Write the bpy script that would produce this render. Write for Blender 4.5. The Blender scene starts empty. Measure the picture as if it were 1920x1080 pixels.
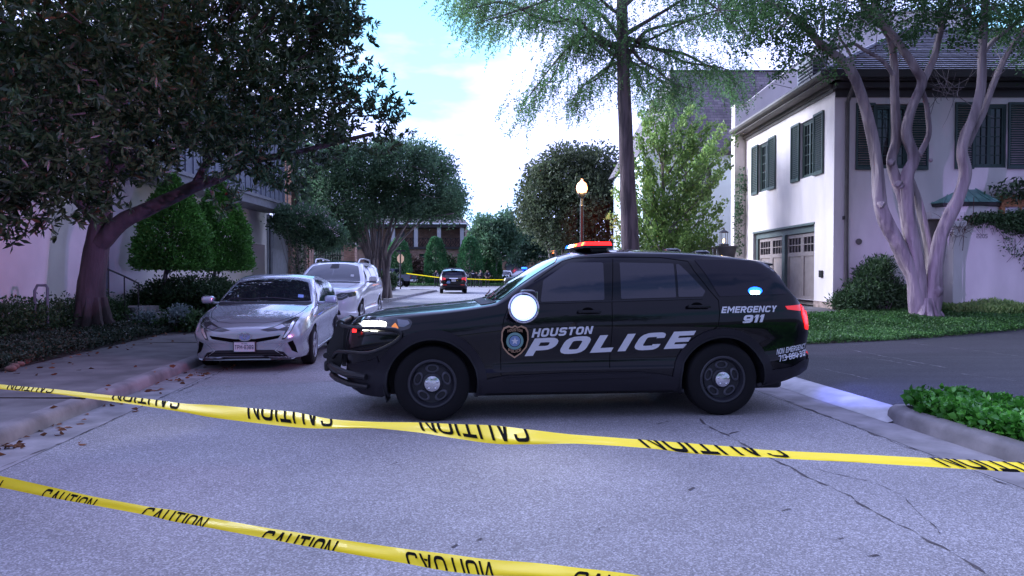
import bpy, bmesh, math, random
import numpy as np
from mathutils import Vector, Matrix
from mathutils.bvhtree import BVHTree
random.seed(7); rng = np.random.default_rng(7)
R = math.radians; PI = math.pi
S = bpy.context.scene
C = S.collection
# ---------------------------------------------------------------- camera
F = 1333.0                                   # focal length in pixels of a 1920 px wide frame
CH = 1.5                                     # camera height
PITCH = math.atan(29 / F)
cd = bpy.data.cameras.new('camera'); cam = bpy.data.objects.new('camera', cd); C.objects.link(cam)
cd.sensor_width = 36; cd.lens = 36 * F / 1920; cd.clip_start = 0.05; cd.clip_end = 3000
cam.location = (0, 0, CH); cam.rotation_euler = (R(90) - PITCH, 0, 0)
S.camera = cam
# ---------------------------------------------------------------- sky: dusk, brightest low in the west (ahead, left)
W = bpy.data.worlds.new('World'); S.world = W; W.use_nodes = True
nt = W.node_tree; N = nt.nodes; L = nt.links; N.clear()
wo = N.new('ShaderNodeOutputWorld'); bg = N.new('ShaderNodeBackground'); L.new(bg.outputs[0], wo.inputs[0])
tc = N.new('ShaderNodeTexCoord'); sx = N.new('ShaderNodeSeparateXYZ'); L.new(tc.outputs['Generated'], sx.inputs[0])
gr = N.new('ShaderNodeValToRGB'); L.new(sx.outputs['Z'], gr.inputs[0])
e = gr.color_ramp.elements
e[0].position = 0.0; e[0].color = (.34, .50, .86, 1)
e[1].position = .9; e[1].color = (.14, .17, .50, 1)
q = e.new(.2); q.color = (.22, .50, .78, 1)
q = e.new(.42); q.color = (.16, .34, .64, 1)
mp = N.new('ShaderNodeMapping'); mp.inputs['Scale'].default_value = (1.25, 1.0, 3.6); mp.inputs['Location'].default_value = (.72, .3, .52)
L.new(tc.outputs['Generated'], mp.inputs[0])
nz = N.new('ShaderNodeTexNoise'); nz.inputs['Scale'].default_value = 1.9; nz.inputs['Detail'].default_value = 7; nz.inputs['Roughness'].default_value = .52
L.new(mp.outputs[0], nz.inputs['Vector'])
cr = N.new('ShaderNodeValToRGB'); cr.color_ramp.elements[0].position = .44; cr.color_ramp.elements[1].position = .56
pd = N.new('ShaderNodeVectorMath'); pd.operation = 'DOT_PRODUCT'; pd.inputs[1].default_value = Vector((-.13, 1, .375)).normalized(); L.new(tc.outputs['Generated'], pd.inputs[0])
pm = N.new('ShaderNodeMapRange'); pm.interpolation_type = 'SMOOTHSTEP'; pm.inputs[1].default_value = .972; pm.inputs[2].default_value = .996; pm.inputs[3].default_value = .085; pm.inputs[4].default_value = -.13; L.new(pd.outputs['Value'], pm.inputs[0])
pa = N.new('ShaderNodeMath'); pa.operation = 'ADD'; L.new(nz.outputs[0], pa.inputs[0]); L.new(pm.outputs[0], pa.inputs[1])
L.new(pa.outputs[0], cr.inputs[0])
mx = N.new('ShaderNodeMix'); mx.data_type = 'RGBA'; L.new(cr.outputs[0], mx.inputs[0]); L.new(gr.outputs[0], mx.inputs[6])
mx.inputs[7].default_value = (.43, .485, .93, 1)
dt = N.new('ShaderNodeVectorMath'); dt.operation = 'DOT_PRODUCT'; dt.inputs[1].default_value = (-.38, .92, .12); L.new(tc.outputs['Generated'], dt.inputs[0])
mr = N.new('ShaderNodeMapRange'); mr.interpolation_type = 'SMOOTHSTEP'; mr.inputs[1].default_value = -.55; mr.inputs[2].default_value = .7; mr.inputs[3].default_value = .31; mr.inputs[4].default_value = 1.22
L.new(dt.outputs['Value'], mr.inputs[0])
L.new(mx.outputs[2], bg.inputs[0]); L.new(mr.outputs[0], bg.inputs[1])
sl = bpy.data.lights.new('sun', 'SUN'); sun = bpy.data.objects.new('sun', sl); C.objects.link(sun)
sl.energy = 3.5; sl.angle = R(35); sl.color = (.80, .86, 1.0)
sun.rotation_euler = Vector((.80, -.40, -.33)).to_track_quat('-Z', 'Y').to_euler()
S.view_settings.view_transform = 'Standard'; S.view_settings.look = 'None'; S.view_settings.exposure = 1.52; S.view_settings.gamma = 1
S.cycles.use_denoising = True; S.cycles.max_bounces = 6; S.cycles.transparent_max_bounces = 8
S.cycles.sample_clamp_indirect = 3; S.cycles.caustics_reflective = False; S.cycles.caustics_refractive = False

# ---------------------------------------------------------------- survey helpers
_f = Vector((0, math.cos(PITCH), -math.sin(PITCH))); _u = Vector((0, math.sin(PITCH), math.cos(PITCH)))
def ray(x, y): return Vector((1, 0, 0)) * ((x - 960) / F) + _u * ((540 - y) / F) + _f
def P(x, y, D):                               # world point seen at photo pixel x, y whose world Y is D
    r = ray(x, y); return Vector((0, 0, CH)) + r * (D / r.y)
def G(x, y, z=0.0):                           # point of the level z seen at a pixel
    r = ray(x, y); return Vector((0, 0, CH)) + r * ((z - CH) / r.z)
def sms(a, b, x):
    t = min(1, max(0, (x - a) / (b - a))); return t * t * (3 - 2 * t)
def pchip(keys, x):
    xs = [k[0] for k in keys]; ys = [k[1] for k in keys]; n = len(xs)
    if x <= xs[0]: return ys[0]
    if x >= xs[-1]: return ys[-1]
    h = [xs[i+1]-xs[i] for i in range(n-1)]; d = [(ys[i+1]-ys[i])/h[i] for i in range(n-1)]
    m = [d[0]] + [0 if d[i-1]*d[i] <= 0 else 2*d[i-1]*d[i]/(d[i-1]+d[i]) for i in range(1, n-1)] + [d[-1]]
    i = max(j for j in range(n-1) if xs[j] <= x); t = (x-xs[i])/h[i]
    return (2*t**3-3*t*t+1)*ys[i] + (t**3-2*t*t+t)*h[i]*m[i] + (-2*t**3+3*t*t)*ys[i+1] + (t**3-t*t)*h[i]*m[i+1]

# ---------------------------------------------------------------- object helpers
def tag(o, label=None, cat=None, group=None, kind=None):
    if label: o['label'] = label
    if cat: o['category'] = cat
    if group: o['group'] = group
    if kind: o['kind'] = kind
    return o
def empty(name, loc=(0, 0, 0), rz=0, label=None, cat=None, group=None):
    o = bpy.data.objects.new(name, None); C.objects.link(o); o.location = loc; o.rotation_euler = (0, 0, rz)
    o.empty_display_size = .2
    return tag(o, label, cat, group)
def link(name, me, mats, parent=None, sharp=None):
    for m in (mats if isinstance(mats, (list, tuple)) else [mats]): me.materials.append(m)
    o = bpy.data.objects.new(name, me); C.objects.link(o); o.parent = parent
    if sharp is not None:
        me.shade_smooth(); me.set_sharp_from_angle(angle=R(sharp))
    return o
def copy_tree(o, parent=None):
    c = o.copy(); C.objects.link(c); c.parent = parent
    for ch in list(o.children): copy_tree(ch, c)
    return c

class MB:
    def __init__(s): s.v = []; s.f = []; s.m = []; s.cm = 0
    def add(s, vs, fs, M=None):
        o = len(s.v); s.v += [tuple(M @ Vector(v)) if M else tuple(v) for v in vs]
        for f in fs: s.f.append(tuple(i + o for i in f)); s.m.append(s.cm)
    def quad(s, a, b, c, d): s.add([a, b, c, d], [(0, 1, 2, 3)])
    def box(s, x0, x1, y0, y1, z0, z1, M=None):
        s.add([(x, y, z) for z in (z0, z1) for y in (y0, y1) for x in (x0, x1)],
              [(0, 2, 3, 1), (4, 5, 7, 6), (0, 1, 5, 4), (2, 6, 7, 3), (0, 4, 6, 2), (1, 3, 7, 5)], M)
    def rbox(s, x0, x1, y0, y1, z0, z1, r=.02, M=None, seg=2):
        bm = bmesh.new(); bmesh.ops.create_cube(bm, size=1)
        for v in bm.verts: v.co = Vector(((x0+x1)/2 + v.co.x*(x1-x0), (y0+y1)/2 + v.co.y*(y1-y0), (z0+z1)/2 + v.co.z*(z1-z0)))
        bmesh.ops.bevel(bm, geom=list(bm.edges), offset=r, segments=seg, affect='EDGES', profile=.5)
        s.addbm(bm, M)
    def addbm(s, bm, M=None):
        bm.verts.ensure_lookup_table(); bm.verts.index_update()
        s.add([tuple(v.co) for v in bm.verts], [tuple(v.index for v in f.verts) for f in bm.faces], M); bm.free()
    def tube(s, pts, rad, n=8, cap=True, wob=0.0, M=None, fl=0):
        pts = [Vector(p) for p in pts]; k = len(pts); rad = rad if isinstance(rad, (list, tuple)) else [rad]*k
        vs = []; fs = []; up = None
        for i, p in enumerate(pts):
            t = (pts[min(i+1, k-1)] - pts[max(i-1, 0)])
            t = t.normalized() if t.length > 1e-9 else Vector((0, 0, 1))
            if up is None: up = (Vector((0, 0, 1)) if abs(t.z) < .9 else Vector((1, 0, 0)))
            a = t.cross(up).normalized(); b = a.cross(t).normalized(); up = b
            for j in range(n):
                th = 2*PI*j/n; r = rad[i] * (1 + wob * (random.random() - .5)) * (1 + fl*math.sin(3*th+i*.21) + fl*.6*math.sin(5*th-i*.33))
                vs.append(p + a*math.cos(th)*r + b*math.sin(th)*r)
        for i in range(k-1):
            for j in range(n): fs.append((i*n+j, i*n+(j+1) % n, (i+1)*n+(j+1) % n, (i+1)*n+j))
        if cap: fs.append(tuple(range(n-1, -1, -1))); fs.append(tuple((k-1)*n+j for j in range(n)))
        s.add(vs, fs, M)
    def lathe(s, prof, n=24, M=None, arc=2*PI):      # prof: (radius, height) about local z
        vs = []; fs = []; k = len(prof); full = abs(arc - 2*PI) < 1e-6; nn = n if full else n+1
        for (r, h) in prof:
            for j in range(nn): vs.append((r*math.cos(arc*j/n), r*math.sin(arc*j/n), h))
        for i in range(k-1):
            for j in range(n):
                a, b = j, (j+1) % nn
                fs.append((i*nn+a, i*nn+b, (i+1)*nn+b, (i+1)*nn+a))
        s.add(vs, fs, M)
    def prism(s, poly, a, b, M=None):                # poly in xy, from z=a to z=b
        n = len(poly)
        s.add([(x, y, a) for x, y in poly] + [(x, y, b) for x, y in poly],
              [tuple(range(n-1, -1, -1)), tuple(range(n, 2*n))] + [(i, (i+1) % n, n+(i+1) % n, n+i) for i in range(n)], M)
    def mesh(s, name):
        me = bpy.data.meshes.new(name); me.from_pydata(s.v, [], s.f)
        me.polygons.foreach_set('material_index', s.m); me.update(); return me
    def build(s, name, mats, parent=None, sharp=None, M=None):
        me = s.mesh(name)
        if M: me.transform(M)
        return link(name, me, mats, parent, sharp)

# ---------------------------------------------------------------- materials
def mat(name, col, rough=.6, metal=0, spec=.5, coat=0, noise=0, nscale=8, bump=0, bscale=40, emit=None, estr=0, col2=None, bdist=.01, sheen=0, ior=1.5, coord='Object', stretch=(1, 1, 1), thr=(.35, .65)):
    m = bpy.data.materials.new(name); m.use_nodes = True
    nt = m.node_tree; N = nt.nodes; L = nt.links; b = N['Principled BSDF']
    b.inputs['Base Color'].default_value = (*col, 1); b.inputs['Roughness'].default_value = rough
    b.inputs['Metallic'].default_value = metal; b.inputs['Specular IOR Level'].default_value = spec
    b.inputs['Coat Weight'].default_value = coat; b.inputs['Coat Roughness'].default_value = .03; b.inputs['IOR'].default_value = ior
    if emit: b.inputs['Emission Color'].default_value = (*emit, 1); b.inputs['Emission Strength'].default_value = estr
    if noise or bump or col2:
        tc = N.new('ShaderNodeTexCoord'); mp = N.new('ShaderNodeMapping'); mp.inputs['Scale'].default_value = stretch
        L.new(tc.outputs[coord], mp.inputs[0])
    if noise or col2:
        n1 = N.new('ShaderNodeTexNoise'); n1.inputs['Scale'].default_value = nscale; n1.inputs['Detail'].default_value = 6; L.new(mp.outputs[0], n1.inputs['Vector'])
        rp = N.new('ShaderNodeValToRGB'); L.new(n1.outputs[0], rp.inputs[0])
        c2 = col2 if col2 else tuple(c * (1 + noise) for c in col); c1 = col if col2 else tuple(c * (1 - noise) for c in col)
        rp.color_ramp.elements[0].position = thr[0]; rp.color_ramp.elements[1].position = thr[1]
        rp.color_ramp.elements[0].color = (*c1, 1); rp.color_ramp.elements[1].color = (*c2, 1)
        L.new(rp.outputs[0], b.inputs['Base Color'])
    if bump:
        n2 = N.new('ShaderNodeTexNoise'); n2.inputs['Scale'].default_value = bscale; n2.inputs['Detail'].default_value = 5; L.new(mp.outputs[0], n2.inputs['Vector'])
        bu = N.new('ShaderNodeBump'); bu.inputs['Strength'].default_value = bump; bu.inputs['Distance'].default_value = bdist
        L.new(n2.outputs[0], bu.inputs['Height']); L.new(bu.outputs[0], b.inputs['Normal'])
    return m
def leafmat(name, c1, c2, c3=None, rough=.5, trans=.25, spec=.35):
    m = bpy.data.materials.new(name); m.use_nodes = True
    nt = m.node_tree; N = nt.nodes; L = nt.links; b = N['Principled BSDF']; b.inputs['Roughness'].default_value = rough; b.inputs['Specular IOR Level'].default_value = spec
    g = N.new('ShaderNodeNewGeometry'); rp = N.new('ShaderNodeValToRGB'); L.new(g.outputs['Random Per Island'], rp.inputs[0])
    rp.color_ramp.elements[0].color = (*c1, 1); rp.color_ramp.elements[1].color = (*c2, 1)
    if c3:
        rp.color_ramp.elements[1].position = .96
        e = rp.color_ramp.elements.new(.985); e.color = (*c3, 1)
    tc = N.new('ShaderNodeTexCoord'); n1 = N.new('ShaderNodeTexNoise'); n1.inputs['Scale'].default_value = .9; L.new(tc.outputs['Object'], n1.inputs['Vector'])
    mr = N.new('ShaderNodeMapRange'); mr.inputs[1].default_value = .3; mr.inputs[2].default_value = .7; mr.inputs[3].default_value = .6; mr.inputs[4].default_value = 1.4; L.new(n1.outputs[0], mr.inputs[0])
    hv = N.new('ShaderNodeHueSaturation'); L.new(rp.outputs[0], hv.inputs['Color']); L.new(mr.outputs[0], hv.inputs['Value'])
    L.new(hv.outputs[0], b.inputs['Base Color'])
    tr = N.new('ShaderNodeBsdfTranslucent'); L.new(hv.outputs[0], tr.inputs[0]); ms = N.new('ShaderNodeMixShader'); ms.inputs[0].default_value = trans
    L.new(b.outputs[0], ms.inputs[1]); L.new(tr.outputs[0], ms.inputs[2]); L.new(ms.outputs[0], N['Material Output'].inputs[0])
    return m
def brickmat(name, c1, c2, mortar, scale, sq=1, off=.5, w=.5, h=.25, ms=.02, bump=.4, axes='XZ'):
    m = bpy.data.materials.new(name); m.use_nodes = True
    nt = m.node_tree; N = nt.nodes; L = nt.links; b = N['Principled BSDF']; b.inputs['Roughness'].default_value = .85
    tc = N.new('ShaderNodeTexCoord'); sp = N.new('ShaderNodeSeparateXYZ'); L.new(tc.outputs['Object'], sp.inputs[0]); cb = N.new('ShaderNodeCombineXYZ')
    if axes == 'XYZ':
        ad = N.new('ShaderNodeMath'); ad.operation = 'ADD'; L.new(sp.outputs['X'], ad.inputs[0]); L.new(sp.outputs['Y'], ad.inputs[1]); L.new(ad.outputs[0], cb.inputs[0])
    else: L.new(sp.outputs[axes[0]], cb.inputs[0])
    L.new(sp.outputs['Z'], cb.inputs[1])
    br = N.new('ShaderNodeTexBrick'); L.new(cb.outputs[0], br.inputs['Vector']); br.inputs['Scale'].default_value = scale
    br.inputs['Color1'].default_value = (*c1, 1); br.inputs['Color2'].default_value = (*c2, 1); br.inputs['Mortar'].default_value = (*mortar, 1)
    br.inputs['Brick Width'].default_value = w; br.inputs['Row Height'].default_value = h; br.inputs['Mortar Size'].default_value = ms
    nz = N.new('ShaderNodeTexNoise'); nz.inputs['Scale'].default_value = 1.5; nz.inputs['Detail'].default_value = 5; L.new(tc.outputs['Object'], nz.inputs['Vector'])
    mr = N.new('ShaderNodeMapRange'); mr.inputs[1].default_value = .3; mr.inputs[2].default_value = .7; mr.inputs[3].default_value = .75; mr.inputs[4].default_value = 1.2; L.new(nz.outputs[0], mr.inputs[0])
    hv = N.new('ShaderNodeHueSaturation'); L.new(br.outputs[0], hv.inputs['Color']); L.new(mr.outputs[0], hv.inputs['Value']); L.new(hv.outputs[0], b.inputs['Base Color'])
    bu = N.new('ShaderNodeBump'); bu.inputs['Strength'].default_value = bump; bu.inputs['Distance'].default_value = .02; bu.invert = True
    L.new(br.outputs['Fac'], bu.inputs['Height']); L.new(bu.outputs[0], b.inputs['Normal'])
    return m

def asphaltmat(name, base, speck, dark=.6, streak=(1, 1, 1), seams=0):
    m = bpy.data.materials.new(name); m.use_nodes = True
    nt = m.node_tree; N = nt.nodes; L = nt.links; b = N['Principled BSDF']; b.inputs['Roughness'].default_value = .75; b.inputs['Specular IOR Level'].default_value = .35
    tc = N.new('ShaderNodeTexCoord')
    v = N.new('ShaderNodeTexVoronoi'); v.inputs['Scale'].default_value = 110; L.new(tc.outputs['Object'], v.inputs['Vector'])
    rp = N.new('ShaderNodeValToRGB'); L.new(v.outputs['Color'], rp.inputs[0])
    rp.color_ramp.elements[0].position = .1; rp.color_ramp.elements[1].position = .95
    rp.color_ramp.elements[0].color = (*[c*dark for c in base], 1); rp.color_ramp.elements[1].color = (*speck, 1)
    q = rp.color_ramp.elements.new(.55); q.color = (*base, 1)
    mp = N.new('ShaderNodeMapping'); mp.inputs['Scale'].default_value = streak; L.new(tc.outputs['Object'], mp.inputs[0])
    n = N.new('ShaderNodeTexNoise'); n.inputs['Scale'].default_value = .55; n.inputs['Detail'].default_value = 9; n.inputs['Roughness'].default_value = .6; L.new(mp.outputs[0], n.inputs['Vector'])
    mr = N.new('ShaderNodeMapRange'); mr.inputs[1].default_value = .3; mr.inputs[2].default_value = .7; mr.inputs[3].default_value = .76; mr.inputs[4].default_value = 1.16; L.new(n.outputs[0], mr.inputs[0])
    # small dark stains
    n3 = N.new('ShaderNodeTexNoise'); n3.inputs['Scale'].default_value = 5.5; n3.inputs['Detail'].default_value = 4; n3.inputs['Distortion'].default_value = .6; L.new(tc.outputs['Object'], n3.inputs['Vector'])
    m3 = N.new('ShaderNodeMapRange'); m3.inputs[1].default_value = .70; m3.inputs[2].default_value = .76; m3.inputs[3].default_value = 1; m3.inputs[4].default_value = .6; L.new(n3.outputs[0], m3.inputs[0])
    mu = N.new('ShaderNodeMath'); mu.operation = 'MULTIPLY'; L.new(mr.outputs[0], mu.inputs[0]); L.new(m3.outputs[0], mu.inputs[1])
    hv = N.new('ShaderNodeHueSaturation'); L.new(rp.outputs[0], hv.inputs['Color']); L.new(mu.outputs[0], hv.inputs['Value'])
    L.new(hv.outputs[0], b.inputs['Base Color'])
    bu = N.new('ShaderNodeBump'); bu.inputs['Strength'].default_value = .5; bu.inputs['Distance'].default_value = .006; L.new(v.outputs['Distance'], bu.inputs['Height']); L.new(bu.outputs[0], b.inputs['Normal'])
    return m

M = {}
M['asphalt'] = asphaltmat('asphalt', (.26, .25, .26), (.47, .46, .49), .66)
M['drive_dark'] = asphaltmat('dark_driveway', (.040, .040, .045), (.085, .085, .095), .6, (.6, 5, 1))
M['concrete'] = mat('concrete', (.15, .14, .142), .85, noise=.28, nscale=2.2, bump=.25, bscale=60, bdist=.004)
M['concrete_light'] = mat('concrete_light', (.42, .41, .42), .85, noise=.22, nscale=3, bump=.25, bscale=70, bdist=.004)
M['gutter'] = mat('gutter_concrete', (.25, .235, .245), .85, noise=.3, nscale=2.5, bump=.3, bscale=50, bdist=.004)
M['curb'] = mat('curb_concrete', (.20, .185, .195), .9, noise=.32, nscale=2.6, bump=.35, bscale=35, bdist=.008)
M['soil'] = mat('soil', (.035, .026, .02), .95, noise=.5, nscale=6, bump=.6, bscale=25, bdist=.03)
M['grass'] = mat('grass_ground', (.035, .06, .02), .95, noise=.4, nscale=3, bump=.6, bscale=40, bdist=.03)
M['stucco'] = mat('white_stucco', (.79, .71, .70), .9, noise=.09, nscale=1.6, stretch=(1, 1, .35), bump=.45, bscale=55, bdist=.01)
M['stucco_left'] = mat('cream_stucco', (.72, .67, .65), .9, noise=.10, nscale=.8, bump=.4, bscale=55, bdist=.01)
M['trim_brown'] = mat('brown_trim', (.13, .115, .105), .6, noise=.15, nscale=4)
M['trim_grey'] = mat('grey_trim', (.17, .18, .21), .6, noise=.12, nscale=4)
M['fascia_dark'] = mat('dark_fascia', (.045, .038, .04), .6)
M['green_paint'] = mat('green_paint', (.035, .065, .06), .55, noise=.12, nscale=6)
M['green_jamb'] = mat('green_jamb_paint', (.10, .135, .13), .55, noise=.1, nscale=6)
M['taupe'] = mat('taupe_paint', (.30, .25, .24), .6, noise=.08, nscale=5)
M['glass_dark'] = mat('window_glass', (.012, .014, .018), .06, spec=.7)
M['glass_mid'] = mat('window_glass_sky', (.05, .07, .09), .05, spec=.9)
M['black_metal'] = mat('black_metal', (.012, .012, .014), .4, spec=.5)
M['iron'] = mat('wrought_iron', (.02, .018, .02), .5, spec=.4)
M['wood'] = mat('raw_timber', (.38, .19, .08), .7, noise=.25, nscale=6, stretch=(1, 1, 6))
M['copper'] = mat('weathered_copper', (.14, .29, .25), .5, noise=.25, nscale=3)
M['slate'] = brickmat('slate_tiles', (.25, .25, .30), (.34, .34, .40), (.05, .05, .06), 1, w=.33, h=.16, ms=.012, bump=.8, axes='XYZ')
M['shingle'] = brickmat('shingles', (.13, .115, .135), (.23, .20, .225), (.07, .065, .075), 1, w=.30, h=.14, ms=.008, bump=.6)
M['brick'] = brickmat('red_brick', (.34, .17, .12), (.50, .29, .22), (.30, .27, .25), 1, w=.21, h=.075, ms=.008)
M['bark_magnolia'] = mat('magnolia_bark', (.075, .055, .055), .9, noise=.35, nscale=4, bump=.8, bscale=9, bdist=.04, stretch=(1, 1, .25))
M['bark_myrtle'] = mat('myrtle_bark', (.36, .29, .30), .75, col2=(.14, .105, .12), nscale=5, bump=1, bscale=9, bdist=.05, stretch=(1, 1, .14), thr=(.42, .66))
M['bark_cypress'] = mat('cypress_bark', (.20, .15, .155), .95, col2=(.09, .07, .075), nscale=9, bump=1, bscale=14, bdist=.04, stretch=(1, 1, .12), thr=(.4, .6))
M['bark_far'] = mat('grey_bark', (.21, .175, .18), .9, noise=.35, nscale=4, bump=.5, bscale=8, bdist=.03, stretch=(1, 1, .3))
M['leaf_magnolia'] = leafmat('magnolia_leaf', (.018, .043, .021), (.062, .125, .042), (.10, .055, .028), rough=.42, trans=.2, spec=.5)
M['leaf_topiary'] = leafmat('topiary_leaf', (.045, .14, .02), (.13, .36, .06), rough=.5, trans=.2)
M['leaf_myrtle'] = leafmat('myrtle_leaf', (.045, .11, .04), (.11, .23, .075), rough=.5, trans=.45)
M['leaf_dark'] = leafmat('dark_leaf', (.065, .13, .08), (.13, .24, .125), rough=.55, trans=.45)
M['leaf_oak'] = leafmat('oak_leaf', (.05, .075, .045), (.13, .16, .08), rough=.5, trans=.35)
M['leaf_cypress'] = leafmat('cypress_leaf', (.09, .20, .08), (.20, .38, .14), rough=.6, trans=.5)
M['leaf_bright'] = leafmat('light_green_leaf', (.14, .26, .08), (.36, .50, .16), rough=.5, trans=.4)
M['leaf_cover'] = leafmat('ground_cover_leaf', (.025, .085, .02), (.085, .22, .045), rough=.45, trans=.2)
M['leaf_coverdark'] = leafmat('dark_cover_leaf', (.014, .03, .016), (.06, .085, .055), (.16, .08, .04), rough=.45, trans=.15)
M['leaf_planter'] = leafmat('planter_leaf', (.035, .16, .02), (.11, .36, .05), rough=.3, trans=.25)
M['leaf_hedge'] = leafmat('hedge_leaf', (.022, .055, .02), (.065, .13, .045), rough=.5, trans=.2)
M['leaf_cone'] = leafmat('arborvitae_leaf', (.05, .16, .07), (.12, .30, .12), rough=.6, trans=.25)
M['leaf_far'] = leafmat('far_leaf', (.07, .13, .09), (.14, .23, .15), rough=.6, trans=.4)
M['dry_leaf'] = leafmat('dry_leaf', (.10, .04, .02), (.28, .11, .05), rough=.7, trans=.1)
M['petal'] = mat('pink_petal', (.62, .52, .56), .7)
# ================================================================ foliage
def leafmesh(name, cen, nrm_dir, size, aspect, mat_, parent=None, fold=.25):
    """one folded diamond (two triangles) per leaf; cen Nx3, nrm_dir Nx3 = growing direction"""
    n = len(cen); cen = np.asarray(cen, float); d = np.asarray(nrm_dir, float); d /= np.linalg.norm(d, axis=1, keepdims=True) + 1e-9
    rr = rng.normal(size=(n, 3)); s = np.cross(d, rr); s /= np.linalg.norm(s, axis=1, keepdims=True) + 1e-9
    up = np.cross(s, d); ln = (np.asarray(size) * rng.uniform(.7, 1.25, n))[:, None]; w = ln * aspect
    a = cen; b = cen + d*ln*.5 + s*w*.5 + up*w*fold; c = cen + d*ln; e_ = cen + d*ln*.5 - s*w*.5 + up*w*fold
    v = np.stack([a, b, c, e_], 1).reshape(-1, 3)
    me = bpy.data.meshes.new(name); me.vertices.add(4*n); me.vertices.foreach_set('co', v.ravel())
    idx = np.arange(n)*4; tri = np.stack([idx, idx+1, idx+2, idx, idx+2, idx+3], 1).reshape(-1)
    me.loops.add(6*n); me.loops.foreach_set('vertex_index', tri); me.polygons.add(2*n)
    me.polygons.foreach_set('loop_start', np.arange(2*n)*3); me.update(); me.validate()
    return link(name, me, mat_, parent)
def unit(n):
    v = rng.normal(size=(n, 3)); return v / np.linalg.norm(v, axis=1, keepdims=True)
def clumps_in(blobs, n, shell=.55, floor=None):
    """points in a union of ellipsoids (cx,cy,cz,rx,ry,rz), weighted to the outer shell"""
    vol = np.array([b[3]*b[4]*b[5] for b in blobs])**(2/3); k = rng.choice(len(blobs), n, p=vol/vol.sum())
    B = np.array(blobs)[k]; u = unit(n); r = (shell + (1-shell)*rng.random(n))[:, None]
    p = B[:, :3] + u*r*B[:, 3:]
    return p, u
def rosettes(points, outdir, per, spread, size, up=.3, out=.8):
    """leaves springing from each point"""
    n = len(points); c = np.repeat(points, per, 0); o = np.repeat(outdir, per, 0)
    d = unit(n*per) + o*out + np.array([0, 0, up]); off = rng.normal(size=c.shape)*spread
    return c+off, d
def crown(name, blobs, n, per, spread, size, aspect, m, parent, shell=.55, up=.3, out=.6, zmin=None, keep=None):
    p, u = clumps_in(blobs, n, shell)
    if zmin is not None: q = p[:, 2] > zmin; p = p[q]; u = u[q]
    if keep is not None: q = keep(p); p = p[q]; u = u[q]
    c, d = rosettes(p, u, per, spread, size, up, out)
    return leafmesh(name, c, d, size, aspect, m, parent), p
def twigs(mb, starts, ends, r0=.03, r1=.006):
    for a, b in zip(starts, ends):
        a = Vector(a); b = Vector(b); mid = (a+b)/2 + Vector(rng.normal(size=3)*.08*(b-a).length)
        mb.tube([a, mid, b], [r0, (r0+r1)/2, r1], 5, cap=False)

# ================================================================ ground
def interp(keys, x): return float(np.interp(x, [k[0] for k in keys], [k[1] for k in keys]))
LK = [(-14, -2.25), (0, -3.72), (6, -4.38), (8.5, -4.66), (10.5, -4.90), (14, -5.32), (20, -5.88), (30, -6.15), (44, -6.2), (56, -5.9)]
def XL(y): return pchip(LK, y)
RK = [(-14, 6.06), (0, 4.54), (10, 3.45), (21, 2.30), (30, 1.9), (56, 1.8)]
def XR(y): return pchip(RK, y)
def HR(x, y):                                  # ground height right of the street
    s = x - XR(min(56, max(-14, y)))
    return .12*sms(-.1, .7, s) + .38*sms(14.2, 20.3, y)*sms(.5, 3.5, s)
def HL(x, y):
    s = XL(min(56, max(-14, y))) - x
    return .15 + .1*sms(3, 5, s)
def struct(o): o['kind'] = 'structure'; return o
# one big sheet of earth out to the horizon
g = MB(); g.quad((-900, -300, -.06), (900, -300, -.06), (900, 1500, -.06), (-900, 1500, -.06)); struct(g.build('ground', M['grass']))
def drape(name, m, fn, xs, ys, off=0, inside=None):
    g = MB(); nx = len(xs); vs = []
    for y in ys:
        for x in xs: vs.append((x, y, fn(x, y) + off))
    fs = []
    for j in range(len(ys)-1):
        for i in range(nx-1):
            cx = (xs[i]+xs[i+1])/2; cy = (ys[j]+ys[j+1])/2
            if inside is None or inside(cx, cy): fs.append((j*nx+i, j*nx+i+1, (j+1)*nx+i+1, (j+1)*nx+i))
    g.add(vs, fs); return g.build(name, m, sharp=60)
def strip(name, m, ys, xa, xb, z):             # sheet between two edge curves
    g = MB(); vs = []
    for y in ys: vs += [(xa(y), y, z), (xb(y), y, z)]
    g.add(vs, [(2*i, 2*i+1, 2*i+3, 2*i+2) for i in range(len(ys)-1)]); return struct(g.build(name, m))
YS = list(np.arange(-14, 58.1, 1.0))
strip('road', M['asphalt'], YS, lambda y: XL(y)+.45, lambda y: XR(y)-.45, 0)
g = MB(); g.quad((-70, 58, 0), (60, 58, 0), (60, 77.5, 0), (-70, 77.5, 0)); struct(g.build('cross_street', M['asphalt']))
strip('left_gutter', M['gutter'], YS, lambda y: XL(y)-.02, lambda y: XL(y)+.45, .003)
strip('right_gutter', M['gutter'], YS, lambda y: XR(y)-.45, lambda y: XR(y)+.02, .003)
def sweep(name, path, prof, m, closed=False):   # prof: (offset to the right of travel, z)
    g = MB(); vs = []; k = len(prof); path = [Vector(p).to_2d() for p in path]
    for i, p in enumerate(path):
        t = (path[min(i+1, len(path)-1)] - path[max(i-1, 0)]).normalized(); r = Vector((t.y, -t.x))
        for (o, z) in prof: q = p + r*o; vs.append((q.x, q.y, z))
    g.add(vs, [(i*k+j, (i+1)*k+j, (i+1)*k+j+1, i*k+j+1) for i in range(len(path)-1) for j in range(k-1)]); return g.build(name, m, sharp=50)
cprof = [(0, -.05), (-.012, .09), (-.03, .125), (-.06, .142), (-.17, .148), (-.172, -.05)]
lpath = [(XL(y), y) for y in np.arange(-14, 56.01, .5)] + [(XL(56)-2.4*(1-math.cos(a)), 56+2.4*math.sin(a)) for a in np.linspace(.2, PI/2, 7)] + [(-40, 58.4)]
struct(sweep('left_curb', lpath, cprof, M['curb']))
YC = 7.15
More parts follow.
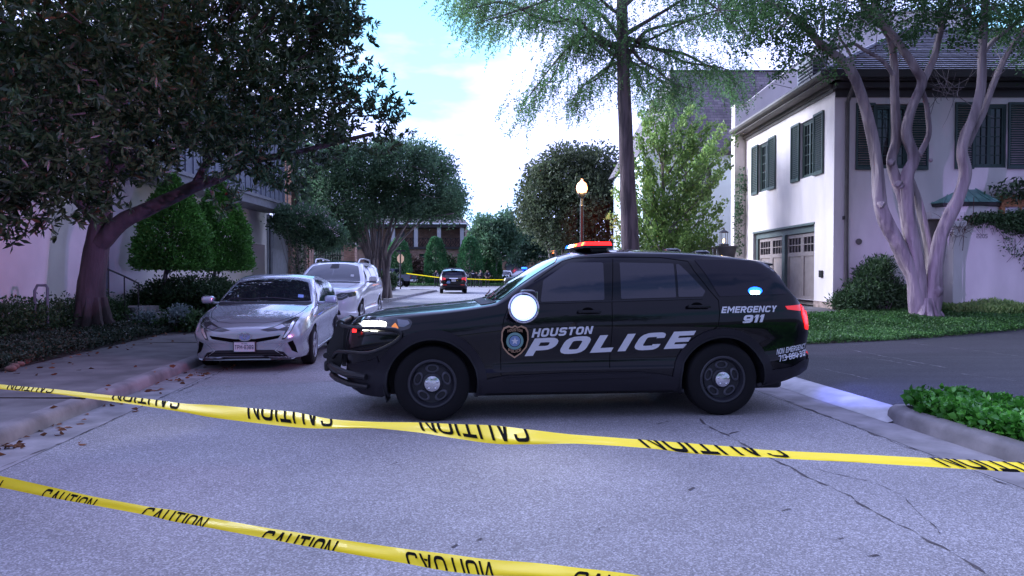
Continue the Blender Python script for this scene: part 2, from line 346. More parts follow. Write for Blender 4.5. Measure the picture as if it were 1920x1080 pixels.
rpath = [(XR(y), y) for y in np.arange(-14, 6.81, .4)] + [(3.79, 7.05), (3.83, 7.24), (3.93, 7.36), (4.08, 7.38), (4.25, 7.28), (4.6, 7.02), (5.2, 6.65), (6.5, 6.15), (9, 5.6), (14, 5.1)]
struct(sweep('right_curb', rpath, [(-o, z) for o, z in cprof], M['curb']))
rp2 = [(9, 15.3), (6.5, 14.1), (4.5, 13.5), (3.55, 13.45), (3.2, 13.8)] + [(XR(y), y) for y in np.arange(14.5, 56.1, .5)] + [(XR(56)+3*(1-math.cos(a)), 56+2.4*math.sin(a)) for a in np.linspace(.2, PI/2, 7)] + [(40, 58.4)]
struct(sweep('right_far_curb', rp2[3:], [(-o, z) for o, z in cprof], M['curb']))
# left pavement and beds
def LB(y): return interp([(-14, -4.6), (0, -6.0), (9.6, -6.9), (12, -7.2), (15.2, -7.53), (19, -8.3), (24, -8.6), (60, -8.9)], y)
g = MB(); vs = []
ysl = list(np.arange(-14, 56.1, 1.0))
for y in ysl: vs += [(XL(y)-.165, y, .147), (LB(y)-.1, y, .16)]
g.add(vs, [(2*i+1, 2*i, 2*i+2, 2*i+3) for i in range(len(ysl)-1)]); struct(g.build('sidewalk', M['concrete']))
strip('left_bed_soil', M['soil'], ysl, lambda y: -60, lambda y: LB(y), .175)
g = MB(); g.quad((-70, 56, .14), (-8.2, 56, .14), (-8.2, 58.2, .14), (-70, 58.2, .14)); struct(g.build('far_sidewalk', M['concrete']))
# pavement joints, real grooves filled dark
g = MB()
for y in (7.6, 13.6, 21):
    g.box(LB(y)-.1, XL(y)-.02, y-.004, y+.004, .14, .1615)
struct(g.build('sidewalk_joint', M['soil']))
# right side: terrain, driveways
def edge_far(x): return interp([(2, 13.35), (5.6, 13.4), (8, 14.3), (11.4, 15.8), (20, 19), (60, 30)], x)
def edge_near(x): return interp([(3.0, 7.5), (3.9, 7.42), (4.1, 7.38), (4.6, 7.02), (5.2, 6.65), (6.5, 6.15), (9, 5.6), (14, 5.1), (60, 3)], x)
xs = list(np.concatenate([np.arange(1.7, 16, .3), np.arange(16, 62, 3)])); ysr = list(np.concatenate([np.arange(-14, 24, .4), np.arange(24, 58, 2)]))
struct(drape('right_terrain', M['soil'], HR, xs, ysr, -.01, lambda x, y: x > XR(y)+.1 and (y > 13.3 or y < edge_near(x)-.1)))
dx = list(np.concatenate([np.arange(0, 14, .3), np.arange(14, 60, 3)]))
g = MB(); vs = []; K = 24
for x in dx:
    for j in range(K+1):
        y0 = edge_near(x + 3.8) + .0; y1 = edge_far(x + 3.8); y = y0 + (y1-y0)*j/K; X = XR(y) + .34 + x
        vs.append((X, y, HR(X, y) + .005))
g.add(vs, [(i*(K+1)+j, (i+1)*(K+1)+j, (i+1)*(K+1)+j+1, i*(K+1)+j+1) for i in range(len(dx)-1) for j in range(K)]); struct(g.build('driveway', M['drive_dark'], sharp=60))
g = MB(); vs = []; ya = np.linspace(7.05, 13.6, 16)
for y in ya: vs += [(XR(y)-.03, y, .006), (XR(y)+.12, y, .05), (XR(y)+.36, y, HR(XR(y)+.36, y)+.008)]
g.add(vs, [(3*i+k, 3*i+k+1, 3*i+k+4, 3*i+k+3) for i in range(len(ya)-1) for k in (0, 1)]); struct(g.build('driveway_apron', M['concrete_light'], sharp=60))
def garage_drive(x, y): return (y > 17.6 and x < 8.9 and y < 27.5) or (y > 17.6 + .55*(x-6.5) and 8.8 < x < 10.9 and y < 19.55)
struct(drape('garage_drive', M['concrete'], HR, list(np.arange(2.4, 11.2, .2)), list(np.arange(17, 28, .2)), .006, garage_drive))
# foreground cracks and the joint in the carriageway: shallow tar-filled seams of uneven width
def seam(pts, w, z=.004, m='soil'):
    g = MB(); P_ = []
    for i in range(len(pts)-1):
        a, b = Vector(pts[i]), Vector(pts[i+1]); k = max(2, int((b-a).length/.07))
        for j in range(k): P_.append(a.lerp(b, j/k))
    vs = []; wob = 0
    for i, p in enumerate(P_):
        t = (Vector(P_[min(i+1, len(P_)-1)])-Vector(P_[max(i-1, 0)])).normalized(); n = Vector((-t.y, t.x)); wob = wob*.8 + random.uniform(-.02, .02)*(1 if w > .004 else .5)
        ww = w*random.choice([.1, .35, .6, 1, 2.0, .15, 1.4]); q = Vector(p[:2]) + n*wob
        vs += [(q.x+n.x*ww, q.y+n.y*ww, z), (q.x-n.x*ww, q.y-n.y*ww, z)]
    g.add(vs, [(2*i, 2*i+1, 2*i+3, 2*i+2) for i in range(len(P_)-1)]); return struct(g.build('road_crack', M[m]))
M['seam'] = mat('seam_dirt', (.07, .06, .065), .9)
gp = lambda x, y: G(x, y).to_2d()
seam([gp(1310, 782), gp(1385, 830), gp(1500, 885), gp(1600, 938), gp(1700, 990), gp(1800, 1045), gp(1900, 1100)], .007, m='seam')
seam([gp(1530, 880), gp(1640, 905), gp(1700, 935), gp(1770, 1010)], .003, m='seam')
seam([gp(302, 747), gp(405, 702), gp(500, 655)], .006, .007, m='seam')
seam([gp(0, 878), gp(120, 830), gp(302, 747)], .004, .007, m='seam')
seam([gp(372, 729), gp(600, 716), gp(700, 712)], .004, m='seam')
seam([gp(1427, 735), gp(1560, 785), gp(1700, 838), gp(1850, 893), gp(1950, 930)], .006, .0075, m='seam')
for (x, y, s) in ((745, 868, 1), (690, 1005, .8), (855, 1022, 1), (905, 1012, 1), (1275, 905, .0), (1300, 915, 1), (1130, 990, .7), (1255, 865, .8), (1550, 960, 1.2), (1580, 1010, 1.3), (1640, 1040, 1.2), (1480, 955, 1), (1380, 812, 1), (1240, 792, 1), (355, 735, 1), (520, 700, .8)):
    if s: a = G(x-12*s, y+4); b = G(x+14*s, y-5); seam([a.to_2d(), b.to_2d()], .005*s, .0045, m='seam')

for a, b, w in (((1590, 655), (1780, 690), .010), ((1620, 668), (1730, 688), .006), ((1540, 690), (1640, 712), .006), ((1700, 642), (1915, 668), .005), ((1800, 700), (1915, 716), .007)):
    pa, pb = G(*a, .13), G(*b, .13); seam([pa.to_2d(), pb.to_2d()], w, max(HR(pa.x, pa.y), HR(pb.x, pb.y))+.010, m='gutter')
# ================================================================ ground cover (uncountable)
def cover(name, poly, n, fn, size, aspect, m, h, label, cat='ground cover', up=1.2):
    poly = np.array(poly); x0, y0 = poly.min(0); x1, y1 = poly.max(0)
    from mathutils.geometry import intersect_point_tri_2d
    pts = []; pl = [tuple(p) for p in poly]
    X = rng.uniform(x0, x1, n*3); Y = rng.uniform(y0, y1, n*3); ins = np.zeros(n*3, bool); j = len(pl)-1
    for i in range(len(pl)):
        xi, yi = pl[i]; xj, yj = pl[j]
        c = ((yi > Y) != (yj > Y)) & (X < (xj-xi)*(Y-yi)/(yj-yi+1e-12)+xi); ins ^= c; j = i
    X = X[ins][:n]; Y = Y[ins][:n]; k = len(X)
    Z = np.array([fn(a, b) for a, b in zip(X, Y)]) + rng.random(k)**.6*h*(.75+.25*np.sin(X*3.1)*np.sin(Y*2.7+1))
    o = leafmesh(name, np.stack([X, Y, Z], 1), unit(k)*np.array([1, 1, .5]) + np.array([0, 0, up*.35]), size, aspect, m)
    return tag(o, label, cat, kind='stuff')
cover('planter_ground_cover', [(XR(6.8)+.15, 6.8), (4.0, 7.2), (4.1, 7.2), (4.55, 6.9), (5.15, 6.5), (6.5, 6.0), (7.2, 5.8), (7.2, 2), (XR(2)+.18, 2)], 60000, lambda x, y: .10, .075, .8, M['leaf_planter'], .27, 'bright green leafy planting inside the curved kerb at right')
bedR = [(3.5, 13.6), (5.6, 13.55), (8, 14.45), (11.4, 15.95), (17, 18.2), (17, 18.95), (11.2, 18.95), (9.6, 18.9), (8.2, 18.3), (6.8, 17.6), (3.0, 17.4)]
cover('lawn_ground_cover', bedR, 90000, HR, .05, .6, M['leaf_cover'], .13, 'green ground cover round the pale twisted tree by the driveway')
cover('weeds', [(11.3, 17.9), (16, 18.1), (16, 18.9), (11.3, 18.9)], 5000, HR, .11, .35, M['leaf_bright'], .34, 'pale weeds growing up against the white garden wall', 'weeds', 3)
bedL = [(-13, 12.9), (LB(0), 0), (LB(9.6), 9.6), (LB(12), 12), (LB(15.2), 15.2), (LB(18.5)+.1, 18.5), (-8.9, 18.6), (-10.2, 16.2), (-9.5, 13.2), (-8.9, 11)]
cover('ivy_bed', [(-8.2, 4), (LB(6), 6), (LB(9.6), 9.6), (LB(12), 12), (LB(15.2), 15.2), (LB(17)+.1, 17.3), (-9.9, 17.6), (-10.4, 16.4), (-9.6, 13.4), (-9.2, 11), (-9, 8)], 60000, lambda x, y: .17, .055, .6, M['leaf_coverdark'], .22, 'dark ivy bed around the foot of the magnolia')
cover('bank_grass', [(-40, 77.6), (60, 77.6), (60, 82), (-40, 82)], 30000, lambda x, y: .05, .16, .3, M['leaf_cover'], .25, 'strip of mown green bank across the far street', 'grass', 2)
g = MB(); g.quad((-90, 77.5, .04), (90, 77.5, .04), (90, 140, .3), (-90, 140, .3)); struct(g.build('far_lawn', M['grass']))
cover('corner_ground_cover', [(-13, 47), (-8.6, 48), (-8.8, 54), (-9.6, 56), (-14, 56)], 12000, lambda x, y: .16, .12, .6, M['leaf_coverdark'], .45, 'low dark planting on the far left street corner')
# fallen leaves in the gutter and on the pavement
pts = []
for (x, y, n, s) in ((225, 765-25+12, 14, 20), (330, 712, 9, 14), (290, 732, 8, 12), (20, 838, 14, 16), (375, 702, 10, 12), (430, 690, 6, 12), (120, 800, 4, 14), (146, 832, 2, 3), (260, 768, 3, 5), (110, 800, 2, 30), (180, 718, 3, 60), (250, 700, 2, 50), (560, 990, 0, 2)):
    for k in range(n):
        p = G(x + random.gauss(0, s*.7), y + random.gauss(0, s*.18), .01); pts.append((p.x, p.y, .012 if p.x > XL(p.y) else .155))
for k in range(70):
    y = random.uniform(8, 20); x = LB(y) + abs(random.gauss(0, .35)); pts.append((x, y, .168))
for k in range(60):
    y = random.uniform(5, 16); pts.append((XL(y) + abs(random.gauss(0, .12))+.02, y, .012))
for k in range(26):
    x = random.uniform(8.8, 11.2); pts.append((x, random.uniform(18.4, 19.3), HR(x, 19)+.02))
dd = unit(len(pts))*np.array([1, 1, .12]); o = leafmesh('fallen_leaves', np.array(pts), dd, .085, .5, M['dry_leaf'])
tag(o, 'dry brown leaves scattered along the left gutter and pavement', 'fallen leaves', kind='stuff')
# ================================================================ stroke lettering
def glyph(ch, T=.2):
    W_ = {'I': T, '1': .36, 'M': 1.0, '-': .4, ' ': .35, 'T': .74, 'L': .66, 'E': .7, '.': T}.get(ch, .8)
    l, r, b, t, m = T/2, W_-T/2, T/2, 1-T/2, .5; Rr = .22; st = []; pg = []
    A = lambda pts, closed=False, rad=Rr: st.append((pts, closed, rad))
    if ch == 'H': A([(l, 0), (l, 1)]); A([(r, 0), (r, 1)]); A([(T, m), (W_-T, m)])
    elif ch in 'O0': A([(l, b), (r, b), (r, t), (l, t)], True)
    elif ch == 'U': A([(l, 1), (l, b), (r, b), (r, 1)])
    elif ch == 'S': A([(r, t-.14), (r, t), (l, t), (l, m), (r, m), (r, b), (l, b), (l, b+.14)], False, .17)
    elif ch == 'T': A([(0, t), (W_, t)]); A([(W_/2, 0), (W_/2, 1-T)])
    elif ch == 'N': A([(l, 0), (l, 1)]); A([(r, 0), (r, 1)]); pg.append([(T, 1), (T, 1-1.35*T), (W_-T, 0), (W_-T, 1.35*T)])
    elif ch == 'P': A([(l, 0), (l, 1)]); A([(T, t), (r, t), (r, .42), (T, .42)])
    elif ch == 'R': A([(l, 0), (l, 1)]); A([(T, t), (r, t), (r, .46), (T, .46)]); pg.append([(W_*.42, .46-T/2), (W_*.42+1.2*T, .46-T/2), (W_, 0), (W_-1.2*T, 0)])
    elif ch == 'L': A([(l, 0), (l, 1)]); A([(T, b), (W_, b)])
    elif ch == 'I': A([(l, 0), (l, 1)])
    elif ch == '1': A([(W_-T/2, 0), (W_-T/2, 1)]); pg.append([(W_-T, 1), (0, .8), (0, .8-T*.8), (W_-T, 1-T)])
    elif ch == 'C': A([(r, t-.2), (r, t), (l, t), (l, b), (r, b), (r, b+.2)])
    elif ch == 'G': A([(r, t-.16), (r, t), (l, t), (l, b), (r, b), (r, m), (W_*.5, m)])
    elif ch == 'E': A([(l, 0), (l, 1)]); A([(T, t), (W_, t)]); A([(T, m), (W_*.95, m)]); A([(T, b), (W_, b)])
    elif ch == 'M':
        A([(l, 0), (l, 1)]); A([(r, 0), (r, 1)]); pg.append([(T, 1), (T, 1-1.6*T), (W_/2, .2), (W_/2, .2+1.6*T)]); pg.append([(W_-T, 1), (W_/2, .2+1.6*T), (W_/2, .2), (W_-T, 1-1.6*T)])
    elif ch == 'Y':
        A([(W_/2, 0), (W_/2, .42)]); pg.append([(0, 1), (W_/2-T/2, .42), (W_/2, .42), (W_/2, .42+T), (1.25*T, 1)]); pg.append([(W_, 1), (W_-1.25*T, 1), (W_/2, .42+T), (W_/2, .42), (W_/2+T/2, .42)])
    elif ch == 'A':
        pg.append([(0, 0), (1.1*T, 0), (W_/2, 1-1.7*T), (W_/2, 1), (W_/2-.6*T, 1)]); pg.append([(W_, 0), (W_/2+.6*T, 1), (W_/2, 1), (W_/2, 1-1.7*T), (W_-1.1*T, 0)])
        pg.append([(.27*W_+.3*T, .22), (.73*W_-.3*T, .22), (.66*W_-.3*T, .22+T*.8), (.34*W_+.3*T, .22+T*.8)])
    elif ch == '9': A([(r, .42), (l, .42), (l, t), (r, t), (r, .42), (r, b), (l, b), (l, b+.1)], False, .14)
    elif ch == '8': A([(l, b), (r, b), (r, t), (l, t)], True); A([(T, m), (W_-T, m)])
    elif ch == '7': A([(0, t), (r, t), (W_*.4, 0)], False, .05)
    elif ch == '4': A([(l, 1), (l, .3), (W_, .3)], False, .02); A([(r-.1, .3+T/2), (r-.1, 1)]); A([(r-.1, 0), (r-.1, .3-T/2)])
    elif ch == '3': A([(0, t), (r, t), (r, b), (0, b)]); A([(W_*.3, m), (W_-T, m)])
    elif ch == '2': A([(l, t-.14), (l, t), (r, t), (r, m), (l, m), (l, b), (W_, b)], False, .15)
    elif ch == '5': A([(W_, t), (l, t), (l, m), (r, m), (r, b), (0, b)], False, .15)
    elif ch == '-': A([(0, m), (W_, m)])
    elif ch == 'X': pg += [[(0, 1), (W_/2-T/2, .5), (W_/2, .5), (W_/2, .5+T), (1.25*T, 1)], [(W_, 1), (W_-1.25*T, 1), (W_/2, .5+T), (W_/2, .5), (W_/2+T/2, .5)], [(0, 0), (1.25*T, 0), (W_/2, .5-T), (W_/2, .499), (W_/2-T/2, .499)], [(W_, 0), (W_/2+T/2, .499), (W_/2, .499), (W_/2, .5-T), (W_-1.25*T, 0)]]
    return W_, st, pg
def ribbon(pts, closed, rad, T):
    p = [Vector(q) for q in pts]; out = []; n = len(p)
    for i in range(n):
        if not closed and i in (0, n-1): out.append(p[i]); continue
        a = (p[(i-1) % n]-p[i]); b = (p[(i+1) % n]-p[i]); r = min(rad, a.length*.5, b.length*.5); a.normalize(); b.normalize()
        if abs(a.dot(b)) > .99 or r < .03: out.append(p[i]); continue
        s = p[i]+a*r; e = p[i]+b*r
        for k in range(5):
            u = k/4; out.append(s*(1-u)**2 + p[i]*2*u*(1-u) + e*u*u)
    m = len(out); Lf = []; Rt = []
    for i in range(m):
        pr = out[(i-1) % m] if (closed or i > 0) else None; nx = out[(i+1) % m] if (closed or i < m-1) else None
        t1 = (out[i]-pr).normalized() if pr is not None else None; t2 = (nx-out[i]).normalized() if nx is not None else None
        t1 = t1 or t2; t2 = t2 or t1
        n1 = Vector((-t1.y, t1.x)); n2 = Vector((-t2.y, t2.x)); nn = (n1+n2).normalized(); k = T/2/max(.45, nn.dot(n1))
        Lf.append(out[i]+nn*k); Rt.append(out[i]-nn*k)
    rng_ = range(m if closed else m-1)
    return [[Lf[i], Rt[i], Rt[(i+1) % m], Lf[(i+1) % m]] for i in rng_]
def lettering(text, T=.2, gap=.14):
    """list of polygons; text height 1, starts at x=0; returns polys, width"""
    x = 0; polys = []
    for ch in text:
        w, st, pg = glyph(ch, T)
        for pts, c, rad in st:
            for q in ribbon(pts, c, rad, T): polys.append([(v[0]+x, v[1]) for v in q])
        for q in pg: polys.append([(a+x, b) for a, b in q])
        x += w + gap
    return polys, x-gap
def bil(c, u, v):                               # corners: bl, br, tr, tl
    a = Vector(c[0])*(1-u)+Vector(c[1])*u; b = Vector(c[3])*(1-u)+Vector(c[2])*u; return a*(1-v)+b*v

# ================================================================ conforming patches
def conform(name, bvh, polys, axis, off, m, parent, step=.05, thick=True, side=-1, sharp=35, flip=False, start=3.0):
    """polys in the plane facing the shell; axis 'y': polys in (x,z) seen from side; 'x': polys (y,z) seen along +x (side=-1 front) ; 'z': polys (x,y) from above"""
    bm = bmesh.new()
    for p in polys:
        vs = [bm.verts.new((q[0], q[1], 0)) for q in p]
        try: bm.faces.new(vs)
        except ValueError: pass
    bmesh.ops.remove_doubles(bm, verts=bm.verts, dist=1e-5)
    bmesh.ops.triangulate(bm, faces=[f for f in bm.faces if len(f.verts) > 4])
    if step:
        xs = [v.co.x for v in bm.verts]; ys = [v.co.y for v in bm.verts]
        for k in np.arange(math.floor(min(xs)/step)*step+step, max(xs), step):
            bmesh.ops.bisect_plane(bm, geom=list(bm.verts)+list(bm.edges)+list(bm.faces), plane_co=(k, 0, 0), plane_no=(1, 0, 0))
        for k in np.arange(math.floor(min(ys)/step)*step+step, max(ys), step):
            bmesh.ops.bisect_plane(bm, geom=list(bm.verts)+list(bm.edges)+list(bm.faces), plane_co=(0, k, 0), plane_no=(0, 1, 0))
    last = None; inner = {}
    for v in bm.verts:
        a, b = v.co.x, v.co.y
        if axis == 'y': o = Vector((a, side*start, b)); d = Vector((0, -side, 0))
        elif axis == 'x': o = Vector((side*9.0, a, b)); d = Vector((-side, 0, 0))
        else: o = Vector((a, b, start)); d = Vector((0, 0, -1))
        h, nrm, i, dist = bvh.ray_cast(o, d)
        if h is None:
            h, nrm, i, dist = bvh.find_nearest(o + d*(start-1 if axis != 'x' else 8))
            if h is None: h = o; nrm = -d
        if nrm.dot(d) > 0: nrm = -nrm
        v.co = h + nrm*off; inner[v] = h - nrm*.01
    if thick:
        be = [e for e in bm.edges if len(e.link_faces) == 1]; mp_ = {}
        for e in be:
            for v in e.verts:
                if v not in mp_: mp_[v] = bm.verts.new(inner[v])
        for e in be: bm.faces.new([e.verts[0], e.verts[1], mp_[e.verts[1]], mp_[e.verts[0]]])
    bmesh.ops.recalc_face_normals(bm, faces=bm.faces)
    me = bpy.data.meshes.new(name); bm.to_mesh(me); bm.free(); return link(name, me, m, parent, sharp)
def rounded(pts, r=.03, k=4):
    p = [Vector(q) for q in pts]; n = len(p); out = []
    for i in range(n):
        a = p[i-1]-p[i]; b = p[(i+1) % n]-p[i]; rr = min(r, a.length*.45, b.length*.45); s = p[i]+a.normalized()*rr; e = p[i]+b.normalized()*rr
        for j in range(k+1):
            u = j/k; q = s*(1-u)**2+p[i]*2*u*(1-u)+e*u*u; out.append((q.x, q.y))
    return out
def ring(outer, inner): n = len(outer); return [[outer[i], outer[(i+1) % n], inner[(i+1) % n], inner[i]] for i in range(n)]
def ell(cx, cy, rx, ry, n=20, a0=0, a1=2*PI): return [(cx+rx*math.cos(a0+(a1-a0)*i/n), cy+ry*math.sin(a0+(a1-a0)*i/n)) for i in range(n)]
def line(pts, w):                               # thin polyline strip as quads
    return ribbon(pts, False, 0, w)

# ================================================================ car shells
SIDE_SUV = [(0, .10), (.035, .045), (.12, .022), (.27, .012), (.31, .04), (.40, .048), (.52, .03), (.64, .004), (.74, 0), (.84, .012), (.93, .03), (1.0, .055)]
def shell(K, n=110):
    """half sections keyed along the car, mirrored to a closed shell; x runs rearward from the front axle"""
    a0, a1 = K['a']; ax = sorted(set([round(a0+(a1-a0)*i/n, 4) for i in range(n+1)] + [round(a0+d, 4) for d in (.01, .025, .05, .08)] + [round(a1-d, 4) for d in (.01, .025, .05, .08)]))
    secs = []
    for a in ax:
        zb = pchip(K['zb'], a); w = pchip(K['w'], a); zs = pchip(K['zs'], a); zt = pchip(K['zt'], a); cr_ = pchip(K['crown'], a); tum = pchip(K['tum'], a)
        zs = min(zs, zt-.03); zte = max(zt-cr_, zs+.012); pts = [(0, zb), (w*.6, zb)]
        for tt, ins in K['side']: pts.append((w-ins, zb+(zs-zb)*tt))
        ys, zz = pts[-1]
        yt = max(.05, ys-(zte-zs)*tum)
        for k in (.25, .5, .75): pts.append((ys+(yt-ys)*k + .018*math.sin(PI*k)*min(1, (zte-zs)*3), zs+(zte-zs)*k))
        pts.append((yt, zte)); pts.append((yt-.02, zte+(zt-zte)*.22))
        y2 = yt-.02; z2 = zte+(zt-zte)*.22
        for qf in (.92, .8, .6, .4, .2, 0): pts.append((y2*qf, z2+(zt-z2)*(1-(qf/1.0)**2.4)))
        secs.append([(a, y, z) for y, z in pts])
    k = len(secs[0]); g = MB(); vs = []
    for s in secs:
        full = s + [(x, -y, z) for x, y, z in reversed(s[1:-1])]; vs += full
    kk = 2*k-2; fs = []
    for i in range(len(secs)-1):
        for j in range(kk): fs.append((i*kk+j, (i+1)*kk+j, (i+1)*kk+(j+1) % kk, i*kk+(j+1) % kk))
    for base, rev in ((0, False), ((len(secs)-1)*kk, True)):
        for j in range(k-1):
            a, b = j, j+1; c, d = (kk-j-1) if j+1 < k-1 else k-1, (kk-j) % kk
            f = [base+a, base+b, base+((kk-b) % kk), base+((kk-a) % kk)]; f = list(dict.fromkeys(f))
            if len(f) > 2: fs.append(tuple(f[::-1] if rev else f))
    g.add(vs, fs); return g
def car_body(name, K, m, parent, arches, sharp=32):
    g = shell(K); me = g.mesh(name+'_shell'); bm = bmesh.new(); bm.from_mesh(me); bmesh.ops.recalc_face_normals(bm, faces=bm.faces); bm.to_mesh(me)
    bvh = BVHTree.FromBMesh(bm); bm.free()
    o = link(name, me, [m, M['plastic']], parent)
    for (ax, az, ar) in arches:
        for s in (-1, 1):
            cb = MB(); cb.cm = 1
            cb.lathe([(0.0001, 0), (ar, 0), (ar, 1), (.0001, 1)], 40)
            c = cb.build('cut', [M['plastic'], M['plastic']], None, M=Matrix.Translation((ax, s*.62 if s > 0 else -1.62, az)) @ Matrix.Rotation(-PI/2, 4, 'X'))
            bmc = bmesh.new(); bmc.from_mesh(c.data); bmesh.ops.remove_doubles(bmc, verts=bmc.verts, dist=1e-3); bmesh.ops.recalc_face_normals(bmc, faces=bmc.faces); bmc.to_mesh(c.data); bmc.free()
            md = o.modifiers.new('b', 'BOOLEAN'); md.object = c; md.operation = 'DIFFERENCE'; md.solver = 'EXACT'
            dg = bpy.context.evaluated_depsgraph_get(); nm = bpy.data.meshes.new_from_object(o.evaluated_get(dg)); o.modifiers.clear(); o.data = nm
            bpy.data.objects.remove(c)
    o.data.shade_smooth(); o.data.set_sharp_from_angle(angle=R(sharp)); return o, bvh
def wheel(parent, x, y, z, r, w, side, style='steel', rim=.235):
    """wheel > tyre, rim, hub_cap; side -1 = outer face towards -y"""
    Mx = Matrix.Translation((x, y, z)) @ (Matrix.Rotation(PI/2, 4, 'X') if side < 0 else Matrix.Rotation(-PI/2, 4, 'X'))
    e = empty('wheel'); e.parent = parent; e.matrix_local = Mx
    t = MB(); hw = w/2; pr = [(rim, -hw*.8), (rim+.02, -hw*.95), (r-.05, -hw), (r-.012, -hw*.86), (r, -hw*.66), (r, hw*.66), (r-.012, hw*.86), (r-.03, hw*.94), (r-.05, hw), (r-.055, hw*1.0), (r-.06, hw*1.015), (rim+.03, hw*.97), (rim+.012, hw*.93), (rim, hw*.8), (rim-.02, hw*.3), (rim-.02, -hw*.5), (rim, -hw*.8)]
    t.lathe(pr, 48); t.build('tyre', M['rubber'], e, 30)
    if style == 'steel':
        t = MB(); t.lathe([(rim+.012, hw*.93), (rim+.004, hw*.99), (rim-.012, hw*.97), (rim-.02, hw*.72), (rim-.035, hw*.42), (rim*.80, hw*.40), (rim*.79, hw*.46), (rim*.45, hw*.44), (rim*.42, hw*.60), (rim*.33, hw*.72), (0.001, hw*.72)], 48)
        t.build('rim', M['steel_black'], e, 30)
        h = MB(); h.lathe([(.001, hw*.5), (rim*.80, hw*.5), (rim*.80, hw*.44)], 30); hr = MB()
        for k in range(5):
            a = 2*PI*k/5 + PI/2 + .0; c = rim*.64; E = Matrix.Translation((c*math.cos(a), c*math.sin(a), hw*.565)) @ Matrix.Rotation(a, 4, 'Z')
            n = 20; hr.add([(rim*.155*math.cos(q)*(1.28), rim*.245*math.sin(q)*1.25, .0) for q in np.linspace(0, 2*PI, n, False)] + [(rim*.155*math.cos(q), rim*.245*math.sin(q), .012) for q in np.linspace(0, 2*PI, n, False)] + [(rim*.13*math.cos(q), rim*.215*math.sin(q), .012) for q in np.linspace(0, 2*PI, n, False)] + [(rim*.12*math.cos(q), rim*.2*math.sin(q), -.01) for q in np.linspace(0, 2*PI, n, False)],
                [(i, (i+1) % n, n+(i+1) % n, n+i) for i in range(n)] + [(n+i, n+(i+1) % n, 2*n+(i+1) % n, 2*n+i) for i in range(n)] + [(2*n+i, 2*n+(i+1) % n, 3*n+(i+1) % n, 3*n+i) for i in range(n)], E)
        hr.build('rim_slot', M['slot_highlight'], e, 40); h.build('brake_rotor', M['rotor'], e)
        c = MB(); c.lathe([(rim*.36, hw*.68), (rim*.355, hw*.84), (rim*.33, hw*.93), (rim*.2, hw*1.0), (.001, hw*1.02)], 30)
        for k in range(5):
            a = 2*PI*k/5+PI/2; c.lathe([(.011, hw*.9), (.011, hw*1.09), (.006, hw*1.13), (.001, hw*1.13)], 10, Matrix.Translation((.235*rim*math.cos(a)*1.0, .235*rim*math.sin(a), 0)))
        c.build('hub_cap', M['chrome'], e, 40)
    else:
        t = MB(); t.lathe([(rim+.012, hw*.93), (rim+.004, hw*1.0), (rim-.01, hw*.98), (rim-.02, hw*.6), (rim-.03, hw*.1), (.001, 0)], 40); t.build('rim', M['rim_dark'], e, 30)
        sp = MB()
        for k in range(5):
            a = 2*PI*k/5+PI/2
            for da in (-.16, .16):
                Q = Matrix.Rotation(a+da*.6, 4, 'Z'); sp.add([(.03, -.028, hw*.9), (rim-.012, -.018, hw*.93), (rim-.012, .018, hw*.93), (.03, .028, hw*.9), (.03, -.028, hw*.6), (rim-.012, -.018, hw*.7), (rim-.012, .018, hw*.7), (.03, .028, hw*.6)], [(0, 1, 2, 3), (4, 7, 6, 5), (0, 4, 5, 1), (3, 2, 6, 7)], Q)
        sp.lathe([(.055, hw*.7), (.055, hw*.92), (.03, hw*1.0), (.001, hw*1.0)], 20); sp.lathe([(rim+.004, hw*.9), (rim+.002, hw*1.01), (rim-.018, hw*.99), (rim-.02, hw*.8)], 40)
        sp.build('spokes', M['alloy'], e, 40)
    return e
# ================================================================ vehicle materials
M['rubber'] = mat('tyre_rubber', (.013, .0125, .014), .85, spec=.2, bump=.15, bscale=60)
M['steel_black'] = mat('black_steel_rim', (.034, .034, .042), .36, spec=.5)
M['slot_highlight'] = mat('rim_slot_highlight', (.10, .10, .12), .4, spec=.5)  # lightened to paint a highlight round the wheel slots
M['rotor'] = mat('brake_rotor', (.035, .035, .04), .6, metal=.4)
M['rim_dark'] = mat('rim_well', (.02, .02, .022), .6)
M['alloy'] = mat('alloy', (.55, .55, .6), .3, metal=.85)
M['chrome'] = mat('chrome', (.72, .72, .75), .16, metal=1)
M['plastic'] = mat('black_plastic', (.018, .018, .022), .62, spec=.35)
M['cladding'] = mat('grey_cladding', (.019, .017, .023), .5, spec=.25, bump=.1, bscale=300, bdist=.001)
M['paint_black'] = mat('black_paint', (.003, .0025, .005), .3, spec=.08, coat=.75)
M['paint_silver'] = mat('silver_paint', (.40, .43, .47), .24, metal=.55, coat=1)
M['paint_white'] = mat('white_paint', (.88, .88, .92), .25, coat=1)
M['paint_truck'] = mat('truck_paint', (.09, .10, .15), .25, coat=1)
M['car_glass'] = mat('car_glass', (.012, .010, .022), .05, spec=.7, ior=1.6, coat=.2)
M['privacy_glass'] = mat('privacy_glass', (.006, .004, .012), .08, spec=.35, coat=.3)
M['windshield'] = mat('windshield_glass', (.012, .014, .018), .04, spec=1, ior=1.6, coat=.8)
M['windshield_dim'] = mat('parked_windshield_glass', (.05, .06, .085), .06, spec=.5, ior=1.45)
M['decal'] = mat('white_decal', (.78, .78, .82), .45)
M['gap'] = mat('panel_gap', (.002, .002, .002), .9, spec=.1)
M['decal_gold'] = mat('gold_decal', (.55, .33, .20), .4)
M['decal_blue'] = mat('blue_decal', (.22, .32, .55), .45)
M['decal_teal'] = mat('teal_decal', (.20, .38, .36), .45)
M['mirror'] = mat('mirror_glass', (.6, .62, .66), .05, metal=1)
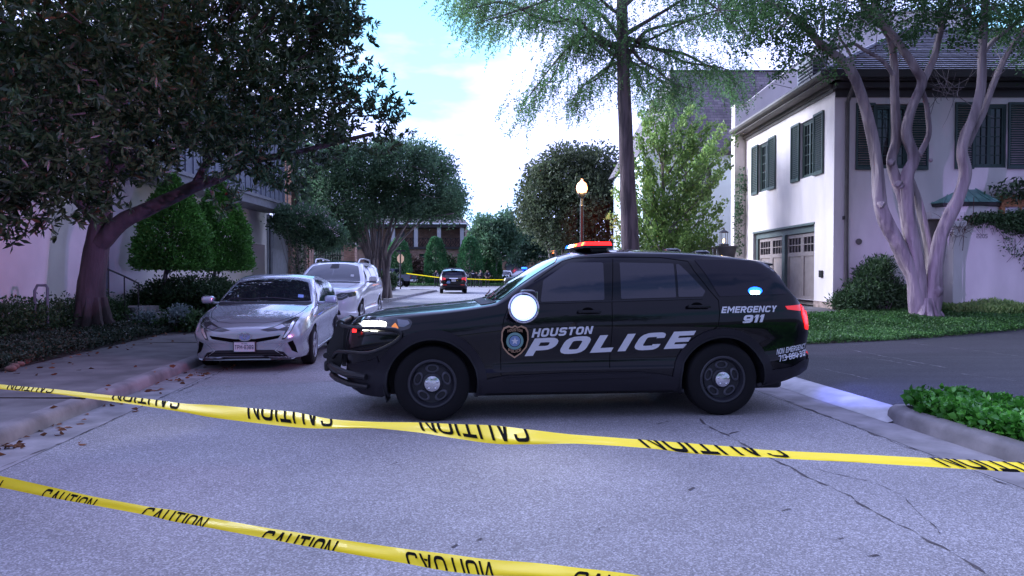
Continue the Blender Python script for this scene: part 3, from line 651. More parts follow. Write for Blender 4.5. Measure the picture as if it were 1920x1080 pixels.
M['lens_red'] = mat('red_lens', (.25, .008, .01), .15, coat=1, emit=(1, .03, .03), estr=.25)
M['tail_lit'] = mat('lit_tail_lamp', (.3, .01, .01), .2, emit=(1, .012, .012), estr=.7)
M['tail_dim'] = mat('dim_tail_lamp', (.3, .03, .04), .15, coat=1)
M['lens_amber'] = mat('amber_lens', (.5, .16, .03), .2, coat=1, emit=(1, .3, .05), estr=.25)
M['lens_clear'] = mat('clear_lens', (.25, .26, .3), .08, metal=.4, coat=1)
M['lamp_housing'] = mat('lamp_housing', (.04, .04, .045), .15, coat=1)
M['lit_head'] = mat('lit_headlamp', (.9, .9, .8), .3, emit=(1, .98, .82), estr=4)
M['lit_white'] = mat('lit_spot_lamp', (1, 1, 1), .3, emit=(.92, .95, 1), estr=22)
M['lit_ring'] = mat('lit_glare_ring', (.5, .6, .9), .2, emit=(.30, .42, 1), estr=.9)
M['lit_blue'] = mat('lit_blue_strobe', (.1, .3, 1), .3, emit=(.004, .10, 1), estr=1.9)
M['lit_bluew'] = mat('lit_pale_strobe', (.8, .8, 1), .3, emit=(.6, .6, 1), estr=5)
M['lit_red'] = mat('lit_red_strobe', (1, .1, .05), .3, emit=(1, .008, .01), estr=1.8)
M['lit_orange'] = mat('lit_orange_strobe', (1, .5, .1), .3, emit=(1, .20, .03), estr=2.2)
M['lit_cyan'] = mat('lit_cyan_core', (.2, .8, 1), .3, emit=(.25, .7, 1), estr=6)
M['plate'] = mat('plate_white', (.62, .62, .66), .45)
M['plate_ink'] = mat('plate_ink', (.02, .02, .05), .5)
M['rail'] = mat('roof_rail', (.5, .5, .52), .3, metal=.9)

def point_light(name, loc, col, energy, rad=.06, parent=None):
    l = bpy.data.lights.new(name, 'POINT'); l.color = col; l.energy = energy; l.shadow_soft_size = rad
    o = bpy.data.objects.new(name, l); C.objects.link(o); o.location = loc; o.parent = parent; return o
class CarFrame:
    def __init__(s, origin, rz): s.M = Matrix.Translation(origin) @ Matrix.Rotation(rz, 4, 'Z'); s.I = s.M.inverted()
    def side(s, x, y, yl):                       # local (x, z) where the pixel's ray meets local plane y = yl
        o = s.I @ Vector((0, 0, CH)); d = s.I.to_3x3() @ ray(x, y); p = o + d*((yl-o.y)/d.y); return (p.x, p.z)
    def front(s, x, y, xl):
        o = s.I @ Vector((0, 0, CH)); d = s.I.to_3x3() @ ray(x, y); p = o + d*((xl-o.x)/d.x); return (p.y, p.z)

# ================================================================ police car
K_SUV = dict(a=(-.90, 4.10), side=SIDE_SUV,
  zb=[(-.90, .36), (-.80, .29), (-.6, .24), (0, .24), (3.0, .24), (3.5, .30), (3.8, .36), (4.10, .45)],
  w=[(-.90, .60), (-.87, .70), (-.80, .80), (-.68, .88), (-.5, .94), (-.2, .975), (.2, .985), (3.0, .985), (3.5, .975), (3.8, .935), (3.95, .88), (4.05, .79), (4.10, .68)],
  zs=[(-.90, .78), (-.80, .90), (-.6, .98), (-.2, 1.04), (.3, 1.10), (.8, 1.17), (1.3, 1.205), (2.5, 1.235), (3.5, 1.26), (3.85, 1.24), (4.0, 1.12), (4.10, .98)],
  zt=[(-.90, .86), (-.87, .97), (-.80, 1.02), (-.6, 1.075), (-.2, 1.12), (.3, 1.165), (.52, 1.19), (.62, 1.215), (.9, 1.40), (1.2, 1.585), (1.38, 1.675), (1.6, 1.735), (2.0, 1.765), (2.6, 1.755), (3.1, 1.715), (3.45, 1.67), (3.60, 1.63), (3.68, 1.55), (3.80, 1.36), (3.90, 1.22), (4.0, 1.13), (4.06, 1.09), (4.10, 1.04)],
  crown=[(-.90, .05), (-.3, .055), (.5, .06), (.7, .06), (1.2, .055), (2, .065), (3.7, .05), (4.1, .03)],
  tum=[(-.9, .8), (.5, .8), (.9, .50), (3.6, .45), (4.10, .45)])
PC_ROT = math.atan(.30/3.007); PC_ORG = Vector((-.897, 8.08, 0))
CF = CarFrame(PC_ORG, PC_ROT)
sd = lambda x, y, yl=-.96: CF.side(x, y, yl)
RW = 3.025
def build_police():
    root = empty('police_car')
    body, bvh = car_body('body', K_SUV, M['paint_black'], root, [(0, .375, .455), (RW, .375, .455)])
    cf = lambda name, polys, m, off=.004, axis='y', side=-1, par=body, **k: conform(name, bvh, polys, axis, off, m, par, side=side, **k)
    for s in (-1, 1):
        # ---- side glass
        fw = rounded([sd(1012, 566, -.88), sd(1131, 562.5, -.88), sd(1131.5, 492.5, -.78), sd(1066, 492.5, -.76), sd(1018, 526, -.82)], .02)
        rw = rounded([sd(1162, 560.5, -.88), sd(1264.5, 557.5, -.88), sd(1262.5, 494.5, -.78), sd(1162, 492.5, -.78)], .015)
        rq = rounded([sd(1269, 557, -.88), sd(1314, 556, -.88), sd(1319, 546, -.86), sd(1288, 512, -.8), sd(1273, 496, -.78), sd(1267, 495.5, -.78)], .012)
        qg = rounded([sd(1345, 556, -.88), sd(1472, 551, -.84), sd(1455, 514, -.74), sd(1443, 494, -.7), sd(1400, 489, -.7), sd(1300, 487, -.74), sd(1318, 510, -.8)], .02)
        for p in (fw, rw, rq): cf('side_window', [p], M['car_glass'], .006, side=s)
        cf('rear_quarter_window', [qg], M['privacy_glass'], .006, side=s)
        # ---- panel gaps
        zb = .30
        gap = lambda pts, w=.007: cf('panel_gap', line(pts, w), M['gap'], .0015, side=s, step=.04, thick=False)
        gap([sd(939.5, 735), sd(939, 640), sd(944, 600), (sd(952, 575)[0], 1.13)])
        gap([sd(1141, 738), sd(1146, 640), sd(1148, 570), sd(1149, 485, -.74)])
        gap([sd(1297, 650), sd(1325, 625), sd(1345, 611), sd(1348, 590), sd(1348, 563), sd(1330, 545, -.9), sd(1300, 508, -.8), sd(1288, 490, -.74), sd(1240, 483, -.74), sd(1150, 482, -.74), sd(1075, 484, -.72), sd(1054, 490, -.72), sd(1000, 528, -.8)])
        gap([sd(668, 634), sd(700, 628), sd(772, 632)], .006)
        cf('window_trim', line([sd(1010, 568.5, -.9), sd(1150, 564.5, -.9), sd(1315, 559.5, -.9)], .012), M['plastic'], .008, side=s)
        # ---- wheel arch flares
        for (ax, r0, r1) in ((0, .452, .552), (RW, .452, .545)):
            o = []; n_ = []
            for k in range(31):
                th = R(-24) + (PI+R(48))*k/30 if ax else R(-22) + (PI+R(40))*k/30
                fl = 1.0 + .05*max(0, -math.cos(th)) * (1 if not ax else 0)
                o.append((ax+r1*fl*math.cos(th), .375+r1*math.sin(th))); n_.append((ax+r0*math.cos(th), .375+r0*math.sin(th)))
            cf('wheel_arch_trim', [[n_[i], o[i], o[i+1], n_[i+1]] for i in range(30)], M['cladding'], .020, side=s, step=None)
            cf('wheel_arch_lip', [[n_[i], ((n_[i][0]*.8+o[i][0]*.2), (n_[i][1]*.8+o[i][1]*.2)), ((n_[i+1][0]*.8+o[i+1][0]*.2), (n_[i+1][1]*.8+o[i+1][1]*.2)), n_[i+1]] for i in range(30)], M['plastic'], .026, side=s, step=None)
        # ---- sill cladding and door crease mouldings
        cf('sill_cladding', [[(.50, .285), (RW-.50, .285), (RW-.47, .40), (RW-.62, .44), (RW-.9, .475), (1.4, .475), (.72, .455), (.50, .41)]], M['cladding'], .022, side=s, step=.08)
        cf('sill_moulding', [rounded([(.72, .40), (2.2, .425), (2.25, .45), (2.1, .465), (1.2, .455), (.72, .43)], .01)], M['cladding'], .034, side=s, step=.08)
        # ---- door handles
        for (x0, x1, yy) in ((1082, 1126, 584.5), (1287, 1330, 575)):
            a = sd(x0, yy); b = sd(x1, yy-1); c_ = ((a[0]+b[0])/2, (a[1]+b[1])/2)
            cf('handle_cup', [ell(c_[0]-.01, c_[1]+.006, .062, .036)], M['gap'], .002, side=s)
            h = MB(); yb = (-.975 if s < 0 else .975); h.rbox(a[0], b[0], min(yb, yb+s*.045), max(yb, yb+s*.045), c_[1]-.014, c_[1]+.017, .011)
            h.build('door_handle', M['paint_black'], body, 40)
        # ---- head lamp
        hl = rounded([sd(677, 596, -.80), sd(735, 596, -.88), sd(768, 598, -.92), sd(774, 605, -.93), (sd(768, 616, -.92)), sd(735, 624, -.88), sd(677, 624, -.80)], .02)
        cf('headlight', [hl], M['lamp_housing'], .006, side=s, step=.04)
        if s < 0:
            cf('headlight_beam', [rounded([sd(680, 604, -.80), sd(694, 602, -.82), sd(694, 619, -.82), sd(682, 620, -.80)], .012), rounded([sd(695.5, 603, -.82), sd(709, 602, -.84), sd(710, 621, -.84), sd(696, 620, -.82)], .012), rounded([sd(711.5, 602, -.84), sd(725, 604, -.86), sd(724, 617, -.86), sd(711, 619, -.84)], .012)], M['lit_head'], .014, side=s, step=.04)
            cf('headlight_lens', [rounded([sd(745, 599, -.9), sd(765, 601, -.92), sd(769, 607, -.92), sd(758, 613, -.91), sd(748, 612, -.9)], .01)], M['lens_clear'], .012, side=s)
        cf('turn_signal', [rounded([sd(735, 612, -.88), sd(742, 605, -.89), sd(748, 614, -.9), sd(746, 619, -.9), sd(735, 619, -.88)], .01)], M['lens_amber'], .012, side=s)
        # ---- tail lamp
        tl = [sd(1501, 571, -.84), sd(1509, 571, -.76), sd(1511, 590, -.76), sd(1508, 617, -.76), sd(1504, 616, -.80), sd(1500, 590, -.84)]
        cf('tail_light', [tl], M['tail_lit'] if s < 0 else M['lens_red'], .010, side=s, step=.04)
        cf('tail_light_wing', [[sd(1472, 574, -.93), sd(1500, 571, -.86), sd(1499, 583, -.86), sd(1476, 580, -.93)]], M['lens_red'], .006, side=s, step=.04)
        # ---- rear bumper, front bumper clad
        cf('rear_bumper', [[(RW+.475, .31), (3.75, .36), (4.03, .46), (4.06, .575), (3.93, .55), (3.80, .495), (3.6, .475), (RW+.50, .46)]], M['cladding'], .018, side=s, step=.06)
        cf('front_bumper', [[(-.86, .37), (-.72, .28), (-.50, .25), (-.48, .40), (-.55, .66), (-.60, .62), (-.86, .56)]], M['cladding'], .014, side=s, step=.06)
        # ---- mirror
        m_ = MB(); yy = s*1.02
        m_.rbox(.86, 1.03, min(yy, yy+s*.2), max(yy, yy+s*.2), 1.17, 1.33, .045, seg=3); m_.rbox(.92, 1.0, min(s*.86, yy+s*.03), max(s*.86, yy+s*.03), 1.175, 1.22, .015)
        mi = m_.build('side_mirror', M['paint_black'], body, 40)
        mg = MB(); mg.rbox(1.026, 1.036, min(yy+s*.02, yy+s*.18), max(yy+s*.02, yy+s*.18), 1.19, 1.31, .004); mg.build('mirror_glass', M['mirror'], mi)
    # ---- lettering on the near door side
    def letters(name, text, corners, slant, T=.22, m=M['decal'], gap=.16, off=.0045, side=-1):
        pl, w = lettering(text, T, gap); c = corners
        out = [[tuple(bil(c, (x/w) + slant*y/w, y)) for x, y in q] for q in pl]
        return cf(name, out, m, off, side=side, step=.06, thick=False)
    for s in (-1, 1):
        def crn(*px): 
            c = [sd(*p) for p in px]
            if s > 0: c = [c[1], c[0], c[3], c[2]]
            return c
        sl = .26 if s < 0 else -.26
        if s < 0:
            letters('police_lettering', 'POLICE', [sd(984, 668), sd(1286, 652.5), sd(1286, 620.5), sd(984, 635)], .3, .25, gap=.2)
            letters('city_lettering', 'HOUSTON', [sd(996, 632.5), sd(1108, 625.5), sd(1108, 611), sd(996, 616)], .22, .23, gap=.14)
            letters('emergency_lettering', 'EMERGENCY', [sd(1350, 587, -.95), sd(1452, 584.5, -.93), sd(1452, 573, -.93), sd(1350, 575, -.95)], .28, .22, gap=.12)
            letters('emergency_number', '911', [sd(1389, 605.5, -.95), sd(1427, 603.5, -.95), sd(1427, 589.5, -.95), sd(1389, 591, -.95)], .22, .25, gap=.1)
            letters('station_lettering', 'NON EMERGENCY', [sd(1457, 665.5, -.94), sd(1513, 653, -.84), sd(1513, 643.5, -.84), sd(1457, 655, -.94)], .3, .2, gap=.14)
            letters('station_number', '713-884-3131', [sd(1459, 678, -.94), sd(1514, 665.5, -.84), sd(1514, 655.5, -.84), sd(1459, 667.5, -.94)], .3, .2, gap=.14)
        # badge: copper shield, teal ring, blue seal
        bc = sd(965, 640); bw = .148; bh = .165
        sh = [(-.78, .86), (-.45, .98), (-.2, .9), (0, 1.0), (.2, .9), (.45, .98), (.78, .86), (.92, .62), (.95, .1), (.82, -.38), (.45, -.78), (0, -1.05), (-.45, -.78), (-.82, -.38), (-.95, .1), (-.92, .62)]
        so = [(bc[0]+x*bw, bc[1]+y*bh) for x, y in sh]; si = [(bc[0]+x*bw*.90, bc[1]+y*bh*.90) for x, y in sh]
        if s < 0:
            bd = cf('badge', ring(so, si), M['decal_gold'], .005, thick=False)
            cf('badge_field', [si], M['gap'], .004, thick=False, par=bd)
            cc = (bc[0], bc[1]+.005)
            cf('badge_ring', ring(ell(*cc, .088, .088, 26), ell(*cc, .062, .062, 26)), M['decal_teal'], .0055, thick=False, par=bd)
            cf('badge_seal', [ell(*cc, .056, .056, 22)], M['decal_blue'], .0055, thick=False, par=bd)
            st = [(cc[0]+(.04 if k % 2 == 0 else .017)*math.sin(2*PI*k/10), cc[1]+(.04 if k % 2 == 0 else .017)*math.cos(2*PI*k/10)) for k in range(10)]
            cf('badge_star', [st], M['decal'], .007, thick=False, par=bd)
            for txt, base, wd, arc in (('POLICE', -.115, .13, .02), ('HOUSTON', .105, .15, -.012)):
                pl, w = lettering(txt, .2, .2)
                cf('badge_lettering', [[(bc[0]+(x/w-.5)*wd, bc[1]+base+y*.028+arc*4*(x/w-.5)**2) for x, y in q] for q in pl], M['decal_gold'], .0065, thick=False, par=bd)
    # ---- windshield and backlight
    ws = [(.70, -.80), (.62, -.45), (.60, 0), (.62, .45), (.70, .80), (1.30, .635), (1.37, .35), (1.39, 0), (1.37, -.35), (1.30, -.635)]
    cf('windshield', [rounded(ws, .03)], M['windshield'], .007, axis='z', step=.07, side=1)
    cf('cowl', [[(.50, -.78), (.60, -.80), (.66, -.80), (.585, -.45), (.565, 0), (.585, .45), (.66, .80), (.60, .80), (.50, .78), (.46, 0)]], M['plastic'], .006, axis='z', step=.08, side=1)
    for (y0, y1) in ((-.62, .05), (.05, .66)):
        w_ = MB(); w_.tube([(.60, y0, 1.235), (.66, y0+.3, 1.27), (.69, y1-.05, 1.285)], .009, 6); w_.build('wiper', M['plastic'], body)
    for s in (-1, 1): cf('hood_crease', line([(-.62, s*.56), (-.2, s*.62), (.45, s*.72)], .012), M['gap'], .002, axis='z', step=.1, side=1, thick=False)
    cf('rear_window', [rounded([(-.62, 1.22), (.62, 1.22), (.60, 1.30), (.54, 1.56), (-.54, 1.56), (-.60, 1.30)], .03)], M['car_glass'], .006, axis='x', side=1, step=.1)
    for s in (-1, 1):
        cf('rear_lamp', [rounded([(s*.56, .98), (s*.84, .98), (s*.84, 1.10), (s*.78, 1.15), (s*.56, 1.10)], .02)], M['lens_red'], .008, axis='x', side=1, step=.08)
        cf('reflector', [[(s*.48, .60), (s*.74, .60), (s*.74, .64), (s*.48, .64)]], M['lens_red'], .012, axis='x', side=1, step=.1)
    cf('tailgate_bar', [[(-.30, 1.06), (.30, 1.06), (.30, 1.10), (-.30, 1.10)]], M['chrome'], .012, axis='x', side=1, step=.1)
    cf('rear_cladding', [[(-.78, .45), (.78, .45), (.80, .62), (-.80, .62)]], M['cladding'], .015, axis='x', side=1, step=.1)
    p_ = MB(); p_.rbox(4.115, 4.135, -.155, .155, .86, 1.02, .006); p_.build('license_plate', M['plate'], body)
    cf('tailgate_decal', [rounded([(-.52, .74), (-.25, .74), (-.25, .92), (-.44, .92)], .03)], M['decal_blue'], .006, axis='x', side=1, thick=False)
    # ---- grille
    cf('grille', [rounded([(-.60, .66), (.60, .66), (.64, .92), (-.64, .92)], .04)], M['plastic'], .008, axis='x', side=-1, step=.1)
    cf('lower_grille', [rounded([(-.5, .47), (.5, .47), (.5, .60), (-.5, .60)], .03)], M['gap'], .008, axis='x', side=-1, step=.1)
    # ---- rear spoiler
    sp = MB(); rl = [(-.66, 3.62), (-.4, 3.60), (.4, 3.60), (.66, 3.62)]
    vs = []
    for y in np.linspace(-.68, .68, 15):
        c_ = .05*(1-(abs(y)/.68)**2); t_ = 3.70+.05*(1-(y/.68)**2)
        vs += [(3.36, y, 1.630+c_), (3.55, y, 1.615+c_), (t_, y, 1.595+c_), (t_-.005, y, 1.578+c_), (3.56, y, 1.555+c_*.5), (3.36, y, 1.57)]
    fs = []
    for i in range(14):
        for j in range(6): fs.append((i*6+j, i*6+(j+1) % 6, (i+1)*6+(j+1) % 6, (i+1)*6+j))
    fs += [tuple(range(5, -1, -1)), tuple(14*6+j for j in range(6))]
    sp.add(vs, fs); sp.build('spoiler', M['paint_black'], body, 35)
    # ---- under body and wheels
    ub = MB(); ub.rbox(-.72, 3.85, -.62, .62, .22, .50, .04); ub.rbox(-.5, .5, -.56, .56, .3, .7, .02); ub.build('underbody', M['plastic'], root)
    mf = MB(); mf.add([(-.50, -.95, .36), (-.46, -.95, .20), (-.44, -.68, .20), (-.50, -.68, .36), (-.49, -.95, .36), (-.45, -.95, .20), (-.43, -.68, .20), (-.49, -.68, .36)], [(0, 1, 2, 3), (7, 6, 5, 4), (0, 4, 5, 1), (1, 5, 6, 2), (2, 6, 7, 3)])
    mf.build('mud_flap', M['plastic'], root)
    for s in (-1, 1):
        wheel(root, 0, s*.845, .3815, .3815, .25, s); wheel(root, RW, s*.845, .3815, .3815, .25, s)
    # ---- light bar (housing, lenses), roof antennas
    bx, bz = 1.78, 1.765
    lb = MB()
    for s in (-1, 1):
        lb.add([(bx-.17, 0, bz), (bx-.16, s*.60, bz), (bx-.10, s*.64, bz), (bx+.15, s*.62, bz), (bx+.17, 0, bz), (bx-.17, 0, bz+.028), (bx-.16, s*.60, bz+.028), (bx-.10, s*.64, bz+.028), (bx+.15, s*.62, bz+.028), (bx+.17, 0, bz+.028)],
               [(0, 1, 2, 3, 4), (5, 9, 8, 7, 6), (0, 5, 6, 1), (1, 6, 7, 2), (2, 7, 8, 3), (3, 8, 9, 4)])
    lb.box(bx-.05, bx+.1, -.5, -.4, bz-.07, bz-.002); lb.box(bx-.05, bx+.1, .4, .5, bz-.07, bz-.002)
    bar = lb.build('light_bar', M['black_metal'], root, 30)
    def lens(y0, y1, m, dx=0):
        l_ = MB(); f0 = lambda y: bx-.155; r0 = lambda y: bx+.145
        l_.add([(f0(y0), y0, bz+.029), (f0(y1), y1, bz+.029), (r0(y1), y1, bz+.029), (r0(y0), y0, bz+.029), (f0(y0)+.015, y0, bz+.066), (f0(y1)+.015, y1, bz+.066), (r0(y1)-.015, y1, bz+.066), (r0(y0)-.015, y0, bz+.066)],
               [(0, 3, 2, 1), (4, 5, 6, 7), (0, 1, 5, 4), (1, 2, 6, 5), (2, 3, 7, 6), (3, 0, 4, 7)])
        return l_.build('beacon', m, bar)
    lens(-.60, -.52, M['lit_red']); lens(-.50, -.40, M['lit_orange']); lens(-.38, -.12, M['lit_red']); lens(-.10, .08, M['lit_orange']); lens(.10, .24, M['lit_bluew']); lens(.26, .42, M['lit_bluew']); lens(.44, .60, M['lit_blue'])
    for x in (2.75, 3.1): an = MB(); an.lathe([(.10, 0), (.095, .02), (.06, .035), (.001, .04)], 20, Matrix.Translation((x, -.12, 1.745 if x < 3 else 1.722))); an.build('roof_antenna', M['paint_black'], root, 30)
    an = MB(); an.tube([(2.88, .1, 1.73), (2.88, .1, 1.79)], .006, 6); an.build('whip_antenna', M['paint_black'], root, 30)
    # ---- push bumper
    pb = MB()
    for y in (-.42, .42):
        pl_ = [(-.93, .98), (-.98, 1.0), (-1.0, .97), (-1.12, .70), (-1.12, .50), (-1.06, .42), (-1.0, .42), (-.97, .52), (-.95, .70)]
        Mx = Matrix(((1, 0, 0, 0), (0, 0, 1, y-.02), (0, 1, 0, 0), (0, 0, 0, 1))); pb.prism(pl_, 0, .04, Mx)
    for z, xx in ((.96, -.985), (.62, -1.125)):
        pb.tube([(xx, -.45, z), (xx-.01, 0, z), (xx, .45, z)], .032, 10)
    pb.rbox(-1.15, -1.09, -.44, .44, .45, .56, .02)
    for s in (-1, 1):       # wrap-around bars that guard the lamps
        Y = lambda x: s*min(.985, pchip(K_SUV['w'], x)+.05)
        top = [(-.97, s*.45, .955), (-.92, s*.68, .95), (-.74, Y(-.74), .945), (-.45, Y(-.45)+s*.01, .945), (-.34, Y(-.34), .93), (-.30, Y(-.3), .88), (-.36, Y(-.36), .81), (-.52, Y(-.52), .73), (-.66, Y(-.66), .69), (-.86, s*.76, .69), (-.99, s*.62, .685), (-1.05, s*.46, .60)]
        # smooth the bar
        q = [Vector(p) for p in top]; sm = [q[0]]
        for i in range(1, len(q)-1): sm += [(q[i-1]+q[i]*3)/4, (q[i]*3+q[i+1])/4]
        pb.tube(sm+[q[-1]], .02, 8)
        low = [(-1.08, s*.45, .52), (-1.0, s*.64, .50), (-.86, s*.80, .47), (-.66, s*.92, .455)]
        pb.tube(low, [.035, .04, .04, .03], 8); pb.tube([(p[0]+.02, p[1], p[2]-.10) for p in low], [.035, .035, .03, .025], 8)
    pbo = pb.build('push_bumper', M['black_metal'], root, 40)
    for z, m in ((.915, 'lit_red'),):
        k = MB(); k.rbox(-.80, -.76, -.865, -.845, z-.018, z+.018, .006) if z > .8 else k.rbox(-1.06, -1.03, -.47, -.445, z-.012, z+.012, .004); k.build('marker_lamp', M[m], pbo)
    # ---- pillar spot lamp, oversized to stand in for its glare
    sc = CF.side(982, 577, -1.20); st = MB()
    c3 = Vector((sc[0], -1.20, sc[1])); aim = (CF.I @ Vector((0, 0, CH)) - c3).normalized(); Q = Matrix.Translation(c3) @ aim.to_track_quat('Z', 'Y').to_matrix().to_4x4()
    st.lathe([(.001, -.17), (.06, -.16), (.11, -.09), (.135, 0), (.138, .02), (.128, .022)], 28, Q); st.tube([c3-aim*.12, (sc[0]-.02, -.9, sc[1]+.02)], .018, 8)
    so_ = st.build('spot_lamp', M['black_metal'], root, 40); sl_ = MB(); sl_.lathe([(.100, .036), (.06, .047), (.03, .051), (.001, .052)], 32, Q); sl_.build('spot_lens', M['lit_white'], so_, 40)
    sl_ = MB(); sl_.lathe([(.129, .012), (.138, .030), (.152, .022), (.150, -.01), (.138, -.03)], 32, Q); sl_.build('bezel', M['chrome'], so_, 40)
    sl_ = MB(); sl_.lathe([(.129, .014), (.122, .026), (.1015, .034)], 32, Q); sl_.build('reflector', M['lit_ring'], so_, 40)  # blue emission on the rim paints the cooler edge of the glare
    # ---- blue strobe in the rear quarter glass
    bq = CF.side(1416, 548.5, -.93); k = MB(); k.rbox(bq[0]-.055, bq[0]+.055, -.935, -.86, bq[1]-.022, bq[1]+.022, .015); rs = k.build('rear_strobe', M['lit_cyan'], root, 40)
    k = MB(); k.add([(bq[0]+.15*math.cos(t), -.895, bq[1]+.07*math.sin(t)) for t in np.linspace(0, 2*PI, 24, False)]+[(bq[0]+.055*math.cos(t), -.925, bq[1]+.025*math.sin(t)) for t in np.linspace(0, 2*PI, 24, False)], [(i, (i+1) % 24, 24+(i+1) % 24, 24+i) for i in range(24)]); k.build('strobe_reflector_halo', M['lit_blue'], rs)  # widened glowing ring stands in for the blue halo round the strobe
    # the lamps' own light, and one added red beam
    P_ = lambda n, l, c, e, r=.05: point_light(n, l, c, e, r, root)
    def S_(n, l, tgt, c, e, ang=60, r=.05, bl=.8):      # one beam of a lamp, aimed at a world point
        q = bpy.data.lights.new(n, 'SPOT'); q.color = c; q.energy = e; q.spot_size = R(ang); q.spot_blend = bl; q.shadow_soft_size = r
        o = bpy.data.objects.new(n, q); C.objects.link(o); o.location = l; o.parent = root; d = CF.I @ Vector(tgt) - Vector(l); o.rotation_euler = d.to_track_quat('-Z', 'Y').to_euler()
    P_('red_beacon_light', (bx, .25, bz+.2), (1, .04, .05), 40, .05)
    S_('red_beam', (bx-.2, -.3, bz+.12), (-9, 10, 4.5), (1, .10, .06), 170, 80)
    S_('magenta_beam', (bx-.2, -.2, bz+.12), (-10, 16, 2.6), (.42, .36, 1), 80, 60)
    S_('violet_beam', (bx-.2, -.25, bz+.12), (-8.5, 13, 3.0), (.55, .35, 1), 520, 38)
    S_('red_bloom_beam', (bx+.2, .4, bz+.12), (5.0, 44, 4.2), (1, .06, .06), 4500, 7.5)  # added narrow beam reddens the oak in place of the beacons' bloom
    S_('blue_beam', (bx+.25, .45, bz+.12), (13.2, 18.5, 1.0), (.48, .38, 1), 1100, 36)
    S_('left_blue_beam', (bx-.2, .5, bz+.12), (-10, 20, 2.5), (.25, .3, 1), 420, 40)
    S_('spot_beam', c3+aim*.10, (0, 0, .3), (.95, .96, 1), 22, 120, .08, 1)
    S_('headlight_beam_light', (-.93, -.72, .86), (-14, 4, .2), (1, .97, .85), 30, 70, .06)
    S_('rear_beam', (4.16, -.3, 1.2), (4.6, 8.2, 0), (.16, .2, 1), 60, 75, .05)
    return root
PCAR = build_police(); PCAR.matrix_world = CF.M
tag(PCAR, 'black police sport utility car parked broadside with roof lights flashing', 'police car', 'police cars attending')
c2 = copy_tree(PCAR)
for ch in list(c2.children):
    if ch.type == 'LIGHT' or ch.name.startswith('light_x') or ch.name.startswith(('spot_lamp', 'push_bumper')):
        for q in list(ch.children): bpy.data.objects.remove(q)
        bpy.data.objects.remove(ch)
o_ = G(849.5, 548.5); c2.matrix_world = Matrix.Translation((-4.55, 54.3, 0)) @ Matrix.Rotation(R(-84), 4, 'Z')
c2['label'] = 'black police car seen from behind at the far end of the street'
# on this one the bar and lamps are off
def off_lamps(root):
    for ch in root.children_recursive:
        if ch.type == 'MESH' and ch.data.materials:
            nm = ch.data.materials[0].name
            if nm.startswith(('lit_red', 'lit_orange', 'lit_blue', 'lit_pale', 'lit_headlamp', 'lit_tail', 'lit_cyan')):
                ch.data = ch.data.copy(); ch.data.materials.clear(); ch.data.materials.append(M['lens_clear'] if 'tail' not in nm else M['tail_dim'])
                if ch.name.startswith(('rear_strobe', 'strobe_ref')): ch.data.materials[0] = M['car_glass']
off_lamps(c2)
c3_ = copy_tree(c2); c3_.matrix_world = Matrix.Translation((.35, 66, 0)) @ Matrix.Rotation(R(60), 4, 'Z')
c3_['label'] = 'farthest dark police car with a blue lamp glowing, behind the near windscreen'
fb = MB(); fb.rbox(1.5, 1.75, -.25, .25, 1.84, 2.0, .05); fb.build('beacon', M['lit_blue'], c3_)
# ================================================================ silver hatchback
K_HB = dict(a=(-.95, 3.60), side=[(0, .10), (.04, .05), (.13, .03), (.25, .03), (.38, .045), (.5, .035), (.62, .012), (.74, 0), (.84, .012), (.93, .03), (1.0, .05)],
  zb=[(-.95, .24), (-.85, .19), (-.5, .17), (3, .19), (3.4, .25), (3.60, .36)],
  w=[(-.95, .44), (-.93, .56), (-.87, .68), (-.78, .77), (-.6, .835), (-.3, .87), (0, .88), (2.7, .88), (3.1, .85), (3.4, .79), (3.55, .68), (3.60, .58)],
  zs=[(-.95, .55), (-.8, .63), (-.5, .75), (0, .86), (.6, .91), (1.2, .945), (2.2, .985), (3.0, 1.03), (3.4, 1.03), (3.55, .95), (3.60, .85)],
  zt=[(-.95, .60), (-.92, .66), (-.86, .70), (-.7, .78), (-.3, .885), (.1, .965), (.30, 1.0), (.7, 1.20), (1.05, 1.36), (1.3, 1.44), (1.6, 1.475), (2.0, 1.46), (2.6, 1.37), (3.2, 1.21), (3.45, 1.12), (3.5, 1.07), (3.56, .99), (3.60, .90)],
  crown=[(-.95, .04), (-.3, .07), (.3, .06), (1.1, .045), (2.5, .05), (3.6, .03)],
  tum=[(-.95, .7), (.2, .7), (.6, .45), (3.2, .42), (3.6, .5)])
PR_RZ = PI/2 + math.atan(.1088); PR_D = Vector((math.cos(PR_RZ), math.sin(PR_RZ), 0)); PR_N = Vector((-math.sin(PR_RZ), math.cos(PR_RZ), 0))
PR_O = Vector((-3.26, 11.7, 0)) + PR_N*.86
PF = CarFrame(PR_O, PR_RZ)
HW = 2.70
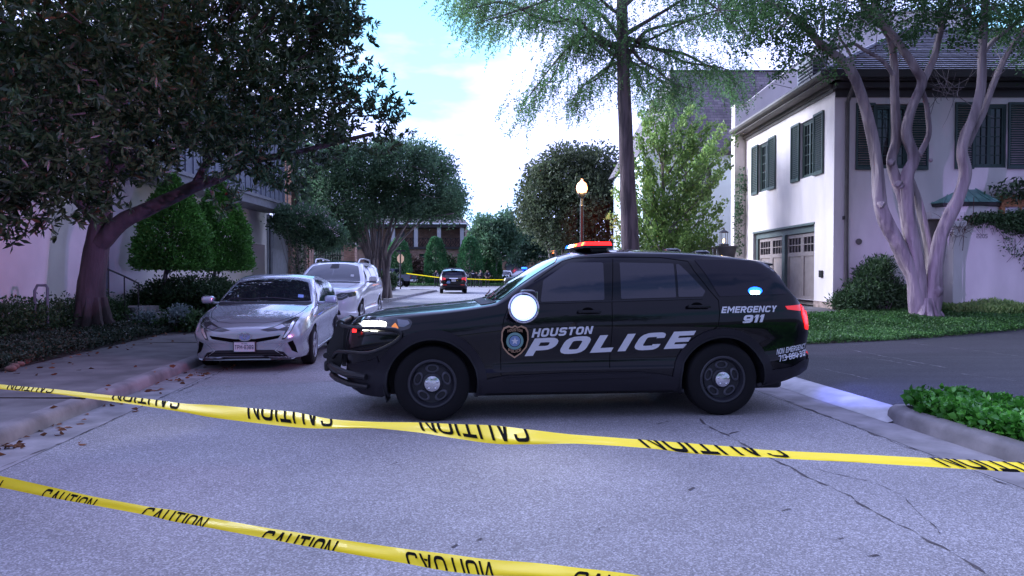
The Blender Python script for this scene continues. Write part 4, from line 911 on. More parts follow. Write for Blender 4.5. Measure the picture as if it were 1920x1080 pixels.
def build_hatch():
    root = empty('parked_car'); body, bvh = car_body('body', K_HB, M['paint_silver'], root, [(0, .315, .355), (HW, .315, .355)])
    cf = lambda name, polys, m, off=.004, axis='y', side=-1, par=body, **k: conform(name, bvh, polys, axis, off, m, par, side=side, **k)
    for s in (-1, 1):
        cf('side_window', [rounded([(.62, .95), (1.72, .98), (1.66, 1.36), (1.35, 1.37), (1.05, 1.25)], .03)], M['car_glass'], .006, side=s)
        cf('side_window', [rounded([(1.78, .98), (2.50, 1.02), (2.66, 1.10), (2.30, 1.27), (1.74, 1.36)], .03)], M['car_glass'], .006, side=s)
        cf('window_trim', line([(.55, .93), (1.7, .96), (2.6, 1.01)], .014), M['black_metal'], .008, side=s)
        cf('panel_gap', line([(.62, .26), (.50, .5), (.50, .80), (.62, .93)], .007)+line([(1.78, .26), (1.78, .6), (1.75, .97), (1.70, 1.38)], .007)+line([(2.30, .45), (2.50, .70), (2.66, 1.0)], .007)+line([(.62, .26), (2.25, .27)], .006), M['gap'], .0015, side=s, thick=False)
        for x in (1.38, 2.28):
            h = MB(); y = s*.875; h.rbox(x, x+.17, min(y, y+s*.03), max(y, y+s*.03), .84, .865, .009); h.build('door_handle', M['paint_silver'], body, 40)
        m_ = MB(); y = s*.93; m_.rbox(.62, .80, min(y, y+s*.20), max(y, y+s*.20), .97, 1.10, .045, seg=3); m_.rbox(.68, .76, min(s*.80, y+s*.02), max(s*.80, y+s*.02), .96, 1.0, .012); m_.build('side_mirror', M['paint_silver'], body, 40)
        # headlamp: swept wedge from the nose up the wing, with a bright hook
        fp = lambda lst, xl: [(q[0]*(1 if s < 0 else -1), q[1]) for q in [PF.front(x, y, xl) for x, y in lst]]
        cf('headlight', [fp([(496, 616), (520, 610), (546, 598), (560, 588), (557, 604), (549, 622), (541, 633), (535, 634), (541, 618), (530, 617), (510, 619)], -.66)], M['lamp_housing'], .006, axis='x', side=-1, step=.05)
        cf('headlight_lens', [fp([(519, 613), (533, 608), (540, 612), (528, 616)], -.68)], M['lens_clear'], .014, axis='x', side=-1, step=.05)
        cf('daytime_lamp', [fp([(552, 600), (556, 598), (550, 618), (541, 630), (538, 630), (545, 617)], -.64)], M['chrome'], .014, axis='x', side=-1, step=.05)
        cf('fog_recess', [fp([(544, 640), (553, 636), (560, 660), (551, 655)], -.70)], M['gap'], .006, axis='x', side=-1, step=.05)
        cf('bumper_crease', line([fp([(500, 640)], -.8)[0], fp([(536, 640)], -.75)[0], fp([(520, 655)], -.8)[0], fp([(545, 670)], -.75)[0]], .010), M['rail'], .006, axis='x', side=-1)
        cf('tail_light', [[(3.20, .98), (3.48, .95), (3.55, .80), (3.50, .60), (3.42, .85)]], M['tail_dim'], .006, side=s, step=.05)
        cf('sill_trim', [[(.40, .19), (2.32, .20), (2.30, .26), (.42, .25)]], M['paint_silver'], .016, side=s)
    cf('windshield', [rounded([(.44, -.74), (.36, -.45), (.34, 0), (.36, .45), (.44, .74), (1.02, .59), (1.09, .35), (1.11, 0), (1.09, -.35), (1.02, -.59)], .03)], M['windshield'], .006, axis='z', side=1, step=.07)
    cf('cowl', [[(.24, -.70), (.36, -.76), (.42, -.755), (.335, -.45), (.315, 0), (.335, .45), (.42, .755), (.36, .76), (.24, .70), (.20, 0)]], M['plastic'], .005, axis='z', side=1, step=.08)
    cf('inspection_sticker', [[(.50, -.60), (.58, -.59), (.58, -.50), (.50, -.51)]], M['decal_blue'], .010, axis='z', side=1)
    cf('hood_gap', line([(-.80, 0), (-.80, .25), (-.74, .45), (-.55, .60), (-.2, .70), (.2, .74)], .008)+line([(-.80, 0), (-.80, -.25), (-.74, -.45), (-.55, -.60), (-.2, -.70), (.2, -.74)], .008), M['gap'], .002, axis='z', side=1, thick=False)
    cf('wiper', line([(.40, -.55), (.46, -.1), (.44, .2)], .02)+line([(.40, .1), (.46, .45), (.48, .62)], .02), M['plastic'], .016, axis='z', side=1)
    cf('upper_grille', [[(-.52, .555), (-.14, .50), (.14, .50), (.52, .555), (.48, .505), (.14, .445), (-.14, .445), (-.48, .505)]], M['gap'], .006, axis='x', side=-1)
    cf('lower_grille', [rounded([(-.62, .20), (.62, .20), (.56, .30), (.40, .335), (-.40, .335), (-.56, .30)], .02)], M['plastic'], .006, axis='x', side=-1)
    cf('grille_bar', line([(-.56, .285), (.56, .285)], .008)+line([(-.6, .25), (.6, .25)], .008), M['gap'], .010, axis='x', side=-1, thick=False)
    cf('front_lip', [[(-.70, .205), (-.62, .185), (.62, .185), (.70, .205), (.64, .165), (-.64, .165)]], M['paint_silver'], .02, axis='x', side=-1)
    em = cf('emblem', ring(ell(0, .535, .100, .066, 28), ell(0, .535, .080, .050, 28)), M['chrome'], .014, axis='x', side=-1)
    cf('emblem_field', [ell(0, .535, .080, .050, 24)], M['decal_blue'], .009, axis='x', side=-1, par=em)
    cf('emblem_oval', ring(ell(0, .558, .060, .019, 20), ell(0, .558, .048, .010, 20))+ring(ell(0, .532, .022, .044, 20), ell(0, .532, .013, .035, 20)), M['chrome'], .012, axis='x', side=-1, par=em)
    p = MB(); p.rbox(-.992, -.975, -.165, .165, .30, .47, .008); pf = p.build('plate_frame', M['black_metal'], body)
    p = MB(); p.rbox(-.997, -.990, -.150, .150, .315, .455, .003); p.build('license_plate', M['plate'], pf)
    pl, w = lettering('TPM-8389', .17, .2); g = MB()
    for q in pl: g.add([(-.9985, .135-.27*x/w, .352+.062*y) for x, y in q], [tuple(range(len(q)))])
    pl, w = lettering('TEXAS', .2, .3)
    for q in pl: g.add([(-.9985, .045-.09*x/w, .428+.018*y) for x, y in q], [tuple(range(len(q)))])
    g.build('plate_number', M['plate_ink'], pf)
    cf('rear_window', [rounded([(2.45, -.50), (3.32, -.58), (3.36, 0), (3.32, .58), (2.45, .50)], .03)], M['car_glass'], .006, axis='z', side=1, step=.1)
    ub = MB(); ub.rbox(-.6, 3.3, -.55, .55, .17, .45, .04); ub.build('underbody', M['plastic'], root)
    for s in (-1, 1): wheel(root, 0, s*.775, .317, .317, .20, s, 'alloy', .205); wheel(root, HW, s*.775, .317, .317, .20, s, 'alloy', .205)
    return root
PR = build_hatch(); PR.matrix_world = PF.M
tag(PR, 'silver hatchback parked nose-out against the left kerb in front of the white one', 'car', 'cars parked along the left kerb')

# ================================================================ white sport utility
def build_white():
    root = empty('parked_suv'); K = dict(K_SUV); K['zb'] = [(-.90, .36), (-.7, .27), (0, .24), (3.0, .24), (3.6, .32), (4.10, .42)]
    body, bvh = car_body('body', K, M['paint_white'], root, [(0, .375, .43), (RW, .375, .43)])
    cf = lambda name, polys, m, off=.004, axis='y', side=-1, par=body, **k: conform(name, bvh, polys, axis, off, m, par, side=side, **k)
    for s in (-1, 1):
        cf('side_window', [rounded([(.95, 1.23), (1.85, 1.26), (1.83, 1.63), (1.50, 1.63), (1.15, 1.47)], .03)], M['car_glass'], .006, side=s)
        cf('side_window', [rounded([(1.93, 1.26), (2.75, 1.28), (2.72, 1.62), (1.91, 1.63)], .03)], M['car_glass'], .006, side=s)
        cf('side_window', [rounded([(2.84, 1.29), (3.62, 1.31), (3.42, 1.58), (2.82, 1.61)], .03)], M['car_glass'], .006, side=s)
        cf('window_trim', line([(.9, 1.21), (1.9, 1.24), (3.65, 1.29)], .016), M['chrome'], .008, side=s)
        cf('panel_gap', line([(.70, .30), (.68, .9), (.80, 1.18)], .008)+line([(1.88, .30), (1.90, 1.22), (1.87, 1.64)], .008)+line([(2.60, .55), (2.80, .85), (2.82, 1.26)], .008), M['gap'], .0015, side=s, thick=False)
        for ax in (0, RW):
            o = []; i_ = []
            for k in range(25):
                th = R(-18)+(PI+R(36))*k/24; o.append((ax+.475*math.cos(th), .375+.475*math.sin(th))); i_.append((ax+.428*math.cos(th), .375+.428*math.sin(th)))
            cf('wheel_arch_trim', [[i_[k], o[k], o[k+1], i_[k+1]] for k in range(24)], M['paint_white'], .012, side=s, step=None)
        cf('sill_trim', [[(.47, .28), (RW-.47, .28), (RW-.47, .36), (.47, .36)]], M['cladding'], .015, side=s)
        for x in (1.55, 2.5):
            h = MB(); y = s*.975; h.rbox(x, x+.2, min(y, y+s*.03), max(y, y+s*.03), 1.04, 1.07, .01); h.build('door_handle', M['paint_white'], body, 40)
        m_ = MB(); y = s*1.0; m_.rbox(.86, 1.03, min(y, y+s*.22), max(y, y+s*.22), 1.20, 1.35, .05, seg=3); m_.rbox(.9, 1.0, min(s*.86, y+s*.04), max(s*.86, y+s*.04), 1.18, 1.23, .015); mm = m_.build('side_mirror', M['paint_white'], body, 40)
        k = MB(); k.rbox(.87, 1.02, min(y, y+s*.19), max(y, y+s*.19), 1.17, 1.205, .015); k.build('mirror_base', M['plastic'], mm)
        r = MB(); r.tube([(1.45, s*.60, 1.70), (1.60, s*.62, 1.80), (2.2, s*.63, 1.835), (3.2, s*.62, 1.80), (3.45, s*.60, 1.70)], .02, 8); r.build('roof_rail', M['rail'], body, 60)
        cf('headlight', [rounded([(s*.46, .78), (s*.46, .90), (s*.60, .95), (s*.74, .95), (s*.76, .84), (s*.62, .77)], .02)], M['lamp_housing'], .008, axis='x', side=-1, step=.06)
        cf('headlight_lens', line([(s*.49, .84), (s*.62, .84), (s*.74, .90)], .022)+line([(s*.6, .88), (s*.68, .92)], .02), M['lens_clear'], .014, axis='x', side=-1)
        cf('headlight_side', [rounded([(-.80, .84), (-.55, .88), (-.50, .97), (-.62, .97), (-.80, .95)], .02)], M['lamp_housing'], .006, side=s, step=.05)
        cf('tail_light', [[(3.62, 1.3), (3.78, 1.5), (3.84, 1.5), (3.98, 1.0), (4.02, .8), (3.86, .85), (3.8, 1.2)]], M['tail_dim'], .006, side=s, step=.05)
    cf('windshield', [rounded([(.70, -.80), (.62, -.45), (.60, 0), (.62, .45), (.70, .80), (1.30, .635), (1.37, .35), (1.39, 0), (1.37, -.35), (1.30, -.635)], .03)], M['windshield_dim'], .007, axis='z', step=.07, side=1)
    cf('sunroof', [rounded([(1.52, -.48), (2.9, -.48), (2.9, .48), (1.52, .48)], .06)], M['car_glass'], .005, axis='z', side=1, step=.15)
    cf('sensor_housing', [rounded([(1.14, -.12), (1.36, -.10), (1.36, .10), (1.14, .12)], .03)], M['plastic'], .012, axis='z', side=1)
    cf('parking_sticker', [[(.82, -.60), (.90, -.59), (.90, -.50), (.82, -.51)]], M['plate'], .012, axis='z', side=1)
    cf('cowl', [[(.50, -.78), (.60, -.80), (.66, -.80), (.585, -.45), (.565, 0), (.585, .45), (.66, .80), (.60, .80), (.50, .78), (.46, 0)]], M['plastic'], .006, axis='z', step=.08, side=1)
    cf('grille', [rounded([(-.40, .66), (.40, .66), (.42, .90), (-.42, .90)], .05)], M['gap'], .008, axis='x', side=-1)
    cf('grille_frame', ring(rounded([(-.42, .64), (.42, .64), (.44, .92), (-.44, .92)], .05), rounded([(-.40, .66), (.40, .66), (.42, .90), (-.42, .90)], .05)), M['chrome'], .012, axis='x', side=-1)
    cf('lower_grille', [rounded([(-.60, .42), (.60, .42), (.56, .54), (-.56, .54)], .03)], M['plastic'], .008, axis='x', side=-1)
    cf('hood_gap', line([(-.78, .0), (-.76, .5), (-.5, .68), (.4, .76)], .008)+line([(-.78, 0), (-.76, -.5), (-.5, -.68), (.4, -.76)], .008), M['gap'], .002, axis='z', side=1, thick=False)
    ub = MB(); ub.rbox(-.7, 3.8, -.6, .6, .22, .5, .04); ub.build('underbody', M['plastic'], root)
    for s in (-1, 1): wheel(root, 0, s*.84, .3815, .3815, .25, s, 'alloy', .26); wheel(root, RW, s*.84, .3815, .3815, .25, s, 'alloy', .26)
    return root
WS = build_white(); WS.matrix_world = Matrix.Translation((-4.92, 18.7, 0)) @ Matrix.Rotation(PI/2 + .03, 4, 'Z') @ Matrix.Diagonal((1, 1, 1.04, 1))
tag(WS, 'white sport utility car with roof rails parked behind the silver hatchback', 'car', 'cars parked along the left kerb')

# ================================================================ pickup far off
def build_pickup():
    root = empty('pickup_truck'); T = Matrix(((1, 0, 0, 0), (0, 0, 1, 0), (0, 1, 0, 0), (0, 0, 0, 1)))
    def slab(name, poly, y0, y1, m, mb=None):
        g = MB(); g.prism(poly, y0, y1, T); bm = bmesh.new(); me = g.mesh('t'); bm.from_mesh(me); bmesh.ops.bevel(bm, geom=list(bm.edges), offset=.03, segments=2, affect='EDGES'); g2 = MB(); g2.addbm(bm); return g2.build(name, m, root, 40)
    b = slab('body', [(-.9, .55), (-.9, 1.05), (-.8, 1.15), (.4, 1.25), (.5, 1.28), (3.0, 1.30), (3.05, 1.30), (4.85, 1.30), (4.88, .62), (4.2, .62), (4.08, .95), (3.35, .95), (3.22, .5), (.45, .5), (.35, .9), (-.35, .9), (-.45, .55)], -.98, .98, M['paint_truck'])
    slab('cab', [(.45, 1.27), (1.15, 1.86), (1.5, 1.94), (2.6, 1.94), (2.95, 1.85), (3.05, 1.28)], -.82, .82, M['paint_truck'])
    for s in (-1, 1):
        g = MB(); y = s*.825; g.prism([(.85, 1.34), (1.3, 1.80), (2.75, 1.82), (2.85, 1.34)], min(y, y+s*.01), max(y, y+s*.01), T); g.build('side_window', M['car_glass'], b)
        g = MB(); g.rbox(4.86, 4.90, min(s*.80, s*.97), max(s*.80, s*.97), .92, 1.2, .01); g.build('tail_light', M['tail_dim'], b)
        wheel(root, 0, s*.84, .40, .40, .27, s, 'alloy', .25); wheel(root, 3.7, s*.84, .40, .40, .27, s, 'alloy', .25)
    g = MB(); g.rbox(3.02, 3.07, -.68, .68, 1.36, 1.84, .01); g.build('rear_window', M['car_glass'], b)
    g = MB(); g.rbox(4.84, 5.05, -.95, .95, .58, .78, .03); g.build('rear_bumper', M['chrome'], b, 40)
    g = MB(); g.rbox(5.04, 5.06, -.155, .155, .62, .76, .004); g.build('license_plate', M['plate'], b)
    g = MB(); g.box(4.885, 4.895, -.75, .75, .86, 1.22); g.build('tailgate', M['paint_truck'], b)
    return root
pk = build_pickup(); pk.matrix_world = Matrix.Translation((-15.0, 75.5, 0)) @ Matrix.Rotation(R(-14), 4, 'Z')
tag(pk, 'dark blue-grey pickup truck half hidden beyond the street corner at left', 'pickup truck')
wc = copy_tree(WS); wc.matrix_world = Matrix.Translation((-.85, 96, 0)) @ Matrix.Rotation(PI/2, 4, 'Z'); wc['label'] = 'small white car facing us at the very end of the street'; wc['group'] = 'cars parked far off'
# ================================================================ right house
def louvres(mb, x0, x1, z0, z1, y0, y1, n, fr=.05):
    """shutter in local x (width) z (height), y thickness: frame + tilted slats"""
    mb.box(x0, x0+fr, y0, y1, z0, z1); mb.box(x1-fr, x1, y0, y1, z0, z1); mb.box(x0+fr, x1-fr, y0, y1, z0, z0+fr*1.8); mb.box(x0+fr, x1-fr, y0, y1, z1-fr*1.4, z1)
    h = (z1-fr*1.4-z0-fr*1.8)/n
    for i in range(n):
        z = z0+fr*1.8+h*i; ym = (y0+y1)/2
        mb.add([(x0+fr, y0+.004, z+.004), (x1-fr, y0+.004, z+.004), (x1-fr, y1-.006, z+h*.85), (x0+fr, y1-.006, z+h*.85), (x0+fr, y0+.012, z+.004), (x1-fr, y0+.012, z+.004), (x1-fr, y1, z+h*.85-.004), (x0+fr, y1, z+h*.85-.004)],
               [(0, 1, 2, 3), (7, 6, 5, 4), (0, 4, 5, 1), (3, 2, 6, 7), (0, 3, 7, 4), (1, 5, 6, 2)])
def add_window(parent, T, w, h, cols, rows, leaf=2, sw=.42, frame=M['green_paint'], shut=True, glass=M['glass_dark'], nsl=26, ajar=0.0, inset=.09):
    """local x right, y outward = -y, z up; origin at the lower-left of the opening"""
    g = MB(); f = .06
    g.box(0, f, -.03, .05, 0, h); g.box(w-f, w, -.03, .05, 0, h); g.box(f, w-f, -.03, .05, 0, f); g.box(f, w-f, -.03, .05, h-f, h)
    lw = (w-2*f)/leaf
    for L_ in range(leaf):
        x0 = f+L_*lw; s = .045
        g.box(x0, x0+s, -.012, .04, f, h-f); g.box(x0+lw-s, x0+lw, -.012, .04, f, h-f); g.box(x0+s, x0+lw-s, -.012, .04, f, f+s); g.box(x0+s, x0+lw-s, -.012, .04, h-f-s, h-f)
        for c in range(1, cols): xx = x0+s+(lw-2*s)*c/cols; g.box(xx-.010, xx+.010, 0, .03, f+s, h-f-s)
        for r_ in range(1, rows): zz = f+s+(h-2*f-2*s)*r_/rows; g.box(x0+s, x0+lw-s, .004, .026, zz-.010, zz+.010)
    g.box(-.03, w+.03, -.06, .0, -.05, -.004)
    fo = g.build('window', frame, parent, M=T)
    p = MB(); p.box(f, w-f, .028, .034, f, h-f); p.build('pane', glass, fo, M=T)
    if shut:
        for s in (0, 1):
            m = MB(); louvres(m, 0, sw, -.04, h+.04, -.05, 0, nsl)
            hinge = Matrix.Translation((w+.01, -inset-.012, 0)) @ Matrix.Rotation(-ajar, 4, 'Z') if s else Matrix.Translation((-.01, -inset-.012, 0)) @ Matrix.Rotation(ajar, 4, 'Z') @ Matrix.Translation((-sw, 0, 0))
            m.build('shutter', M['green_paint'], fo, M=T @ hinge)
    return fo
XW, YF, ZG = 8.85, 19.6, .5
def wallquads(mb, x0, x1, z0, z1, holes, y, depth, T=None):
    """wall face at local y with rectangular holes and reveals of the given depth"""
    xs = sorted(set([x0, x1]+[h[0] for h in holes]+[h[1] for h in holes])); zs = sorted(set([z0, z1]+[h[2] for h in holes]+[h[3] for h in holes]))
    for i in range(len(xs)-1):
        for j in range(len(zs)-1):
            cx = (xs[i]+xs[i+1])/2; cz = (zs[j]+zs[j+1])/2
            if any(h[0] < cx < h[1] and h[2] < cz < h[3] for h in holes): continue
            mb.add([(xs[i], y, zs[j]), (xs[i+1], y, zs[j]), (xs[i+1], y, zs[j+1]), (xs[i], y, zs[j+1])], [(0, 1, 2, 3)], T)
    for a, b, c, d in holes:
        mb.add([(a, y, c), (b, y, c), (b, y, d), (a, y, d), (a, y+depth, c), (b, y+depth, c), (b, y+depth, d), (a, y+depth, d)], [(0, 1, 5, 4), (1, 2, 6, 5), (2, 3, 7, 6), (3, 0, 4, 7)], T)
H = empty('house', (XW, YF, ZG), 0, 'white stucco two-storey house with green shutters and slate roof at right', 'house')
def child(o, root): o.parent = root; o.matrix_parent_inverse = root.matrix_world.inverted(); return o
bpy.context.view_layer.update()
def HB(mb, name, m, sharp=None, Mx=None, root=None): return child(mb.build(name, m, None, sharp, Mx), root or H)
# local frames: side wall (faces -X): local x runs from far to near corner -> world -Y ; local y inward -> +X
YB = 27.0                                     # far end of the side wall
TS = Matrix.Translation((XW, YB, 0)) @ Matrix(((0, 1, 0, 0), (-1, 0, 0, 0), (0, 0, 1, 0), (0, 0, 0, 1)))
sl_ = YB-YF
sy = lambda px: YB - F*XW/(px-960)            # px column on that wall -> local x
g0, g1 = sy(1411.5), sy(1526.3)
w1a, w1b = sy(1421), sy(1435); w2a, w2b = sy(1500), sy(1519)
zt_, zb_ = 6.06, 4.36
gt = 2.92
mb = MB()
wallquads(mb, 0, sl_, ZG+.18, 6.62, [(g0, g1, ZG+.18, gt), (w1a, w1b+.28, zb_, zt_), (w2a-.05, w2b+.22, zb_, zt_)], 0, .28, TS)
TFm = Matrix.Translation((XW, YF, 0))
fx = lambda px, D=YF: (px-960)/F*D - XW
fw1 = (fx(1637), fx(1700)); fw2 = (fx(1822), fx(1884))
wallquads(mb, 0, 8.5, ZG+.18, 6.62, [(fw1[0], fw1[1], 4.36, 6.12), (fw2[0], fw2[1], 4.38, 6.12)], 0, .18, TFm)
mb.box(XW, XW+8.5, 26.99, 27.0, .5, 6.6); mb.box(XW+8.49, XW+8.5, YF, 27, .5, 6.6)
W0 = HB(mb, 'wall', M['stucco'])
b = MB(); b.box(XW-.02, XW-.002, YF-.03, YB-g1-.02, .3, ZG+.178); b.box(XW-.02, XW+8.5, YF-.03, YF-.002, .3, ZG+.178); HB(b, 'brick_plinth', mat('plinth_brick', (.40, .30, .26), .9, noise=.3, nscale=9))
# garage opening: jambs, lintel, centre post and two pairs of panelled leaves
gd = MB(); Wg = g1-g0; dz = ZG+.02
gd.box(g0+.003, g0+.20, .10, .26, dz, gt-.003); gd.box(g1-.10, g1-.003, .10, .26, dz, gt-.003); gd.box(g0+.20, g1-.10, .10, .26, gt-.20, gt-.003); mid = (g0+g1)/2+.05; gd.box(mid-.12, mid+.12, .08, .26, dz, gt-.2)
gd.box(g0-.02, g1+.02, -.02, .10, gt-.004, gt+.06)
J = HB(gd, 'garage_frame', M['green_jamb'], None, TS)
for (a, b_) in ((g0+.2, mid-.12), (mid+.12, g1-.1)):
    d = MB(); y0, y1 = .17, .24; half = (b_-a)/2
    for k in (0, 1):
        x0, x1 = a+k*half+.006, a+(k+1)*half-.006; s = .11; zt2 = gt-.205; zp = dz+1.62
        d.box(x0, x0+s, y0, y1, dz, zt2); d.box(x1-s, x1, y0, y1, dz, zt2); d.box(x0+s, x1-s, y0, y1, dz, dz+.26); d.box(x0+s, x1-s, y0, y1, zp-.13, zp); d.box(x0+s, x1-s, y0, y1, zt2-.12, zt2)
        d.box(x0+s, x1-s, y0+.03, y1-.01, dz+.26, zp-.13)
        for c in range(1, 4): xx = x0+s+(x1-x0-2*s)*c/4; d.box(xx-.014, xx+.014, y0+.004, y1-.004, zp, zt2-.12)
        zz = (zp+zt2-.12)/2; d.box(x0+s, x1-s, y0+.006, y1-.006, zz-.014, zz+.014)
    D_ = HB(d, 'garage_door', M['taupe'], None, TS)
    p = MB(); p.box(a+.1, b_-.1, y0+.045, y0+.05, dz+1.5, gt-.25); child(p.build('pane', M['glass_dark'], None, M=TS), H); bpy.context.scene.objects[-1] if False else None
# cornice, gutter and fascia along both sides
def cornice(T, L0, L1, m1, m2):
    c = MB(); c.box(L0, L1, -.05, -.003, 6.46, 6.62, T); c.box(L0, L1, -.12, -.05, 6.56, 6.66, T); HB(c, 'cornice', m1)
    s_ = MB(); s_.box(L0-.02, L1+.5, -.47, 0, 6.66, 6.70, T); HB(s_, 'soffit', m1)
    gu = MB(); n = [(-.62, 6.88), (-.64, 6.80), (-.60, 6.74), (-.53, 6.71), (-.472, 6.71), (-.472, 6.88), (-.49, 6.88), (-.50, 6.75), (-.58, 6.78), (-.60, 6.88)]
    vs = [(L0-.02, y, z) for y, z in n]+[(L1+.55, y, z) for y, z in n]; k = len(n)
    gu.add(vs, [(i, (i+1) % k, k+(i+1) % k, k+i) for i in range(k)]+[tuple(range(k-1, -1, -1)), tuple(range(k, 2*k))], T); HB(gu, 'gutter', m2)
cornice(TS, 0, sl_, M['trim_brown'], M['trim_brown'])
TF = TFm
c = MB(); c.box(.0, 8.5, -.05, -.003, 6.30, 6.62, TF); c.box(-.08, 8.5, -.30, -.05, 6.50, 6.64, TF); c.box(-.2, 8.5, -.46, 0, 6.66, 6.70, TF); c.box(-.55, 8.5, -.62, -.47, 6.70, 6.88, TF); HB(c, 'eave', M['fascia_dark'])
# hip roof
rf = MB(); e0 = 6.84; ex, ey = XW-.56, YF-.56; rx0, rz, ry = 12.9, 9.45, 23.6
A_ = (ex, ey, e0); B_ = (20.0, ey, e0); C_ = (20.0, 27.6, e0); D_ = (ex, 27.2, e0); E_ = (rx0, ry, rz); F_ = (18.5, ry, rz); Dn = (ex, 27.2, e0)
rf.add([A_, B_, F_, E_, D_, C_], [(0, 1, 2, 3), (0, 3, 4), (4, 3, 2, 5)]); RO = HB(rf, 'roof', M['slate'])
# slate courses as real butts on the front slope
cs = MB()
for i in range(1, 24):
    t = i/24; a = Vector(A_).lerp(Vector(E_), t); b = Vector(B_).lerp(Vector(F_), t); n = Vector((0, -.52, .85)).normalized()*.028
    dn = (Vector(A_)-Vector(E_)); dn = Vector((0, ey-ry, e0-rz)).normalized()*.05
    cs.add([a, b, b+n, a+n, a-dn, b-dn], [(0, 1, 2, 3), (3, 2, 5, 4)])
HB(cs, 'slate_course', M['trim_brown'])
hp = MB(); hp.tube([Vector(A_)+Vector((0, 0, .03)), Vector(E_)+Vector((0, 0, .03))], .07, 6); hp.tube([Vector(E_)+Vector((0, 0, .03)), Vector(F_)+Vector((0, 0, .03))], .08, 6); HB(hp, 'ridge_cap', M['slate'])
# party wall standing proud of the roof at the far end
pw = MB(); prof = [(XW-.42, .4), (XW-.42, 7.80), (XW+.02, 7.86), (XW+1.9, 9.35), (XW+4.3, 11.3), (XW+8.5, 11.3), (XW+8.5, .4)]
T2 = Matrix(((1, 0, 0, 0), (0, 0, 1, 0), (0, 1, 0, 0), (0, 0, 0, 1))); pw.prism(prof, 27.02, 27.42, T2); PWl = HB(pw, 'party_wall', M['stucco'])
cp = MB()
for i in range(1, 5):
    a, b = prof[i], prof[i+1]; dx, dz2 = b[0]-a[0], b[1]-a[1]; l_ = math.hypot(dx, dz2); nx, nz_ = -dz2/l_*.06, dx/l_*.06
    cp.prism([(a[0], a[1]+.003), (b[0], b[1]+.003), (b[0]+nx, b[1]+nz_), (a[0]+nx, a[1]+nz_)], 26.96, 27.48, T2)
HB(cp, 'coping', M['stucco'])
# windows
for (a, b, zz) in ((w1a, w1b+.28, zb_), (w2a-.05, w2b+.22, zb_)):
    add_window(H, TS @ Matrix.Translation((a, .09, zz)), b-a, zt_-zb_, 2, 5, 2, .64)
for (a, b), zz in ((fw1, 4.36), (fw2, 4.38)):
    add_window(H, TFm @ Matrix.Translation((a, .07, zz)), b-a, 1.74, 2, 6, 2, .52, inset=.07)
for o in list(H.children):
    pass
for o in [o for o in C.objects if o.parent is H and o.name.startswith('window')]: o.matrix_parent_inverse = H.matrix_world.inverted()
# downspouts, louvred dormer, small fittings
d = MB(); xx = fx(1583)+XW; d.tube([(xx-.0, YF-.50, 6.70), (xx, YF-.42, 6.5), (xx, YF-.09, 6.15), (xx, YF-.09, .62)], .055, 10); HB(d, 'downspout', M['trim_brown'], 60)
d = MB(); dm = [(XW+.05, 21.2), (XW+.5, 21.2), (XW+.5, 22.3), (XW+.05, 22.3)]; d.prism(dm, 7.0, 7.85); d.box(XW-.02, XW+.05, 21.15, 22.35, 7.78, 7.9); HB(d, 'dormer', M['trim_grey'])
d = MB()
for i in range(6): z = 7.1+i*.11; d.add([(XW+.0, 21.22, z), (XW+.0, 22.28, z), (XW+.06, 22.28, z+.085), (XW+.06, 21.22, z+.085)], [(0, 1, 2, 3)])
for i in range(6): z = 7.1+i*.11; d.add([(XW+.06, 21.14, z), (XW+.48, 21.14, z), (XW+.48, 21.19, z+.085), (XW+.06, 21.19, z+.085)], [(0, 1, 2, 3)])
HB(d, 'dormer_louvre', M['black_metal'])
p = P(1610, 453, YF-.02); d = MB(); d.lathe([(.001, .05), (.07, .045), (.085, .02), (.085, 0)], 20, Matrix.Translation(p) @ Matrix.Rotation(PI/2, 4, 'X')); HB(d, 'wall_vent', M['trim_brown'], 40)
p = P(1541, 513.5, F*XW/581); d = MB(); d.rbox(XW-.06, XW-.003, p.y-.09, p.y+.09, p.z-.10, p.z+.10, .01); HB(d, 'meter_box', M['black_metal'])
p = P(1585, 408, YF-.1); d = MB(); d.rbox(p.x-.04, p.x+.04, YF-.12, YF-.003, p.z-.05, p.z+.05, .01); HB(d, 'wall_hook', M['black_metal'])
d = MB(); d.lathe([(.001, 0), (.05, .01), (.05, .05)], 12, Matrix.Translation(Vector((XW-.30, YB-sy(1409), 6.62)))); HB(d, 'soffit_lamp', M['lens_clear'])
# entry pavilion with copper tent roof
EC = Vector((12.52, 20.15)); ez = 3.38; en = MB()
seg = 10; rr = 1.0
en.lathe([(rr-.02, .45), (rr-.02, 2.95), (rr+.03, 2.96), (rr+.03, ez-.06)], 40, Matrix.Translation((EC.x, EC.y, 0))); EN = HB(en, 'entry_pavilion', M['stucco'], 40)
en = MB(); en.lathe([(rr+.05, ez-.10), (rr+.16, ez-.08), (rr+.18, ez), (rr+.02, ez+.0)], 8, Matrix.Translation((EC.x, EC.y, 0)) @ Matrix.Rotation(PI/8, 4, 'Z')); HB(en, 'pavilion_eave', M['fascia_dark'])
en = MB(); en.lathe([(rr+.20, ez+.01), (.20, ez+.66), (.001, ez+.70)], 8, Matrix.Translation((EC.x, EC.y, 0)) @ Matrix.Rotation(PI/8, 4, 'Z')); cr_ = HB(en, 'copper_roof', M['copper'])
en = MB()
